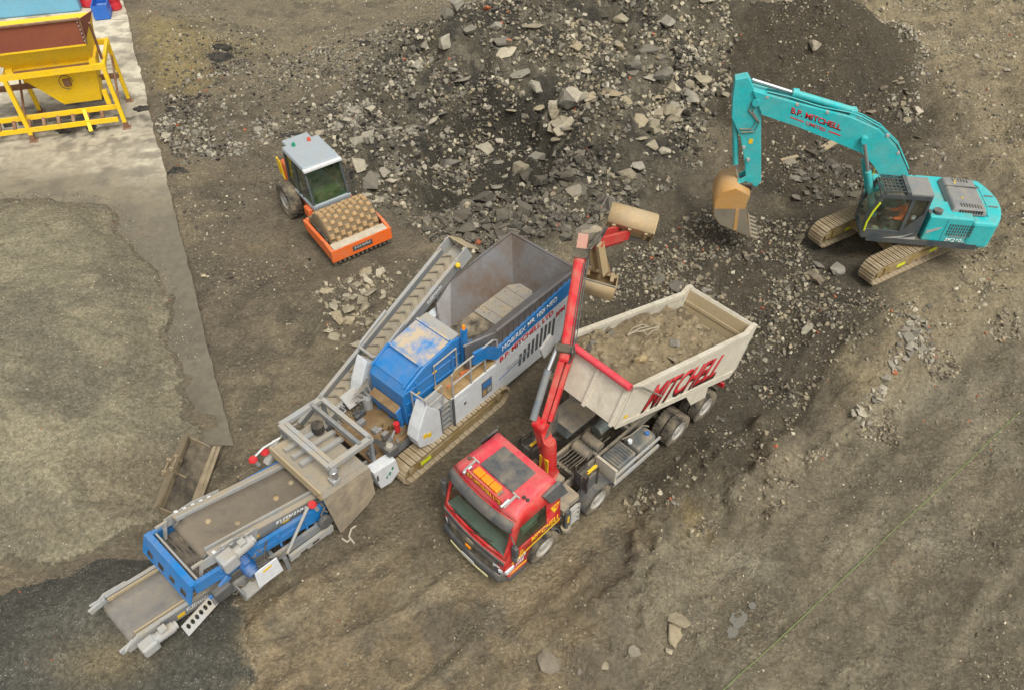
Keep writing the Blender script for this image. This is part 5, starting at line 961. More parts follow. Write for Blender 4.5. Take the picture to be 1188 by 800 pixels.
# feed hopper: flared steel plates
hp_ = part('feed_hopper', K_); HT = 3.25
ft0 = [(7.8, -1.35, HT), (4.9, -1.35, 3.02), (4.2, -1.3, 2.55), (3.9, -1.0, 2.0)]; fb0 = [(7.0, -.55, 2.0), (5.0, -.62, 1.95), (4.2, -.7, 1.9), (3.9, -.8, 1.85)]
def plate(a, b, d, nm='hopper_plate', mat=M_GSTEEL, par=None):
    m = MB(); m.loft([a, b], False, False); o = m.build(nm, mat, par or hp_); md = o.modifiers.new('thickness', 'SOLIDIFY'); md.thickness = d; md.offset = 0; return o
plate(ft0, fb0, .05); plate([(7.78, 1.40, HT), (4.9, 1.40, HT - .02), (4.0, 1.38, 3.22), (3.1, 1.0, 3.1)], [(7.35, .86, 2.86), (5.0, .90, 2.84), (4.1, .95, 2.85), (3.25, .80, 2.85)], .05); plate([(7.35, .86, 2.86), (5.0, .90, 2.84), (4.1, .95, 2.85), (3.25, .80, 2.85)], [(7.0, .5, 2.0), (5.0, .58, 1.95), (4.1, .7, 1.95), (3.3, .62, 2.2)], .05)
plate([(7.8, -1.35, HT), (7.75, 1.40, HT + .02)], [(7.0, -.55, 2.0), (7.0, .5, 2.0)], .05)
# outer faces of the hopper walls
plate([(7.76, 1.42, HT), (4.05, 1.42, 3.24)], [(7.45, 1.42, 2.6), (4.0, 1.42, 2.3)], .04, 'outer_wall'); plate([(4.05, 1.42, 3.24), (3.1, 1.05, 3.12)], [(4.0, 1.42, 2.3), (3.1, 1.05, 2.2)], .04, 'outer_wall')
plate([(7.82, -1.37, HT), (4.9, -1.37, 3.02), (4.2, -1.32, 2.55)], [(7.4, -1.37, 2.5), (5.0, -1.37, 2.1), (4.2, -1.32, 2.0)], .04, 'outer_wall'); plate([(7.82, -1.36, HT), (7.78, 1.4, HT)], [(7.5, -1.36, 2.4), (7.5, 1.4, 2.4)], .04, 'outer_wall')
for i in range(14): x = 4.3 + .25 * i; MB().bar((x, 1.45, 3.2), (x - .03, 1.45, 2.55 + .03 * i), .05, .03).build('wall_rib', M_GSTEEL, hp_)
MB().bar((7.76, 1.42, HT + .03), (4.05, 1.42, 3.27), .09, .06).build('rim_bar', M_GSTEEL, hp_); MB().bar((7.8, -1.36, HT + .03), (4.9, -1.36, 3.05), .08, .06).build('rim_bar', M_GSTEEL, hp_); MB().bar((7.8, -1.36, HT + .035), (7.78, 1.42, HT + .035), .08, .05).build('rim_bar', M_GSTEEL, hp_)

m = MB(); m.quadbox([(5.15, -.6, 2.0), (5.15, .56, 2.0), (6.75, .5, 2.08), (7.05, .25, 2.1), (7.05, -.3, 2.1), (6.75, -.55, 2.08)], (0, 0, .04)); m.build('feeder_pan', M_FRONT, hp_)
for i in range(3): MB().box(5.5 + .55 * i, 5.51 + .55 * i, -.5, .46, 2.062 + .027 * i, 2.07 + .027 * i).build('feeder_seam', M_GSTEEL, hp_)
MB().quadbox([(3.35, -.8, 1.9), (3.35, .62, 1.9), (5.15, .58, 1.96), (5.15, -.62, 1.96)], (0, 0, .03)).build('grizzly_floor', M_MESH, hp_)
# cleated return conveyor along the far side
rc = part('return_conveyor', K_); a0, a1 = Vector((-.9, -1.72, .62)), Vector((5.35, -1.72, 3.55)); dv = (a1 - a0).normalized(); nv = Vector((-dv.z, 0, dv.x)); HWB = .30
m = MB(); m.quadbox([a0 + Vector((0, -HWB, 0)), a0 + Vector((0, HWB, 0)), a1 + Vector((0, HWB, 0)), a1 + Vector((0, -HWB, 0))], tuple(nv * -.05)); m.build('belt', M_CLEAT, rc)
ch = MB(); ch.bar((0, -.26, 0), (.17, 0, 0), .05, .07); ch.bar((0, .26, 0), (.17, 0, 0), .05, .07); chm = ch.mesh('cleat'); chm.materials.append(paint('cleat_rubber', '6a6355', .6, .85))
nC = 21
for i in range(nC):
    p = a0.lerp(a1, (i + .5) / nC); o = bpy.data.objects.new('cleat', chm); COL.objects.link(o); o.parent = rc; o.location = (p.x + nv.x * .02, -p.y, p.z + nv.z * .02); o.rotation_euler = (0, -math.atan2(dv.z, dv.x), 0)
for sg in (-1, 1):
    q0 = a0 + Vector((0, sg * (HWB + .05), 0)); q1 = a1 + Vector((0, sg * (HWB + .05), 0)); m = MB(); m.quadbox([q0 - nv * .22, q1 - nv * .22, q1 + nv * .16, q0 + nv * .16], (0, sg * .05, 0)); m.build('side_beam', M_CONV, rc)
    MB().bar(q0 + nv * .18 + Vector((0, sg * .03, 0)), q1 + nv * .18 + Vector((0, sg * .03, 0)), .12, .04).build('beam_flange', M_CONVL, rc)
u0 = a0.lerp(a1, .42); u1 = a0.lerp(a1, .62)
MB().tube([tuple(u1 + nv * .3 + Vector((0, -.42, 0))), tuple(u0 + nv * .3 + Vector((.12, -.42, 0))), tuple(u0 + nv * .3 + Vector((0, -.3, 0))), tuple(u0 + nv * .3 + Vector((0, .3, 0))), tuple(u0 + nv * .3 + Vector((.12, .42, 0))), tuple(u1 + nv * .3 + Vector((0, .42, 0)))], .05, 8).build('guard_bow', M_CONVL, rc)
m = MB(); m.loft([[a1 + dv * x + Vector((0, l, 0)) + nv * z for l, z in ((-.42, .25), (-.42, -.3), (.42, -.3), (.42, .25))] for x, in ((-.1,), (.45,))], False, False); o = m.build('head_chute', M_CONVL, rc); o.modifiers.new('thickness', 'SOLIDIFY').thickness = .04
MB().quadbox([a1 + dv * .45 + Vector((0, -.42, 0)) + nv * .25, a1 + dv * .45 + Vector((0, .42, 0)) + nv * .25, a1 + dv * .75 + Vector((0, .42, 0)) - nv * .35, a1 + dv * .75 + Vector((0, -.42, 0)) - nv * .35], tuple(dv * .03)).build('chute_flap', M_CREAMT, rc)
pq = a1 - dv * .15 + Vector((0, .48, 0)) + nv * .1; MB().lathe([(.001, .09), (.06, .07), (.09, 0), (.06, -.07), (.001, -.09)], tuple(pq), 12, 'z').build('yellow_knob', M_YELL, rc, True)
text('conveyor_lettering', 'KLEEMANN', tuple(a0.lerp(a1, .76) + Vector((0, .405, 0)) - nv * .10), tuple(a0.lerp(a1, .86) + Vector((0, .405, 0)) - nv * .10), tuple(a0.lerp(a1, .76) + Vector((0, .405, 0)) + nv * .04), M_TEXT_W, rc)
for t in (.12, .5, .85): p = a0.lerp(a1, t); MB().bar(tuple(p - nv * .2), (p.x, -1.0 if t < .8 else -1.4, max(.6, p.z - .8)), .09).build('strut', M_CONV, rc)
MB().quadbox([(.15, -1.35, 1.55), (.15, -.95, 1.3), (.75, -.95, 1.3), (.85, -1.35, 1.6)], (0, 0, .03)).build('grey_shield', M_LGREY, K_)
# main discharge conveyor
mc = part('main_conveyor', K_)
b0, b1 = Vector((-.6, 0, .72)), Vector((-5.45, 0, 2.25)); d2 = (b1 - b0).normalized(); n2_ = Vector((d2.z, 0, -d2.x)); n2_ = n2_ if n2_.z > 0 else -n2_
hw2 = .62
prof = [b0] + [b0.lerp(b1, t) for t in (.25, .5, .75, .97)] + [b1 + d2 * (.16 * math.sin(R(a))) + n2_ * (.16 * (math.cos(R(a)) - 1)) for a in (0, 30, 60, 90, 120, 150, 180)]
m = MB(); m.loft([[tuple(p + Vector((0, l, 0)) + n2_ * (.10 * (abs(l) / hw2) ** 2 if i < 5 else 0)) for l in (-hw2, -hw2 * .6, 0, hw2 * .6, hw2)] for i, p in enumerate(prof)], False, False); o = m.build('belt', M_BELT, mc, True); o.modifiers.new('thickness', 'SOLIDIFY').thickness = .02
for sg in (-1, 1):
    q0 = b0 + Vector((0, sg * .76, 0)); q1 = b1 + d2 * .1 + Vector((0, sg * .76, 0)); m = MB(); m.quadbox([q0 - n2_ * .38, q1 - n2_ * .30, q1 + n2_ * .04, q0 + n2_ * .12], (0, sg * .05, 0)); m.build('side_beam', M_CONV, mc)
    MB().bar(q0 + n2_ * .14, q1 + n2_ * .08, .16, .05).build('beam_flange', paint('dusty_flange', '9a9284', .7, .7), mc); MB().bar(q0 + n2_ * .2 - Vector((0, sg * .13, 0)), q1 + n2_ * .12 - Vector((0, sg * .13, 0)), .05, .12).build('skirt_rubber', M_CONVL, mc)
    e0 = b0.lerp(b1, .76) + Vector((0, sg * .84, 0)); m = MB(); m.quadbox([e0 - n2_ * .2, q1 + Vector((0, sg * .08, 0)) + d2 * .25 - n2_ * .25, q1 + Vector((0, sg * .08, 0)) + d2 * .2 + n2_ * .05, e0.lerp(q1 + Vector((0, sg * .08, 0)), .6) + n2_ * .22, e0 + n2_ * .2], (0, sg * .03, 0)); g_ = m.build('head_guard', M_CONVL, mc)
    for k in range(5): p = e0.lerp(q1 + Vector((0, sg * .08, 0)), .2 + .17 * k) + n2_ * .15; MB().bar(p, p + d2 * .09, .09, .02).build('guard_slot', M_WHITE, g_)
    m = MB().bar(q1 + d2 * .15 + Vector((0, sg * .05, 0)), q1 + d2 * .45 - n2_ * .05 + Vector((0, sg * .05, 0)), .06); m.bar(q1 + d2 * .2 + Vector((0, sg * .05, 0)) - n2_ * .05, q1 + d2 * .2 + Vector((0, sg * .05, 0)) - n2_ * .6, .07); m.build('end_bracket', M_CONVL, mc)
MB().cyl(b1 - n2_ * .16 + Vector((0, -.66, 0)), b1 - n2_ * .16 + Vector((0, .66, 0)), .14).build('head_drum', M_CONV, mc, True)
tb = lambda t, w, o=.815: tuple(b0.lerp(b1, t) + Vector((0, o, 0)) + n2_ * w)
text('conveyor_lettering', 'KLEEMANN', tb(.64, -.16, .822), tb(.46, -.16, .822), tb(.64, .0, .822), M_TEXT_W, mc, 0, .01)
for t in (.60, .78, .42): MB().quadbox([tb(t, -.22, .813), tb(t - .04, -.22, .813), tb(t - .04, -.13, .813), tb(t, -.13, .813)], (0, .006, 0)).build('warning_sign', M_YELL, mc)
for (t, l, c) in ((.55, .15, 'a08862'), (.8, .3, '8e7d62'), (.42, -.1, '97886c'), (.9, -.2, 'a2906f'), (.3, .2, '8a7a60')):
    p = b0.lerp(b1, t) + Vector((0, l, 0)) + n2_ * .03; MB().lathe([(.001, .05), (.06, .03), (.09, 0), (.05, -.03)], tuple(p), 7, 'z').build('clod', paint('clod_' + c, c, .2, .9), mc)
# head motor
def motor(par, c, ax, r, ln, mat, nm='motor'):
    c = Vector(c); ax = Vector(ax).normalized(); m = MB().cyl(c, c + ax * ln, r, n=14); m.cyl(c + ax * ln, c + ax * (ln + .08), r * .8, n=14); m.cyl(c - ax * .05, c, r * 1.12, n=14)
    for k in range(6): m.cyl(c + ax * (ln * (.15 + .13 * k)), c + ax * (ln * (.15 + .13 * k) + .02), r * 1.08, n=14)
    o = m.build(nm, mat, par, True); MB().box(-.09, .09, -.09, .09, 0, .1).mapv(lambda a, b, q: tuple(c + ax * ln * .5 + Vector((a, b, r + q * .8)))).build('terminal_box', mat, o); return o
p = Vector((-5.35, 1.0, 2.05)); MB().box(p.x - .1, p.x + .32, .88, 1.28, 1.85, 2.3).build('gearbox', M_LGREY, mc, bevel=.05); motor(mc, (-5.0, 1.08, 2.12), (1, .02, .1), .15, .45, M_LGREY)
MB().tube([(-5.3, .9, 2.35), (-5.2, .95, 2.55), (-4.9, .95, 2.5), (-4.6, .9, 2.2), (-4.3, .86, 2.15)], .03, 6).build('cable', M_CONVL, mc)
# overbelt magnet and chute frame above the conveyor
mg = part('overbelt_magnet', K_); zt, zb = 2.5, 1.95
for l in (-1.05, 1.05): MB().bar((-2.0, l, zt), (-.55, l, zt - .12), .16, .14).build('frame_beam', M_CONVL, mg)
for x, z in ((-2.0, zt), (-.6, zt - .1)): MB().bar((x, -1.05, z), (x, 1.05, z), .13, .13).build('frame_beam', M_CONVL, mg)
MB().bar((-1.85, -1.0, zt - .02), (-1.85, 1.0, zt - .02), .12, .1).build('cross_bar', M_CONVL, mg); MB().bar((-.95, -1.05, zt - .06), (-.95, 1.05, zt - .06), .1, .2).build('perforated_beam', M_CONV, mg)
for x in (-2.0, -.6):
    for l in (-1.05, 1.05): MB().bar((x, l, zt), (x * .95 - .05, l * .95, 1.25), .1).build('leg', M_CONV, mg)
m = MB(); m.quadbox([(-2.5, -1.0, 2.0), (-2.5, 1.15, 1.95), (-1.0, 1.15, 1.72), (-1.0, -1.0, 1.80)], (0, 0, -.06)); m.build('top_plate', paint('dusty_plate', '8f897d', .75, .7), mg)
m = MB(); m.quadbox([(-2.52, -1.02, 2.06), (-2.52, 1.2, 2.0), (-2.55, 1.2, 1.72), (-2.55, -1.02, 1.78)], (.05, 0, 0)); m.build('front_lip', M_CREAMT, mg)
for l in (-.6, -.25, .1): MB().bar((-2.3, l, 2.06), (-.9, l, 1.86), .14, .1).build('idler_roll', M_CONVL, mg)
MB().cyl((-1.2, -.55, 1.95), (-1.2, -.55, 2.2), .18).build('black_motor', M_BLACK, mg)
m = MB(); m.quadbox([(-2.50, 1.22, 1.72), (-.92, 1.22, 1.50), (-.98, 1.30, .45), (-1.35, 1.34, .30), (-2.38, 1.40, .12)], (0, .03, .0)); m.build('rubber_skirt', paint('muddy_rubber', '7d7262', .6, .9, chip=.2, chipcol='4a4138', top=0.), mg)
MB().quadbox([(-2.5, 1.14, 1.95), (-2.5, 1.22, 1.74), (-.92, 1.22, 1.52), (-1.0, 1.14, 1.72)], (0, .02, .02)).build('skirt_fold', paint('dusty_plate', '8f897d'), mg)
m = MB().cyl((-1.95, 1.12, 2.0), (-1.95, 1.12, 2.38), .12); m.cyl((-1.95, 1.12, 2.38), (-1.95, 1.12, 2.42), .10); m.build('silver_motor', M_CHROME, mg, True); MB().box(-2.1, -1.85, .98, 1.25, 1.92, 2.1).build('motor_foot', M_CONVL, mg, bevel=.03)
for x, l, z in ((-2.75, 1.05, 1.62), (-3.0, -1.15, 1.85), (-2.6, -1.2, 1.75)): MB().lathe([(.10, -.06), (.13, 0), (.10, .06)], (x, l, z), 12, 'z').build('red_valve', M_REDV, mg, True); MB().tube([(x, l, z), (x + .1, l, z - .35)], .06, 6).build('valve_pipe', M_CONVL, mg)
MB().bar((-2.7, -1.1, 1.4), (-2.2, -1.15, 1.9), .2, .12).build('bracket', M_LGREY, mg); MB().tube([(-2.1, -1.1, 2.0), (-2.6, -1.2, 1.95), (-3.1, -1.2, 1.8)], .03, 6).build('hose', M_WHITE, mg)
m = MB(); m.prism([(-.92, 1.42), (-.12, 1.26), (-.05, .62), (-.40, .40), (-.78, .50)], 1.02, 1.38); wb_ = m.build('white_cabinet', M_WHT, K_, bevel=.03)
for a_, b_, c_ in ((-.40, .86, .07), (-.28, .98, .06), (-.52, .80, .05)): m = MB(); m.prism([(a_ - c_, b_), (a_, b_ - c_), (a_ + c_ * .6, b_ + c_), (a_ - c_ * .2, b_ + c_ * 1.3)], 1.382, 1.39); m.build('green_leaf', M_GREENL, wb_)
MB().box(-.86, -.80, 1.381, 1.387, .95, 1.2).build('vent_slot', M_BLACK, wb_)
m = MB(); m.quadbox([(-.55, 1.0, 2.35), (-.5, 1.0, 2.1), (-.05, 1.0, 1.1), (.1, 1.0, 1.35)], (0, .05, 0)); m.build('gusset_plate', M_DGREY, K_)
MB().box(-.25, .1, .95, 1.3, 1.35, 1.62).build('valve_case', M_DGREY, K_, bevel=.04); MB().cyl((-.1, 1.15, 1.62), (-.1, 1.15, 1.68), .1).build('gauge', M_LGREY, K_)
# blue screen box
sb = part('screen_box', K_); s0_, s1_ = -6.2, -2.4; zz = lambda s_: 1.98 - (s_ - s0_) * .225
for l in (-1.0, 1.0):
    m = MB(); m.quadbox([(s0_, l, zz(s0_) - .26), (s1_, l, zz(s1_) - .38), (s1_, l, zz(s1_) + .10), (s0_, l, zz(s0_) + .06)], (0, .05 if l > 0 else -.05, 0)); m.build('side_plate', M_BLUE, sb)
    MB().bar((s0_, l, zz(s0_) + .09), (s1_, l, zz(s1_) + .12), .12, .06).build('top_flange', M_BLUE, sb)
    if l > 0:
        MB().bar((s0_ + .6, 1.06, zz(s0_ + .6) - .2), (s1_ - .8, 1.06, zz(s1_ - .8) - .14), .03, .14).build('stiffener', M_BLUE, sb)
        for k in range(4): x = s0_ + .7 + .8 * k; MB().bar((x, 1.06, zz(x) - .45), (x, 1.06, zz(x) + .06), .06, .06).build('stiffener', M_BLUE, sb)
def ef(a, b): return (s0_ - .04 - .42 * (2.06 - b), a, b)
sheet('end_plate', [(-1.08, 1.55), (1.08, 1.55), (1.08, 2.06), (-1.08, 2.06)], [[(x, 1.68), (x + .22, 1.68), (x + .22, 1.80), (x, 1.80)] for x in (-.85, -.35, .15, .65)], ef, M_BLUE, sb, .05)
for x in (-.85, -.35, .15, .65): MB().quadbox([tuple(Vector(ef(a, b)) + Vector((-.03, 0, -.01))) for a, b in ((x, 1.67), (x + .24, 1.67), (x + .24, 1.80), (x, 1.80))], (-.008, 0, -.003)).build('slot_shade', M_BLACK, sb)  # black plates over the slots stand in for the dark inside
MB().bar((s0_ + .02, -1.05, 2.1), (s0_ + .02, 1.05, 2.1), .16, .05).build('end_flange', M_BLUE, sb); MB().bar((s0_ + .18, -1.0, 2.0), (s0_ + .18, 1.0, 2.0), .05).build('end_bar', M_CONVL, sb)
m = MB(); m.quadbox([(s0_ + .1, -.95, zz(s0_ + .1) - .22), (s0_ + .1, .95, zz(s0_ + .1) - .22), (s1_, .95, zz(s1_) - .2), (s1_, -.95, zz(s1_) - .2)], (0, 0, -.04)); m.build('screen_deck', M_MESH, sb)
for k in range(24): x = s0_ + .15 + .09 * k; MB().box(x, x + .03, -.93, .93, zz(x) - .22, zz(x) - .20).build('mesh_wire', M_GSTEEL, sb)
for l in (-.4, .35): MB().bar((s0_ + .8, l, zz(s0_ + .8) - .1), (s1_, l, zz(s1_) - .08), .3, .05).build('ochre_dirt', M_DECK, sb)
motor(sb, (-4.95, 1.12, 1.72), (.0, 1, -.35), .17, .38, paint('blue_motor', '1b5f9e', .4, .5)); m = MB(); m.quadbox([(-4.95, 1.55, 1.62), (-4.3, 1.55, 1.55), (-4.28, 1.6, .95), (-5.0, 1.6, 1.02)], (0, .04, .0)); m.build('white_guard', M_WHT, sb, bevel=.01)
MB().box(-4.75, -4.5, 1.6, 1.606, 1.42, 1.5).build('warning_sign', M_YELL, sb)
# carrier frame, legs and steps under the screen
fr_ = part('screen_frame', K_)
for l in (-1.15, 1.15): MB().bar((-6.0, l, 1.15), (-2.2, l, .62), .10, .26).build('frame_beam', M_CONV, fr_)
for x in (-5.6, -4.2, -2.8): MB().bar((x, -1.15, 1.05 - (x + 6) * .13), (x, 1.15, 1.05 - (x + 6) * .13), .1, .14).build('cross_member', M_CONV, fr_)
m = MB().bar((-3.9, 1.28, .62), (-2.5, 1.28, .46), .1, .22); m.build('lower_beam', M_CONVL, fr_); MB().cyl((-3.9, 1.25, .85), (-2.9, 1.1, 1.75), .045).build('support_rod', M_CONVL, fr_); MB().cyl((-2.65, 1.2, .9), (-2.65, 1.34, .9), .2).build('pivot_disc', M_DGREY, fr_)
for x in (-4.0, -2.6): MB().bar((x, 1.2, .0), (x, 1.2, .7), .11).build('support_leg', M_CONV, fr_); MB().bar((x, -1.2, .0), (x, -1.2, .7), .11).build('support_leg', M_CONV, fr_); MB().box(x - .16, x + .16, 1.04, 1.36, 0, .04).build('foot_plate', M_CONV, fr_); MB().box(x - .16, x + .16, -1.36, -1.04, 0, .04).build('foot_plate', M_CONV, fr_)
for x in (-3.6, -3.2): MB().bar((x, 1.335, .52), (x + .22, 1.335, .50), .01, .08).build('beam_slot', M_BLACK, fr_)
MB().box(-5.4, -4.9, 1.2, 1.55, .82, .88).build('step_tread', M_CONVL, fr_); MB().box(-5.4, -5.36, 1.2, 1.55, .88, 1.12).build('step_side', M_CONV, fr_)
pw_ = [(-6.85, 1.18), (-5.75, 1.3), (-5.75, 1.44), (-6.85, 1.32)]
hol = []
for k in range(8):
    cx_ = -6.75 + .135 * k; cz = 1.26 + .11 * (cx_ + 6.85) / 1.0
    hol.append([(cx_ + .05 * math.cos(R(a)), cz + .045 * math.sin(R(a))) for a in range(0, 360, 60)])
sheet('perforated_plank', [(-6.88, 1.15), (-5.68, 1.28), (-5.68, 1.46), (-6.88, 1.34)], hol, lambda a, b: (a, 1.12 + (b - 1.3) * -1.3, b - .28), M_CONVL, fr_, .03)
for k in range(6): x = -5.6 + .25 * k; MB().tube([(x, 1.2, 1.1), (x + .12, 1.3, .95 + .1 * (k % 2)), (x + .3, 1.22, 1.0)], .025, 5).build('hose', M_HOSE, fr_)
MB().box(-5.95, -5.45, 1.05, 1.3, 1.12, 1.5).build('drive_guard', M_DGREY, fr_, bevel=.05); MB().bar((-6.0, 1.1, 1.25), (-5.4, 1.15, 1.6), .08, .14).build('blue_bracket', M_BLUE, fr_)
# fines conveyor
fc = part('fines_conveyor', K_); f0, f1 = Vector((-4.2, 0, .62)), Vector((-7.75, 0, 1.32)); d3 = (f1 - f0).normalized(); n3 = Vector((d3.z, 0, -d3.x)); n3 = n3 if n3.z > 0 else -n3
prof = [f0] + [f0.lerp(f1, t) for t in (.3, .6, .96)] + [f1 + d3 * (.15 * math.sin(R(a))) + n3 * (.15 * (math.cos(R(a)) - 1)) for a in (0, 30, 60, 90, 120, 150, 180)]
m = MB(); m.loft([[tuple(p + Vector((0, l, 0)) + n3 * (.08 * (abs(l) / .62) ** 2 if i < 4 else 0)) for l in (-.62, -.36, 0, .36, .62)] for i, p in enumerate(prof)], False, False); o = m.build('belt', M_BELTF, fc, True); o.modifiers.new('thickness', 'SOLIDIFY').thickness = .02
for sg in (-1, 1):
    q0 = f0 + Vector((0, sg * .74, 0)); q1 = f1 + Vector((0, sg * .74, 0)); m = MB(); m.quadbox([q0 - n3 * .25, q1 - n3 * .22, q1 + n3 * .1, q0 + n3 * .12], (0, sg * .05, 0)); m.build('side_beam', M_CONV, fc); MB().bar(q0 + n3 * .14, q1 + n3 * .12, .10, .05).build('beam_flange', M_CONVL, fc)
    MB().bar(q0 + n3 * .1 - Vector((0, sg * .12, 0)), q1 + n3 * .1 - Vector((0, sg * .12, 0)), .05, .1).build('skirt_rubber', M_CREAMT, fc)
    m = MB().bar(q1 + n3 * .02, q1 + d3 * .42 - n3 * .12, .07, .16); m.bar(q1 + d3 * .1 + n3 * .1, q1 + d3 * .35 - n3 * .02 + Vector((0, sg * .1, 0)), .05); m.build('end_bracket', M_LGREY, fc)
    m = MB(); m.quadbox([q1 - d3 * .55 + n3 * .16, q1 + n3 * .18, q1 + d3 * .3 - n3 * .05, q1 + d3 * .25 - n3 * .2, q1 - d3 * .5 - n3 * .1], (0, sg * .08, 0)); m.build('head_guard', M_CONVL, fc)
MB().cyl(f1 - n3 * .15 + Vector((0, -.66, 0)), f1 - n3 * .15 + Vector((0, .66, 0)), .13).build('head_drum', M_CONV, fc, True)
MB().box(-7.85, -7.45, .86, 1.2, 1.05, 1.4).build('gearbox', M_LGREY, fc, bevel=.06); motor(fc, (-7.45, 1.02, 1.26), (1, 0, -.12), .14, .45, M_LGREY)
text('conveyor_lettering', 'KLEEMANN', tuple(f0.lerp(f1, .66) + Vector((0, .80, 0)) - n3 * .1), tuple(f0.lerp(f1, .5) + Vector((0, .80, 0)) - n3 * .1), tuple(f0.lerp(f1, .66) + Vector((0, .80, 0)) + n3 * .03), M_TEXT_W, fc)
for t in (.73, .48): q = f0.lerp(f1, t); MB().quadbox([tuple(q + Vector((0, .792, 0)) - n3 * .15), tuple(q - d3 * .2 + Vector((0, .792, 0)) - n3 * .15), tuple(q - d3 * .2 + Vector((0, .792, 0)) - n3 * .03), tuple(q + Vector((0, .792, 0)) - n3 * .03)], (0, .006, 0)).build('warning_sign', M_YELL, fc)

# cables and hoses draped over the plant
hr = random.Random(5)
for k in range(34):
    s_, l_ = hr.choice(((-2.4, 1.0), (-1.2, 1.05), (-.3, .9), (.3, .8), (.5, -.9), (-1.5, -1.05), (-.4, -.95), (-2.2, -1.1), (3.4, .9), (-4.6, 1.15), (-5.2, 1.2))); z_ = 1.05 + hr.random() * .7
    pts = [(s_ + hr.uniform(-.3, .3), l_ + hr.uniform(-.12, .12), z_)]
    for i in range(4): pts.append((pts[-1][0] + hr.uniform(-.25, .35), pts[-1][1] + hr.uniform(-.12, .12), max(.6, pts[-1][2] + hr.uniform(-.25, .2))))
    MB().tube(pts, hr.choice((.018, .024, .03)), 5).build('cable', hr.choice((M_HOSE, M_HOSE, M_CONVL, M_CONV)), K_)
for k in range(16):
    s_, l_, z_ = hr.choice(((-.2, .9, 1.08), (.2, -.6, 1.08), (-.4, .1, 1.08), (.3, .3, 1.08))); a, b = hr.uniform(-.3, .3), hr.uniform(-.3, .3); w_ = hr.uniform(.05, .14)
    MB().box(s_ + a - w_, s_ + a + w_, l_ + b - w_ * .7, l_ + b + w_ * .7, z_, z_ + hr.uniform(.06, .25)).build('fitting', hr.choice((M_CONV, M_DGREY, M_CONVL, M_DECK)), K_, bevel=.02)
# ------------------------------------------------------------------ stones
def rock_mesh(seed, flat=.6, n=13, rough=0):
    r = random.Random(seed); bm = bmesh.new()
    for _ in range(n):
        v = Vector((r.gauss(0, 1), r.gauss(0, 1), r.gauss(0, 1))).normalized() * r.uniform(.78, 1.0)
        bm.verts.new((v.x * .5 * r.uniform(.85, 1), v.y * .40, v.z * .5 * flat))
    res = bmesh.ops.convex_hull(bm, input=bm.verts)
    bmesh.ops.delete(bm, geom=[g for g in res['geom_interior'] if isinstance(g, bmesh.types.BMVert)], context='VERTS')
    if rough:
        bmesh.ops.subdivide_edges(bm, edges=bm.edges, cuts=rough, use_grid_fill=True)
        for v in bm.verts:
            q = v.co * 7 + Vector((seed, 0, 0)); from_n = math.sin(q.x * 2.1 + q.y * 3.3) * math.cos(q.z * 4.1 + q.y) ; v.co *= 1 + .05 * from_n + r.uniform(-.035, .035)
    bmesh.ops.triangulate(bm, faces=bm.faces); bmesh.ops.recalc_face_normals(bm, faces=bm.faces)
    me = bpy.data.meshes.new('rock'); bm.to_mesh(me); bm.free(); return me
def rock_material(name, attr):
    t = NT(name); tc = t.n('ShaderNodeTexCoord').outputs['Object']
    if attr: base = t.n('ShaderNodeAttribute', attribute_name='Col').outputs['Color']
    else: base = t.n('ShaderNodeObjectInfo').outputs['Color']
    f1 = t.noise(tc, 6, 8, .7); f2 = t.noise(tc, 30, 6, .7)
    c = t.mix(t.rng(f1, .3, .7), t.mix(1, base, (.72, .71, .70), 'MULTIPLY'), t.mix(1, base, (1.2, 1.19, 1.16), 'MULTIPLY'))
    g = t.n('ShaderNodeNewGeometry'); sx = t.n('ShaderNodeSeparateXYZ'); t.l(g.outputs['Normal'], sx.inputs[0])
    c = t.mix(t.math('MULTIPLY', t.rng(sx.outputs['Z'], .3, 1, 0, .45), t.rng(f2, .35, .6)), c, lin('8b8170'))
    b = t.bsdf(**{'Base Color': c, 'Roughness': .9, 'Normal': t.bump(f2, .35, .02)}); b.inputs['Specular IOR Level'].default_value = .25
    t.l(b.outputs[0], t.out.inputs[0]); return t.m
RM_S = rock_material('loose_stone', True); RM_O = rock_material('broken_rock', False)
PAL = {'grey': ['7d796d', '8d887b', '9b9585', '68645b', 'aaa28f'], 'dark': ['504c43', '5d594f', '48443b', '69645a', '3b3832'], 'light': ['a59c87', '999079', 'b5ab94', '8d846f', 'a09378'],
       'mix': ['7d796d', '968f7d', '55524c', 'a39a84', '92866d', '625d53', '7d7766', 'bcb39c'], 'black': ['1d1d1d', '272726', '212221'], 'soil': ['6f6656', '7d7462', '5c5549', '8d8269']}
POLYR = dict(POLY)
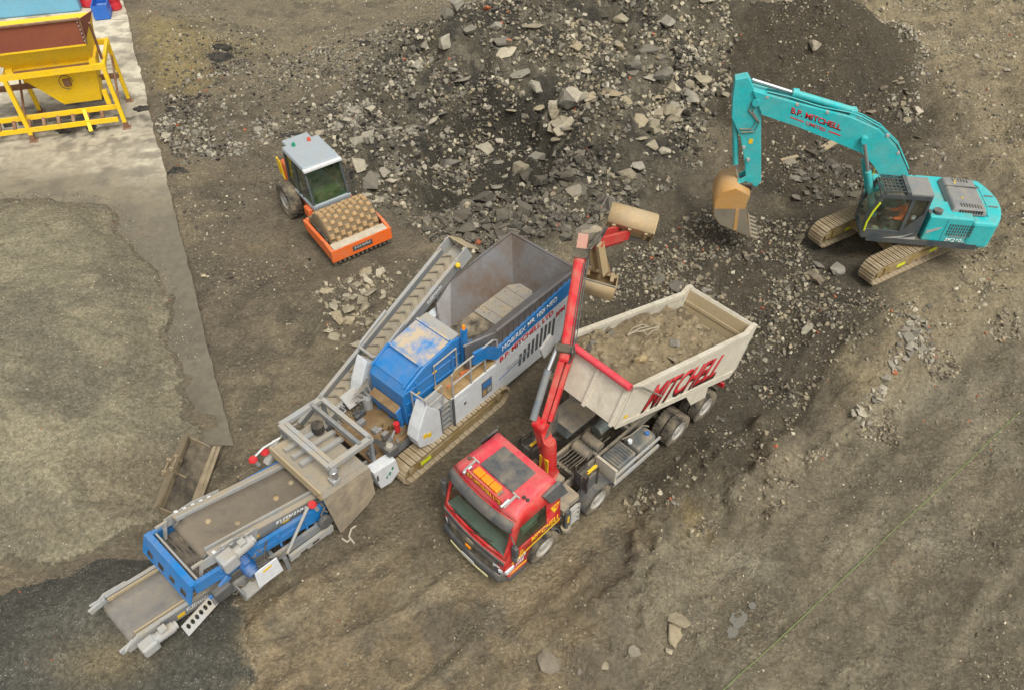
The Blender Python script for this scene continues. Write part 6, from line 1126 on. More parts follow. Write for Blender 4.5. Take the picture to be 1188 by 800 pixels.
POLYR.update(small=[(185, 120), (235, 112), (300, 118), (325, 150), (290, 182), (215, 180), (186, 165)],
    convpile=[(365, 350), (400, 322), (470, 290), (510, 330), (470, 370), (440, 420), (395, 410)],
    darkband=[(475, 250), (560, 225), (640, 200), (700, 185), (712, 230), (690, 262), (600, 285), (520, 285)],
    whiteslope=[(600, 20), (820, 20), (835, 110), (760, 170), (640, 150), (560, 100)],
    excav=[(915, 195), (960, 170), (1020, 195), (1005, 235), (950, 250), (915, 235)], excr=[(1040, 60), (1080, 130), (1090, 200), (1050, 180), (1020, 130)],
    clus=[(955, 470), (1010, 440), (1060, 380), (1075, 400), (1050, 450), (1010, 490), (975, 505)], mid=[(745, 290), (850, 280), (880, 330), (830, 360), (760, 330)],
    all=[(-20, -20), (1210, -20), (1210, 820), (-20, 820)], spill=[(188, 112), (250, 70), (340, 60), (470, 25), (470, 120), (400, 190), (330, 150), (270, 185), (200, 185)], stockedge=[(0, 225), (130, 225), (240, 330), (250, 420), (200, 420), (150, 300), (0, 255)], blk1=[(225, 50), (270, 45), (290, 75), (260, 95), (225, 80)], blk2=[(186, 118), (235, 110), (240, 160), (200, 185), (188, 160)], blk3=[(470, 50), (530, 25), (600, 0), (640, 10), (540, 60), (490, 75)], blk4=[(430, 130), (470, 110), (490, 150), (470, 220), (440, 200)], lefttop=[(165, 60), (250, 20), (420, 40), (400, 120), (380, 300), (300, 340), (235, 340), (195, 190)], left=[(395, 140), (500, 90), (480, 190), (440, 215)], topr=[(930, 10), (1060, 10), (1060, 70), (940, 60)],
    crescent=[(935, 262), (975, 280), (1000, 330), (960, 330), (930, 290)], bankrim=[(820, 560), (900, 540), (1000, 480), (1100, 410), (1180, 345), (1188, 370), (1100, 440), (1000, 510), (880, 590), (800, 620)])
def scatter(k, n):
    P = np.array([unp(*p) for p in POLYR[k]]); lo, hi = P.min(0), P.max(0); out = []
    while len(out) < n:
        m = max(2000, n * 2); X = _rs.uniform(lo[0], hi[0], m); Y = _rs.uniform(lo[1], hi[1], m)
        d = polydist(X, Y, POLYR[k]) + (fbm(X, Y, .5, 3, 71) - .5) * 2.0; dens = fbm(X, Y, .45, 4, 72 + len(k))
        ok = (d > 0) & (_rs.rand(m) < sstep(.36, .60, dens) + .08)
        ok &= (pad(X, Y, CF, -3, 8, 1.75, .3) < .2) & (pad(X, Y, TF, -1.6, 8.4, 1.4, .3) < .2) & (pad(X, Y, RF, -.3, 5.0, 1.5, .3) < .2) & (np.hypot(X - 13.92, Y - 23.67) > 2.7) & ((polydist(X, Y, POLY['slab']) < -.1) | (k == 'stock') & (polydist(X, Y, POLY['stock']) > .2))
        if k == 'all': ok &= ~((polydist(X, Y, POLY['stock']) > -.3) | (polydist(X, Y, POLY['planings']) > -.3))
        if k == 'stockedge': ok = (np.abs(polydist(X, Y, POLY['stock']) + .25) < .55) & (_rs.rand(m) < .7)
        out += list(zip(X[ok], Y[ok]))
    return out[:n]
VARS = [rock_mesh(100 + i, rnd.choice((.45, .6, .75, .9)), rnd.choice((9, 11, 12))) for i in range(14)]
VDAT = []
for me in VARS:
    v = np.empty(len(me.vertices) * 3); me.vertices.foreach_get('co', v); me.calc_loop_triangles()
    f = np.empty(len(me.loop_triangles) * 3, int); me.loop_triangles.foreach_get('vertices', f); VDAT.append((v.reshape(-1, 3), f.reshape(-1, 3)))
def stones(name, label, jobs):
    vs, fs, cs = [], [], []; off = 0
    for k, n, a, b, pal in jobs:
        cols = [C3(c) for c in PAL[pal]]
        for x, y in scatter(k, n):
            s = a + (b - a) * rnd.random() ** 2.6; v, f = VDAT[rnd.randrange(len(VDAT))]
            e = Matrix.Rotation(rnd.uniform(0, 6.28), 3, 'Z') @ Matrix.Rotation(rnd.gauss(0, .35), 3, 'X') @ Matrix.Rotation(rnd.gauss(0, .35), 3, 'Y')
            q = v @ (np.array(e).T * s * np.array([1, rnd.uniform(.8, 1.2), 1])); q = q + np.array([x, y, (max(ground_z(x, y), .07) if k == 'stockedge' else ground_z(x, y)) + s * .12])
            c = cols[rnd.randrange(len(cols))] * rnd.uniform(.8, 1.2)
            if rnd.random() < .006: c = C3('a85f3c')
            vs.append(q); fs.append(f + off); cs.append(np.repeat(c[None], len(v), 0)); off += len(v)
    o = raw_mesh(name, np.concatenate(vs), np.concatenate(fs), np.clip(np.concatenate(cs), 0, 1), RM_S, False)
    o['kind'] = 'stuff'; o['label'] = label; o['category'] = 'stones'; return o
stones('heap_stones', 'countless grey and tan stones covering the rubble heap', [('rubble', 6500, .06, .42, 'mix'), ('rubble', 5000, .06, .36, 'soil'), ('whiteslope', 2600, .08, .42, 'light'), ('darkband', 1500, .14, .6, 'dark'), ('rubble', 1000, .2, .55, 'grey'), ('rubble', 900, .2, .6, 'dark'), ('left', 700, .08, .4, 'grey'), ('rubble', 900, .1, .5, 'dark')])
stones('yard_stones', 'small stones strewn over the brown yard ground', [('all', 7000, .03, .14, 'mix'), ('all', 22000, .035, .14, 'soil'), ('rightheap', 5500, .05, .24, 'light'), ('rightheap', 2500, .05, .22, 'grey'), ('topmid', 2500, .04, .22, 'mix'),
    ('darkmid', 3000, .05, .24, 'soil'), ('bank', 1500, .03, .10, 'light'), ('bankrim', 500, .05, .2, 'light'), ('small', 420, .08, .36, 'grey'), ('small', 160, .08, .34, 'dark'), ('convpile', 260, .08, .34, 'light'), ('excav', 260, .08, .4, 'dark'), ('excr', 300, .08, .36, 'grey'),
    ('clus', 330, .07, .34, 'grey'), ('mid', 160, .08, .4, 'soil'), ('topr', 300, .08, .35, 'light'), ('soil', 1600, .05, .2, 'soil'), ('tracks', 700, .03, .08, 'light'), ('stockedge', 1500, .03, .09, 'soil'), ('stockedge', 500, .03, .1, 'mix'), ('stock', 4200, .03, .085, 'mix'), ('stock', 2500, .03, .08, 'light'), ('planings', 2500, .03, .08, 'dark'), ('blk1', 260, .05, .22, 'black'), ('blk2', 180, .06, .26, 'black'), ('blk3', 420, .06, .32, 'black'), ('blk4', 320, .06, .34, 'black'), ('rubble', 700, .08, .4, 'black'), ('spill', 1500, .07, .36, 'grey'), ('spill', 1000, .07, .36, 'dark'), ('spill', 450, .06, .3, 'black'), ('lefttop', 3200, .03, .2, 'mix'), ('lefttop', 900, .05, .3, 'dark'), ('darkmid', 2200, .04, .3, 'mix'), ('rightheap', 3500, .04, .3, 'mix'), ('soil', 900, .05, .3, 'mix'), ('bankrim', 500, .06, .3, 'soil'), ('bank', 3000, .03, .1, 'soil'), ('hollow', 700, .05, .24, 'soil')])
BIG = [rock_mesh(300 + i, f, 14, 1) for i, f in enumerate((.35, .4, .5, .6, .6, .7, .8, .9, .28, .3, .55, .65))]
SLAB = [rock_mesh(400 + i, .16, 18, 1) for i in range(4)]
nrock = [0]
def rock(px, py, size, col, label, group=None, kind='big', z=None, stretch=1., rot=None):
    x, y = unp(px, py)
    for _ in range(3):
        zz = ground_z(x, y); x, y = unp(px, py, zz + size * .15)
    me = (SLAB if kind == 'slab' else BIG)[rnd.randrange(4 if kind == 'slab' else 12)]
    o = bpy.data.objects.new('rock', me); COL.objects.link(o)
    if not me.materials: me.materials.append(RM_O)
    o.location = (x, y, ground_z(x, y) + size * (.10 if kind != 'slab' else .06)); o.scale = (size * stretch, size, size)
    o.rotation_euler = (rnd.gauss(0, .22), rnd.gauss(0, .22), rnd.uniform(0, 6.28) if rot is None else R(rot))
    o.color = (*lin(col), 1); tag(o, label, 'rock', group); nrock[0] += 1; return o
# single stones one can point at
for a in ((670, 217, 1.7, '827b6c', 'largest pale brown boulder at the foot of the rubble heap', None, 'big'), (790, 715, .78, '8b8069', 'flat tan rock plate lying under a darker plate near the bottom edge', None, 'slab'),
    (786, 736, .8, '9a8d72', 'pale tan flat rock beside the darker plate near the bottom edge', None, 'slab'), (636, 766, .95, '7d7465', 'long flat brown slab alone on the ground below the truck', None, 'slab'),
    (736, 754, .45, '7d7668', 'small grey brown flat stone left of the two tan plates', None, 'slab'), (702, 771, .36, '9a8f78', 'narrow pale stone at the bottom between flat slab and tan plates', None, 'big'),
    (776, 755, .3, 'b0a58d', 'rounded pale stone just below the two tan plates', None, 'big'), (673, 778, .25, '6d675c', 'round grey stone below the long flat brown slab', None, 'big'), (938, 381, .62, '8d8879', 'pale flat round stone on dark soil right of the tipper body', None, 'slab'),
    (1065, 127, .75, 'b3a995', 'pale upright boulder beside the soil mound right of the boom', None, 'big'), (1010, 128, .8, '8a7f6d', 'brown square slab on the mound slope right of the boom', None, 'slab'), (1049, 382, .62, '857d6d', 'rounded grey boulder at the top of the stone cluster below the excavator', None, 'big'),
    (972, 311, .95, '8a857a', 'large grey boulder in front of the near excavator track', None, 'big'), (952, 306, .7, '77726a', 'tilted grey slab in front of the excavator between both tracks', None, 'slab'), (925, 206, .85, '7d786e', 'big flat grey stone under the excavator boom', None, 'slab'),
    (918, 188, .7, '7f786b', 'grey flat stone above the biggest stone under the boom', None, 'slab'), (927, 224, .75, '6f695f', 'dark grey flat stone below the biggest stone under the boom', None, 'slab'), (704, 455 - 300, 1.3, 'a08e70', 'tan split rock plate high on the rubble slope', None, 'slab'),
    (742, 187, .9, '9a9488', 'pale grey plate on the rubble slope above the crane bucket', None, 'slab'), (655, 150, .8, '8f897c', 'grey block in the middle of the rubble face', None, 'big'), (775, 13, 1.6, '8d887d', 'big grey slab on the crest at the top edge', None, 'slab'),
    (745, 25, 1.5, '7f7a70', 'big grey lump left of the crest slab at the top edge', None, 'slab'), (632, 28, 1.2, '86806f', 'tilted grey slab on the heap near the top edge', None, 'slab'), (578, 80, .6, 'b5ad9b', 'pale square block on the left crest of the rubble heap', None, 'big'), (616, 72, .55, 'b8b09e', 'pale block right of the square block on the heap crest', None, 'big'),
    (703, 98, .5, 'bcb5a3', 'whitish block below the heap crest in the middle', None, 'big'), (633, 138, .4, 'beb7a6', 'small whitish cube in the rubble face above the hollow', None, 'big'), (418, 187, .75, '8d8677', 'flat round grey stone right of the roller cab', None, 'slab'), (446, 195, .8, '948d7e', 'pale grey boulder right of the flat round stone near the roller', None, 'big'),
    (456, 218, .62, 'aaa290', 'pale cube shaped block right of the roller drum', None, 'big'), (440, 232, .55, '9a9281', 'pale narrow block between roller drum and rubble heap', None, 'big'), (370, 155, .55, 'a59a85', 'pale stone behind the roller cab roof', None, 'big'), (236, 320, .35, 'c9bb9c', 'cream stone at the edge of the concrete slab', None, 'big'),
    (1132, 68, .4, 'a8a08f', 'pale grey stone near the right edge above the excavator', None, 'big'), (1168, 82, .5, 'a39b8a', 'pale stone near the right edge beside the smaller pale stone', None, 'big'), (905, 95 - 60, .8, '9a8f7c', 'tan stone at the crest of the dark soil mound', None, 'big'), (951, 30, 1.0, '9a917e', 'pale boulder at the top of the soil mound', None, 'big'), (985, 24, .9, 'a2978a', 'pale boulder right of the mound top', None, 'big'),
    (820, 335, .5, '77726a', 'grey flat chip behind the tipper tailgate', None, 'slab'), (786, 330, .9, '55524c', 'dark flat slab behind the far side of the tipper', None, 'slab'), (765, 322, .8, '5d5a52', 'dark grey slab left of the other dark slab behind the tipper', None, 'slab'), (1108, 670 - 115, .0, '', '', None, '')):
    if a[2] > 0: rock(a[0], a[1], a[2], a[3], a[4], a[5], a[6])
def rocks_in(k, n, a, b, pal, label, group, slabp=.3):
    for x, y in scatter(k, n):
        d = y * CP + CAM_H * SP; u = y * SP - CAM_H * CP
        rock(PW / 2 + FPX * x / d, PH / 2 - FPX * u / d, rnd.uniform(a, b) , PAL[pal][rnd.randrange(len(PAL[pal]))], label, group, 'slab' if rnd.random() < slabp else 'big', stretch=rnd.uniform(.9, 1.5))
rocks_in('darkband', 50, .65, 1.2, 'dark', 'dark broken rock in the band along the foot of the rubble heap', 'dark rocks at the foot of the rubble heap', .2)
rocks_in('whiteslope', 48, .65, 1.25, 'light', 'pale broken concrete piece on the upper rubble slope', 'pale concrete pieces on the rubble slope')
rocks_in('rubble', 54, .7, 1.35, 'grey', 'grey broken rock spread over the rubble heap', 'grey rocks on the rubble heap')
rocks_in('left', 18, .45, .8, 'grey', 'grey rock on the heap edge right of the roller cab', 'grey rocks right of the roller')
rocks_in('convpile', 26, .36, .72, 'light', 'pale concrete lump in the small pile beside the cleated conveyor', 'pale concrete lumps beside the conveyor', .1)
rocks_in('small', 18, .3, .55, 'grey', 'grey rock in the small pile beside the concrete slab', 'rocks beside the slab')
rocks_in('excav', 22, .4, .75, 'dark', 'dark lump of broken asphalt under the excavator boom', 'dark lumps under the boom', .1)
rocks_in('excr', 14, .35, .6, 'soil', 'brown grey rock along the right foot of the soil mound', 'rocks along the soil mound')
rocks_in('clus', 20, .3, .55, 'grey', 'grey rock in the cluster below the excavator', 'rock cluster below the excavator')
rocks_in('crescent', 8, .4, .75, 'soil', 'brown clod in front of the excavator tracks', 'clods in front of the excavator')
# black asphalt patches of millings
for px, py, s in ((337, 157, 1.3), (252, 68, 1.4), (166, 128, .8), (207, 200, .9), (508, 47, 1.2), (425, 58, .7), (200, 125 + 5, .7), (258, 60, .9), (77, 153, .9), (107, 150, .5)):
    x, y = unp(px, py); zb = max(ground_z(x, y), .07 if px < 180 else -9); mb = MB(); n = 20; r = random.Random(px)
    rad = [r.uniform(.7, 1.15) for _ in range(n)]
    for rr, h in ((1, -.05), (.8, .05), (.5, .11), (.15, .13)): pass
    secs = [[(rr * s * .6 * rad[i] * math.cos(6.283 * i / n), rr * s * .42 * rad[i] * math.sin(6.283 * i / n), h + r.uniform(-.02, .03)) for i in range(n)] for rr, h in ((1, -.08), (.8, .04), (.5, .09), (.15, .11))]
    mb.loft(secs); o = mb.build('asphalt_millings', paint('millings', '1b1c1c', .12, .95, bump=.9, scale=9))
    o.location = (x, y, zb)
    tag(o, {337: 'black patch of asphalt millings behind the roller', 252: 'larger black patch of millings left of the rubble heap', 166: 'black patch of millings on the slab edge right of the yellow hopper', 207: 'black patch of millings right of the slab edge', 508: 'black patch of millings on the heap near the top', 425: 'small black patch of millings left of the heap top', 200: 'black patch of millings in the small pile beside the slab', 258: 'upper black patch of millings left of the rubble heap', 77: 'black patch of millings under the yellow hopper frame', 107: 'smaller black patch of millings under the right end of the hopper frame'}[px], 'millings')
# ------------------------------------------------------------------ padfoot roller
M_ORNG = paint('orange_paint', 'e8661c', .32, .4, chip=.06); M_ROOFG = paint('grey_cab_roof', '9aa3a8', .15, .5); M_DRUM = paint('muddy_drum', '6f6049', .7, .9, dustcol=lin('806f54')); M_PAD = paint('worn_pad', 'a88659', .65, .8)
Q = thing('road_roller', 'orange padfoot roller with grey cab parked beside the rubble heap', 'roller', (RF.ox, RF.oy, 0), RF.deg)
dr = part('drum', Q); DS, DZ, DR = 1.14, .84, .78
MB().lathe([(.2, -1.06), (DR * .93, -1.06), (DR, -1.02), (DR, 1.02), (DR * .93, 1.06), (.2, 1.06)], (DS, 0, DZ), 40).build('drum_shell', M_DRUM, dr, True)
pm = MB(); pm.loft([[(a * s_, b * s_, z) for a, b in ((-.085, -.085), (.085, -.085), (.085, .085), (-.085, .085))] for z, s_ in ((-.02, 1.2), (.07, .85))]); pme = pm.mesh('pad'); pme.materials.append(M_PAD)
for j in range(9):
    for i in range(15):
        a = 6.28318 * (i + (.5 if j % 2 else 0)) / 15; l = -.92 + .23 * j
        o = bpy.data.objects.new('pad', pme); COL.objects.link(o); o.parent = dr; o.location = (DS + DR * math.sin(a), -l, DZ + DR * math.cos(a)); o.rotation_euler = (0, a, 0)
for sg in (-1, 1):
    m = MB(); m.prism([(-.02, .38), (.6, .45), (2.05, .55), (2.2, .95), (.4, .95), (-.02, .86)], sg * 1.15, sg * 1.28); m.build('frame_side', M_ORNG, Q, bevel=.02); MB().cyl((DS, sg * 1.05, DZ), (DS, sg * 1.16, DZ), .25).build('drum_bearing', M_BLACK, Q)
    m = MB().tube([(.4, sg * 1.12, .98), (1.0, sg * 1.10, 1.05), (1.7, sg * 1.10, 1.0)], .04, 6); m.build('hose', M_BLACK, Q)
fb_ = MB(); fb_.prism([(-.14, .34), (.02, .30), (.05, .84), (-.12, .86)], -1.28, 1.28); fb_.build('front_blade', M_ORNG, Q, bevel=.02); MB().box(-.10, .28, -1.13, 1.13, .80, .88).build('blade_top', paint('dirty_white_top', 'c4b9a4', .6, .7), Q)
MB().box(-.15, -.142, -.42, .42, .50, .72).build('badge_plate', M_DGREY, Q); text('badge_lettering', 'HAMM', (-.155, -.33, .55), (-.155, .33, .55), (-.155, -.33, .68), M_LGREY, Q, 0, .02)
for i in range(13): l = -1.15 + .19 * i; MB().box(-.06, .04, l - .045, l + .045, .17, .31).build('scraper_tooth', M_STEEL, Q)
MB().box(2.0, 2.2, -1.15, 1.15, .5, .98).build('rear_crossbeam', M_ORNG, Q, bevel=.02); MB().box(1.86, 2.0, -1.1, 1.1, .9, 1.15).build('rear_scraper', M_DRUM, Q)
MB().box(2.2, 2.7, -.35, .35, .5, .95).build('articulation', M_BLACK, Q, bevel=.05); MB().box(2.45, 4.6, -.62, .62, .6, 1.28).build('rear_chassis', M_ORNG, Q, bevel=.05)
m = MB(); m.box(4.55, 5.25, -.66, .66, .8, 1.85); m.build('engine_hood', M_ORNG, Q, bevel=.12)
for sg in (-1, 1): wheel(Q, 4.05, sg * 1.0, .72, .72, .48, sg, rimr=.34, lug=18); MB().box(2.3, 2.75, sg * .62, sg * .95, .75, 1.15).build('step_block', M_ORNG, Q, bevel=.04)
for sg in (-1, 1): MB().box(2.28, 2.5, sg * .72, sg * 1.0, .5, .56).build('step', M_CONVL, Q)
rcab = part('cab', Q)
base = [(2.15, -.72), (4.0, -.78), (4.0, .78), (2.15, .72)]
def cabp_(s_, l_, z): return (s_, l_, z)
posts = [((2.1, -.74, 1.3), (2.48, -.72, 2.78)), ((2.1, .74, 1.3), (2.48, .72, 2.78)), ((4.2, -.76, 1.3), (4.15, -.74, 2.78)), ((4.2, .76, 1.3), (4.15, .74, 2.78)), ((3.3, -.75, 1.3), (3.35, -.73, 2.78)), ((3.3, .75, 1.3), (3.35, .73, 2.78))]
for a_, b_ in posts: MB().bar(a_, b_, .08, .08).build('post', M_CABF, rcab)
MB().box(2.05, 4.25, -.80, .80, 1.22, 1.32).build('cab_floor', M_ROOFG, rcab); MB().bar((2.08, -.8, 1.36), (2.08, .8, 1.36), .12, .1).build('front_sill', M_ROOFG, rcab)
m = MB(); m.loft([[(2.38, -.8, 2.80), (4.25, -.8, 2.80), (4.25, .8, 2.80), (2.38, .8, 2.80)], [(2.44, -.76, 2.94), (4.2, -.76, 2.96), (4.2, .76, 2.96), (2.44, .76, 2.94)]]); m.build('roof', M_ROOFG, rcab, bevel=.03)
MB().box(4.2, 4.75, -.55, .55, 2.72, 2.90).build('air_unit', M_ROOFG, rcab, bevel=.04); MB().box(2.28, 2.46, -.79, .79, 2.77, 2.88).build('roof_edge', M_WHITE, rcab, bevel=.02)
for l, mt in ((-.35, paint('green_lamp', '1d8a63', .0)), (.3, paint('red_lamp', 'c8542f', .0))): MB().cyl((4.02, l, 2.96), (4.02, l, 3.08), .08, .06).build('roof_beacon', mt, rcab)
M_TEAL = glass_mat('teal_glass', 'b2d6c6', .84)
MB().quadbox([(2.12, -.72, 1.36), (2.12, .72, 1.36), (2.46, .70, 2.74), (2.46, -.70, 2.74)], (.012, 0, 0)).build('front_pane', M_TEAL, rcab); MB().quadbox([(4.2, -.72, 1.36), (4.2, .72, 1.36), (4.16, .70, 2.74), (4.16, -.70, 2.74)], (.012, 0, 0)).build('rear_pane', M_TEAL, rcab)
for sg in (-1, 1): MB().quadbox([(2.14, sg * .745, 1.36), (3.28, sg * .755, 1.36), (3.33, sg * .735, 2.74), (2.48, sg * .725, 2.74)], (0, .01, 0)).build('side_pane', M_TEAL, rcab); MB().quadbox([(3.34, sg * .755, 1.36), (4.18, sg * .76, 1.36), (4.14, sg * .74, 2.74), (3.38, sg * .735, 2.74)], (0, .01, 0)).build('side_pane', M_TEAL, rcab)
m = MB().box(3.2, 3.7, -.25, .25, 1.5, 1.75); m.box(3.62, 3.76, -.25, .25, 1.7, 2.35); m.build('seat', paint('olive_seat', '9aa872', .2, .9), rcab, bevel=.05); MB().box(2.3, 2.6, -.5, .5, 1.32, 1.75).build('dashboard', paint('olive_dash', 'a9b07c', .2, .9), rcab, bevel=.06)
MB().tube([(2.75, .2 * math.cos(6.283 * i / 14), 1.95 + .18 * math.sin(6.283 * i / 14)) for i in range(15)], .02, 6).build('steering_wheel', M_BLACK, rcab)
for sg in (-1, 1): MB().tube([(2.3, sg * .75, 2.5), (2.15, sg * .95, 2.5), (2.15, sg * .98, 2.2)], .015, 5).build('mirror_arm', M_BLACK, rcab); MB().box(2.1, 2.14, sg * .92, sg * 1.08, 1.95, 2.3).build('mirror', M_BLACK, rcab)
MB().tube([(4.3, -.9, 1.5), (4.3, -.95, 2.35), (4.55, -.95, 2.4), (4.6, -.9, 1.6)], .035, 6).build('rear_rail', M_YELL, Q)
# ------------------------------------------------------------------ yellow hopper on stilts
M_HY = paint('faded_yellow', 'f2c806', .22, .55, chip=.2, chipcol='7a5a1e', scale=2); M_RUST = paint('rust_boards', '8a4a36', .25, .75, dustcol=lin('9c5f38'), scale=1.2, top=0.); M_RUSTD = paint('rust_steel', '7a5238', .4, .8)
HZ = .07
Y = thing('aggregate_hopper', 'yellow steel aggregate hopper on stilts with rust brown boards', 'hopper', (HF.ox, HF.oy, HZ), HF.deg)
hq = lambda px, py, s_: (lambda q: (q[0], q[1], q[2] - HZ))(HF.at(px, py, s_))
for s_ in (-4.02, 0.0):
    for l in (0, -2.6):
        MB().bar((s_, l, 0), (s_ - .02, l - (.05 if l == 0 else -.05), 3.05), .17, .17).build('leg', M_HY, Y); MB().box(s_ - .18, s_ + .18, l - .18, l + .18, 0, .03).build('foot_plate', M_RUSTD, Y); MB().bar((s_, l, .03), (s_, l, .32), .175, .175).build('leg_shoe', M_RUSTD, Y)
MB().bar((-7, -.05, 3.02), (.1, -.05, 3.02), .16, .24).build('front_beam', M_HY, Y); MB().bar((-7, -2.55, 3.02), (.1, -2.55, 3.02), .16, .24).build('rear_beam', M_HY, Y)
for s_ in (-4.02, 0): MB().bar((s_, -.14, 3.0), (s_, -2.46, 3.0), .14, .2).build('side_beam', M_HY, Y); MB().bar((s_, -.2, 1.0), (s_, -2.4, 2.4), .08).build('brace', M_RUSTD, Y)
MB().bar((-7, -.4, .95), (-.1, -.3, .95), .12, .2).build('lower_beam', M_HY, Y); MB().bar((-7, -.05, .55), (-.2, .12, .55), .10, .2).build('lower_beam', M_HY, Y)
for k in range(9): MB().bar((-5.8 + .62 * k, -.32, .86), (-5.8 + .62 * k, -.0, .62), .14, .12).build('lower_tie', M_RUSTD, Y)
for k in range(8): MB().box(-5.65 + .62 * k, -5.3 + .62 * k, -.34, -.28, .66, .84).build('dark_window', M_BLACK, Y)
MB().bar((-1.55, -.3, 1.0), (-1.45, .35, .25), .16, .12).build('short_leg', M_HY, Y); MB().bar((-7, -1.2, 2.1), (.0, -1.1, 2.1), .07, .07).build('drive_shaft', M_RUSTD, Y); MB().bar((-7, -1.9, 1.7), (.1, -1.8, 1.7), .2, .2).build('rear_lower_beam', M_RUSTD, Y)
# hopper body: bottom, waist, shoulder, rim
def ring(s0, s1, l0, l1, z): return [(s0, l0, z), (s1, l0, z), (s1, l1, z), (s0, l1, z)]
m = MB(); m.loft([ring(-2.35, -.75, -1.6, -.75, 1.15), ring(-3.75, -.40, -2.35, -.42, 3.0)], False); o = m.build('lower_cone', M_HY, Y); o.modifiers.new('thickness', 'SOLIDIFY').thickness = .04
m = MB(); m.loft([ring(-3.72, -.42, -2.35, -.35, 3.22), ring(-5.0, -.28, -2.95, .32, 4.22)], False); o = m.build('upper_cone', M_HY, Y); o.modifiers.new('thickness', 'SOLIDIFY').thickness = .04
MB().quadbox([(-5.0, .36, 4.24), (-.27, .36, 4.24), (-.12, .42, 5.3), (-5.25, .42, 5.3)], (0, -.05, 0)).build('rust_board', M_RUST, Y)
MB().quadbox([(-.27, .30, 4.24), (-.27, -2.9, 4.24), (-.2, -2.9, 4.3), (-.12, .36, 5.28)], (-.05, 0, 0)).build('rust_board', M_RUST, Y)
MB().bar((-5.25, .44, 5.33), (-.1, .44, 5.33), .12, .06).build('board_rim', M_RUSTD, Y); MB().bar((-5.0, .34, 4.2), (-.25, .34, 4.2), .09, .07).build('shoulder_rail', M_HY, Y)
for k in range(2): MB().bar((-5.22 + 1.35 * k, .43, 4.26), (-5.5 + 1.6 * k, .46, 5.28), .03, .08).build('board_seam', M_RUSTD, Y)
for k in range(6): MB().cyl((-.22, .43, 4.4 + .16 * k), (-.22, .47, 4.4 + .16 * k), .03, n=6).build('bolt', M_LGREY, Y)
MB().bar((-.19, .40, 4.25), (-.11, .43, 5.3), .08, .06).build('corner_angle', M_RUSTD, Y); MB().bar((-.06, -.6, 3.1), (.1, -.1, 4.9), .1, .12).build('side_post', M_RUSTD, Y)
for s_ in (-3.7, -.35): MB().box(s_ - .15, s_ + .12, -.3, .0, 3.14, 3.34).build('load_cell', M_HY, Y)
MB().bar((-3.7, -.25, 3.2), (-.4, -.25, 3.2), .12, .07).build('waist_rail', M_HY, Y); MB().bar((-3.6, -.12, 3.17), (-.5, -.12, 3.17), .08, .05).build('dark_strip', M_RUSTD, Y)
MB().box(-1.95, -1.65, -.62, -.40, 2.1, 2.45).build('gate_cylinder', M_RUSTD, Y, bevel=.04); MB().tube([(-1.8 + .28 * math.cos(a), -.36, 2.35 + .32 * math.sin(a)) for a in [6.283 * i / 14 for i in range(12)]], .02, 5).build('hose', M_HOSE, Y)
MB().box(-2.4, -.7, -1.65, -.70, 1.08, 1.16).build('discharge_gate', M_BLACK, Y); MB().box(-.55, -.35, -.6, -.4, 1.05, 1.7).build('gate_bracket', M_HY, Y)
# things behind the hopper
bx_ = unp(26, -12, 1.5)
tk = thing('blue_tank', 'light blue tank with rusty top rail behind the yellow hopper', 'tank', (bx_[0], bx_[1], HZ), 14)
o = MB().box(-3.2, 2.6, -.2, 2.2, 0, 1.6).mapv(lambda a, b, c: (a, b - 2, c)).build('tank_body', paint('light_blue_paint', '6fb0cc', .2, .5, chip=.15, chipcol='8a6a50'), tk, bevel=.1)
MB().tube([(-3.0, .35, 1.5), (2.0, .35, 1.7), (2.5, .2, 1.85), (2.75, -.2, 1.9), (2.8, -.9, 1.75)], .09, 8).build('top_rail', M_RUSTD, tk); MB().lathe([(.25, -.12), (.5, -.15), (.55, 0), (.5, .15), (.25, .12)], (3.3, -.5, .9), 20).build('wheel_tyre', M_TYRE, tk, True)
sc_ = unp(90, -3, .2); sh_ = MB().loft([[(-1.6, -.8, 0), (1.6, -.8, 0), (1.6, .8, 0), (-1.6, .8, 0)], [(-1.4, -.5, .55), (1.2, -.6, .7), (1.3, .5, .6), (-1.5, .6, .5)], [(-.6, -.3, .85), (.4, -.3, 1.0), (.5, .2, .9), (-.7, .2, .8)]])
o = sh_.build('olive_tarpaulin', paint('olive_tarp', '7d7a58', .4, .9, bump=.6), bevel=.08); o.location = (sc_[0], sc_[1], HZ); tag(o, 'crumpled olive tarpaulin heap behind the hopper boards at the top edge', 'tarpaulin')
cr_ = unp(122, 18); ct = thing('blue_crate', 'blue plastic crate on the slab behind the yellow hopper', 'crate', (cr_[0], cr_[1], HZ), 105)
for a_, b_, c_, d_ in ((-.85, .85, -.42, -.37), (-.85, .85, .37, .42), (-.85, -.80, -.37, .37), (.80, .85, -.37, .37)): MB().box(a_, b_, c_, d_, .05, .8).build('crate_wall', paint('blue_plastic', '1f66c0', .1, .5), ct)
MB().box(-.8, .8, -.37, .37, .0, .06).build('crate_base', paint('blue_plastic', '1f66c0'), ct)
for k in range(4): MB().box(-.7 + .42 * k, -.62 + .42 * k, -.44, .44, .3, .36).build('crate_rib', paint('pale_blue_plastic', '86a8dc', .1, .5), ct)
MB().box(-.85, .85, -.45, .45, .8, .86).build('crate_rim', paint('blue_plastic', '1f66c0'), ct) if False else None
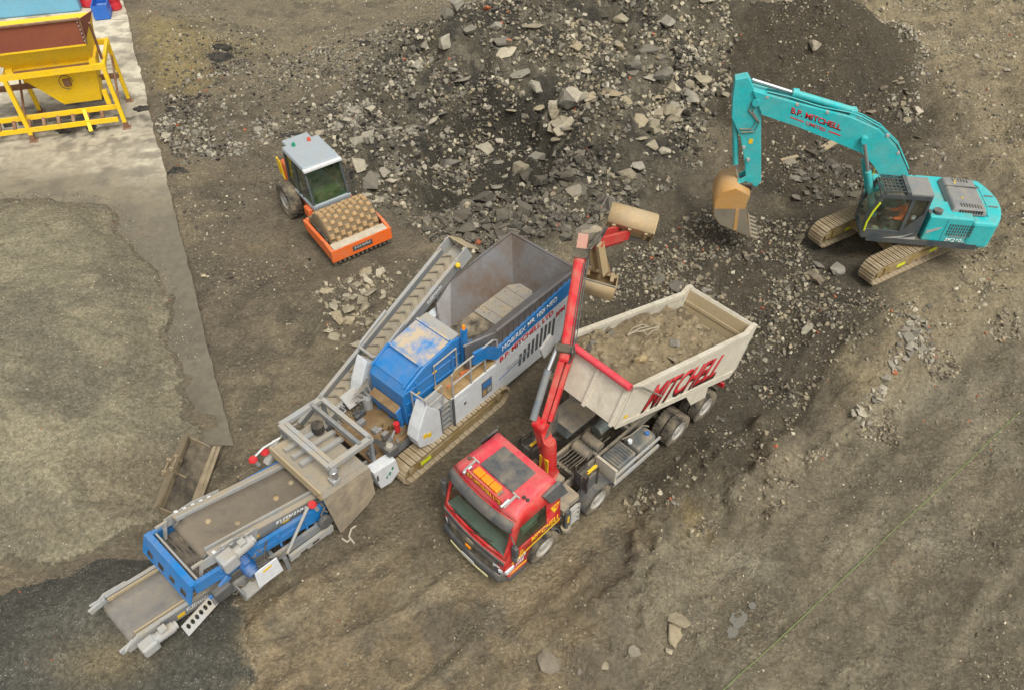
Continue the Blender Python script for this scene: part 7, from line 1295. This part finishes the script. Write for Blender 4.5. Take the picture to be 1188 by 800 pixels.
for i, (px, py, w_, lb) in enumerate(((133, 6, .35, 'red plastic drum beside the blue crate on the slab'), (85, 2, .5, 'red barrier lying behind the hopper boards at the top edge'), (103, 1, .5, 'red barrel between the tarpaulin and the blue crate'))):
    q = unp(px, py, .3); o = MB().lathe([(w_ * .85, 0), (w_, .05), (w_, .4), (w_ * .94, .45), (w_, .5), (w_, .85), (w_ * .85, .92), (.01, .93)], (0, 0, 0), 18, 'z').build('red_drum', paint('red_plastic', 'c51f2e', .1, .5), None, True); o.location = (q[0], q[1], HZ); tag(o, lb, 'drum')
# ------------------------------------------------------------------ loose bucket beside the crusher
bq = unp(216, 556); bq = unp(216, 556, ground_z(*bq) + .2); BU = thing('digger_bucket', 'worn tan ditching bucket lying beside the crusher conveyor', 'bucket', (bq[0], bq[1], ground_z(bq[0], bq[1]) + .10), 88)
M_BKT = paint('worn_ochre_bucket', '7d6f56', .45, .75, chip=.35, chipcol='6a4f30', scale=2.5); MB().prism([(-.28, .36), (-.2, .12), (.15, .04), (.55, .07), (.25, .20), (-.05, .26)], -1.26, 1.26, 's').build('dark_filling', paint('dark_filling', '3a342c', .25, .95, bump=.8), BU)  # dark brown filling along the inside of the bucket
BU.scale = (.95, .68, 1.0); prof = [(-.32, .55), (-.36, .35), (-.2, .08), (.15, .0), (.55, .03), (.85, .10)]
m = MB(); m.loft([[(s_, a, b) for a, b in prof] for s_ in (-1.3, 1.3)], False, False); o = m.build('bucket_shell', M_BKT, BU, True); o.modifiers.new('thickness', 'SOLIDIFY').thickness = .05
for s_ in (-1.3, 1.3): MB().prism([(-.32, .58), (-.36, .35), (-.2, .08), (.15, .0), (.55, .03), (.15, .30)], s_ - .02, s_ + .02, 's').build('bucket_cheek', M_BKT, BU)
MB().quadbox([(-1.32, -.62, .42), (1.32, -.62, .42), (1.32, -.18, .70), (-1.32, -.18, .70)], (0, -.04, .08)).build('top_beam', M_BKT, BU); MB().box(-1.3, 1.3, .62, .98, .09, .13).build('cutting_edge', M_BKT, BU); MB().prism([(-.3, .5), (.1, .2), (.5, .06), (.1, .06), (-.2, .1)], -.03, .03, 's').build('inner_rib', M_BKT, BU)
for s_ in (-.12, .32): m = MB(); m.prism([(-.42, .30), (-.10, .60), (-.16, .86), (-.32, .90), (-.55, .68), (-.72, .72), (-.80, .58), (-.66, .42)], s_ - .04, s_ + .04, 's'); m.build('hitch_ear', M_BKT, BU)
for a, b in ((-.26, .78), (-.70, .58)): MB().cyl((-.2, a, b), (.40, a, b), .055).build('hitch_pin', M_BKT, BU)
# ------------------------------------------------------------------ small things on the ground
def ground_tube(name, pix, r, mat, label, cat, sag=.02):
    pts = []
    for (x0, y0), (x1, y1) in zip(pix[:-1], pix[1:]):
        k = max(2, int(math.hypot(x1 - x0, y1 - y0) / 12))
        for i in range(k): a = unp(x0 + (x1 - x0) * i / k, y0 + (y1 - y0) * i / k); pts.append((a[0], -a[1], ground_z(*a) + sag))
    a = unp(*pix[-1]); pts.append((a[0], -a[1], ground_z(*a) + sag)); o = MB().tube(pts, r, 5).build(name, mat); return tag(o, label, cat)
ground_tube('string_line', [(835, 802), (900, 742), (970, 676), (1040, 610), (1110, 546), (1190, 468)], .009, paint('green_string', '7f9450', .1, .7), 'thin green string line stretched across the lower right ground', 'string', .05)
ground_tube('twisted_wire', [(398, 628), (404, 632), (408, 628), (412, 633), (406, 626), (409, 618), (414, 614)], .03, paint('pale_wire', 'a9a190', .3, .7), 'pale twisted wire on the ground below the crusher', 'wire', .05)
def plank(px, py, ln, w_, deg, label, mat):
    a = unp(px, py); z = ground_z(*a); a = unp(px, py, z); o = MB().box(-ln / 2, ln / 2, -w_ / 2, w_ / 2, 0, .09).build('wooden_plank', mat, None, bevel=.01); o.location = (a[0], a[1], ground_z(*a) + .04); o.rotation_euler = (R(4), R(-8), R(deg)); return tag(o, label, 'plank')
M_WOOD = paint('weathered_wood', '9a8a6c', .35, .85)
plank(962, 172, .95, .32, 35, 'short wide pale plank on soil under the excavator boom', M_WOOD); plank(941, 177, .75, .12, -62, 'thin dark stick of wood left of the wide plank under the boom', paint('dark_wood', '4a4035', .3, .9)); plank(916, 184, .8, .16, 12, 'narrow pale plank lying left of the stick under the boom', M_WOOD)
# puddles
def puddle(px, py, rx, ry, deg, label):
    a = unp(px, py); n = 22; r_ = random.Random(px); c, s_ = math.cos(R(deg)), math.sin(R(deg)); pts = []
    for i in range(n):
        t = 6.283 * i / n; q = r_.uniform(.75, 1.12); u, v = rx * q * math.cos(t), ry * q * math.sin(t); pts.append((a[0] + u * c - v * s_, -(a[1] + u * s_ + v * c)))
    z = max(ground_z(p[0], -p[1]) for p in pts) + .004
    if 'puddle' not in MATS:
        t = NT('puddle'); b = t.bsdf(**{'Base Color': lin('6d6a60'), 'Roughness': .1}); t.l(b.outputs[0], t.out.inputs[0]); MATS['puddle'] = t.m
    o = MB().prism(pts, z - .06, z, 'z').build('puddle', MATS['puddle']); o['kind'] = 'structure'; o['label'] = label; o['category'] = 'water'
puddle(859, 712, .30, .20, 50, 'largest grey puddle near the bottom edge'); puddle(852, 727, .17, .15, 40, 'small grey puddle below the largest puddle'); puddle(876, 695, .12, .10, 40, 'small grey puddle above the largest puddle')
for tt, l, sz, c, lb in LOAD_ROCKS:
    p = on_load(tt, l, .04); o = rock(100, 100, sz, c, lb, None, 'big'); o.location = p
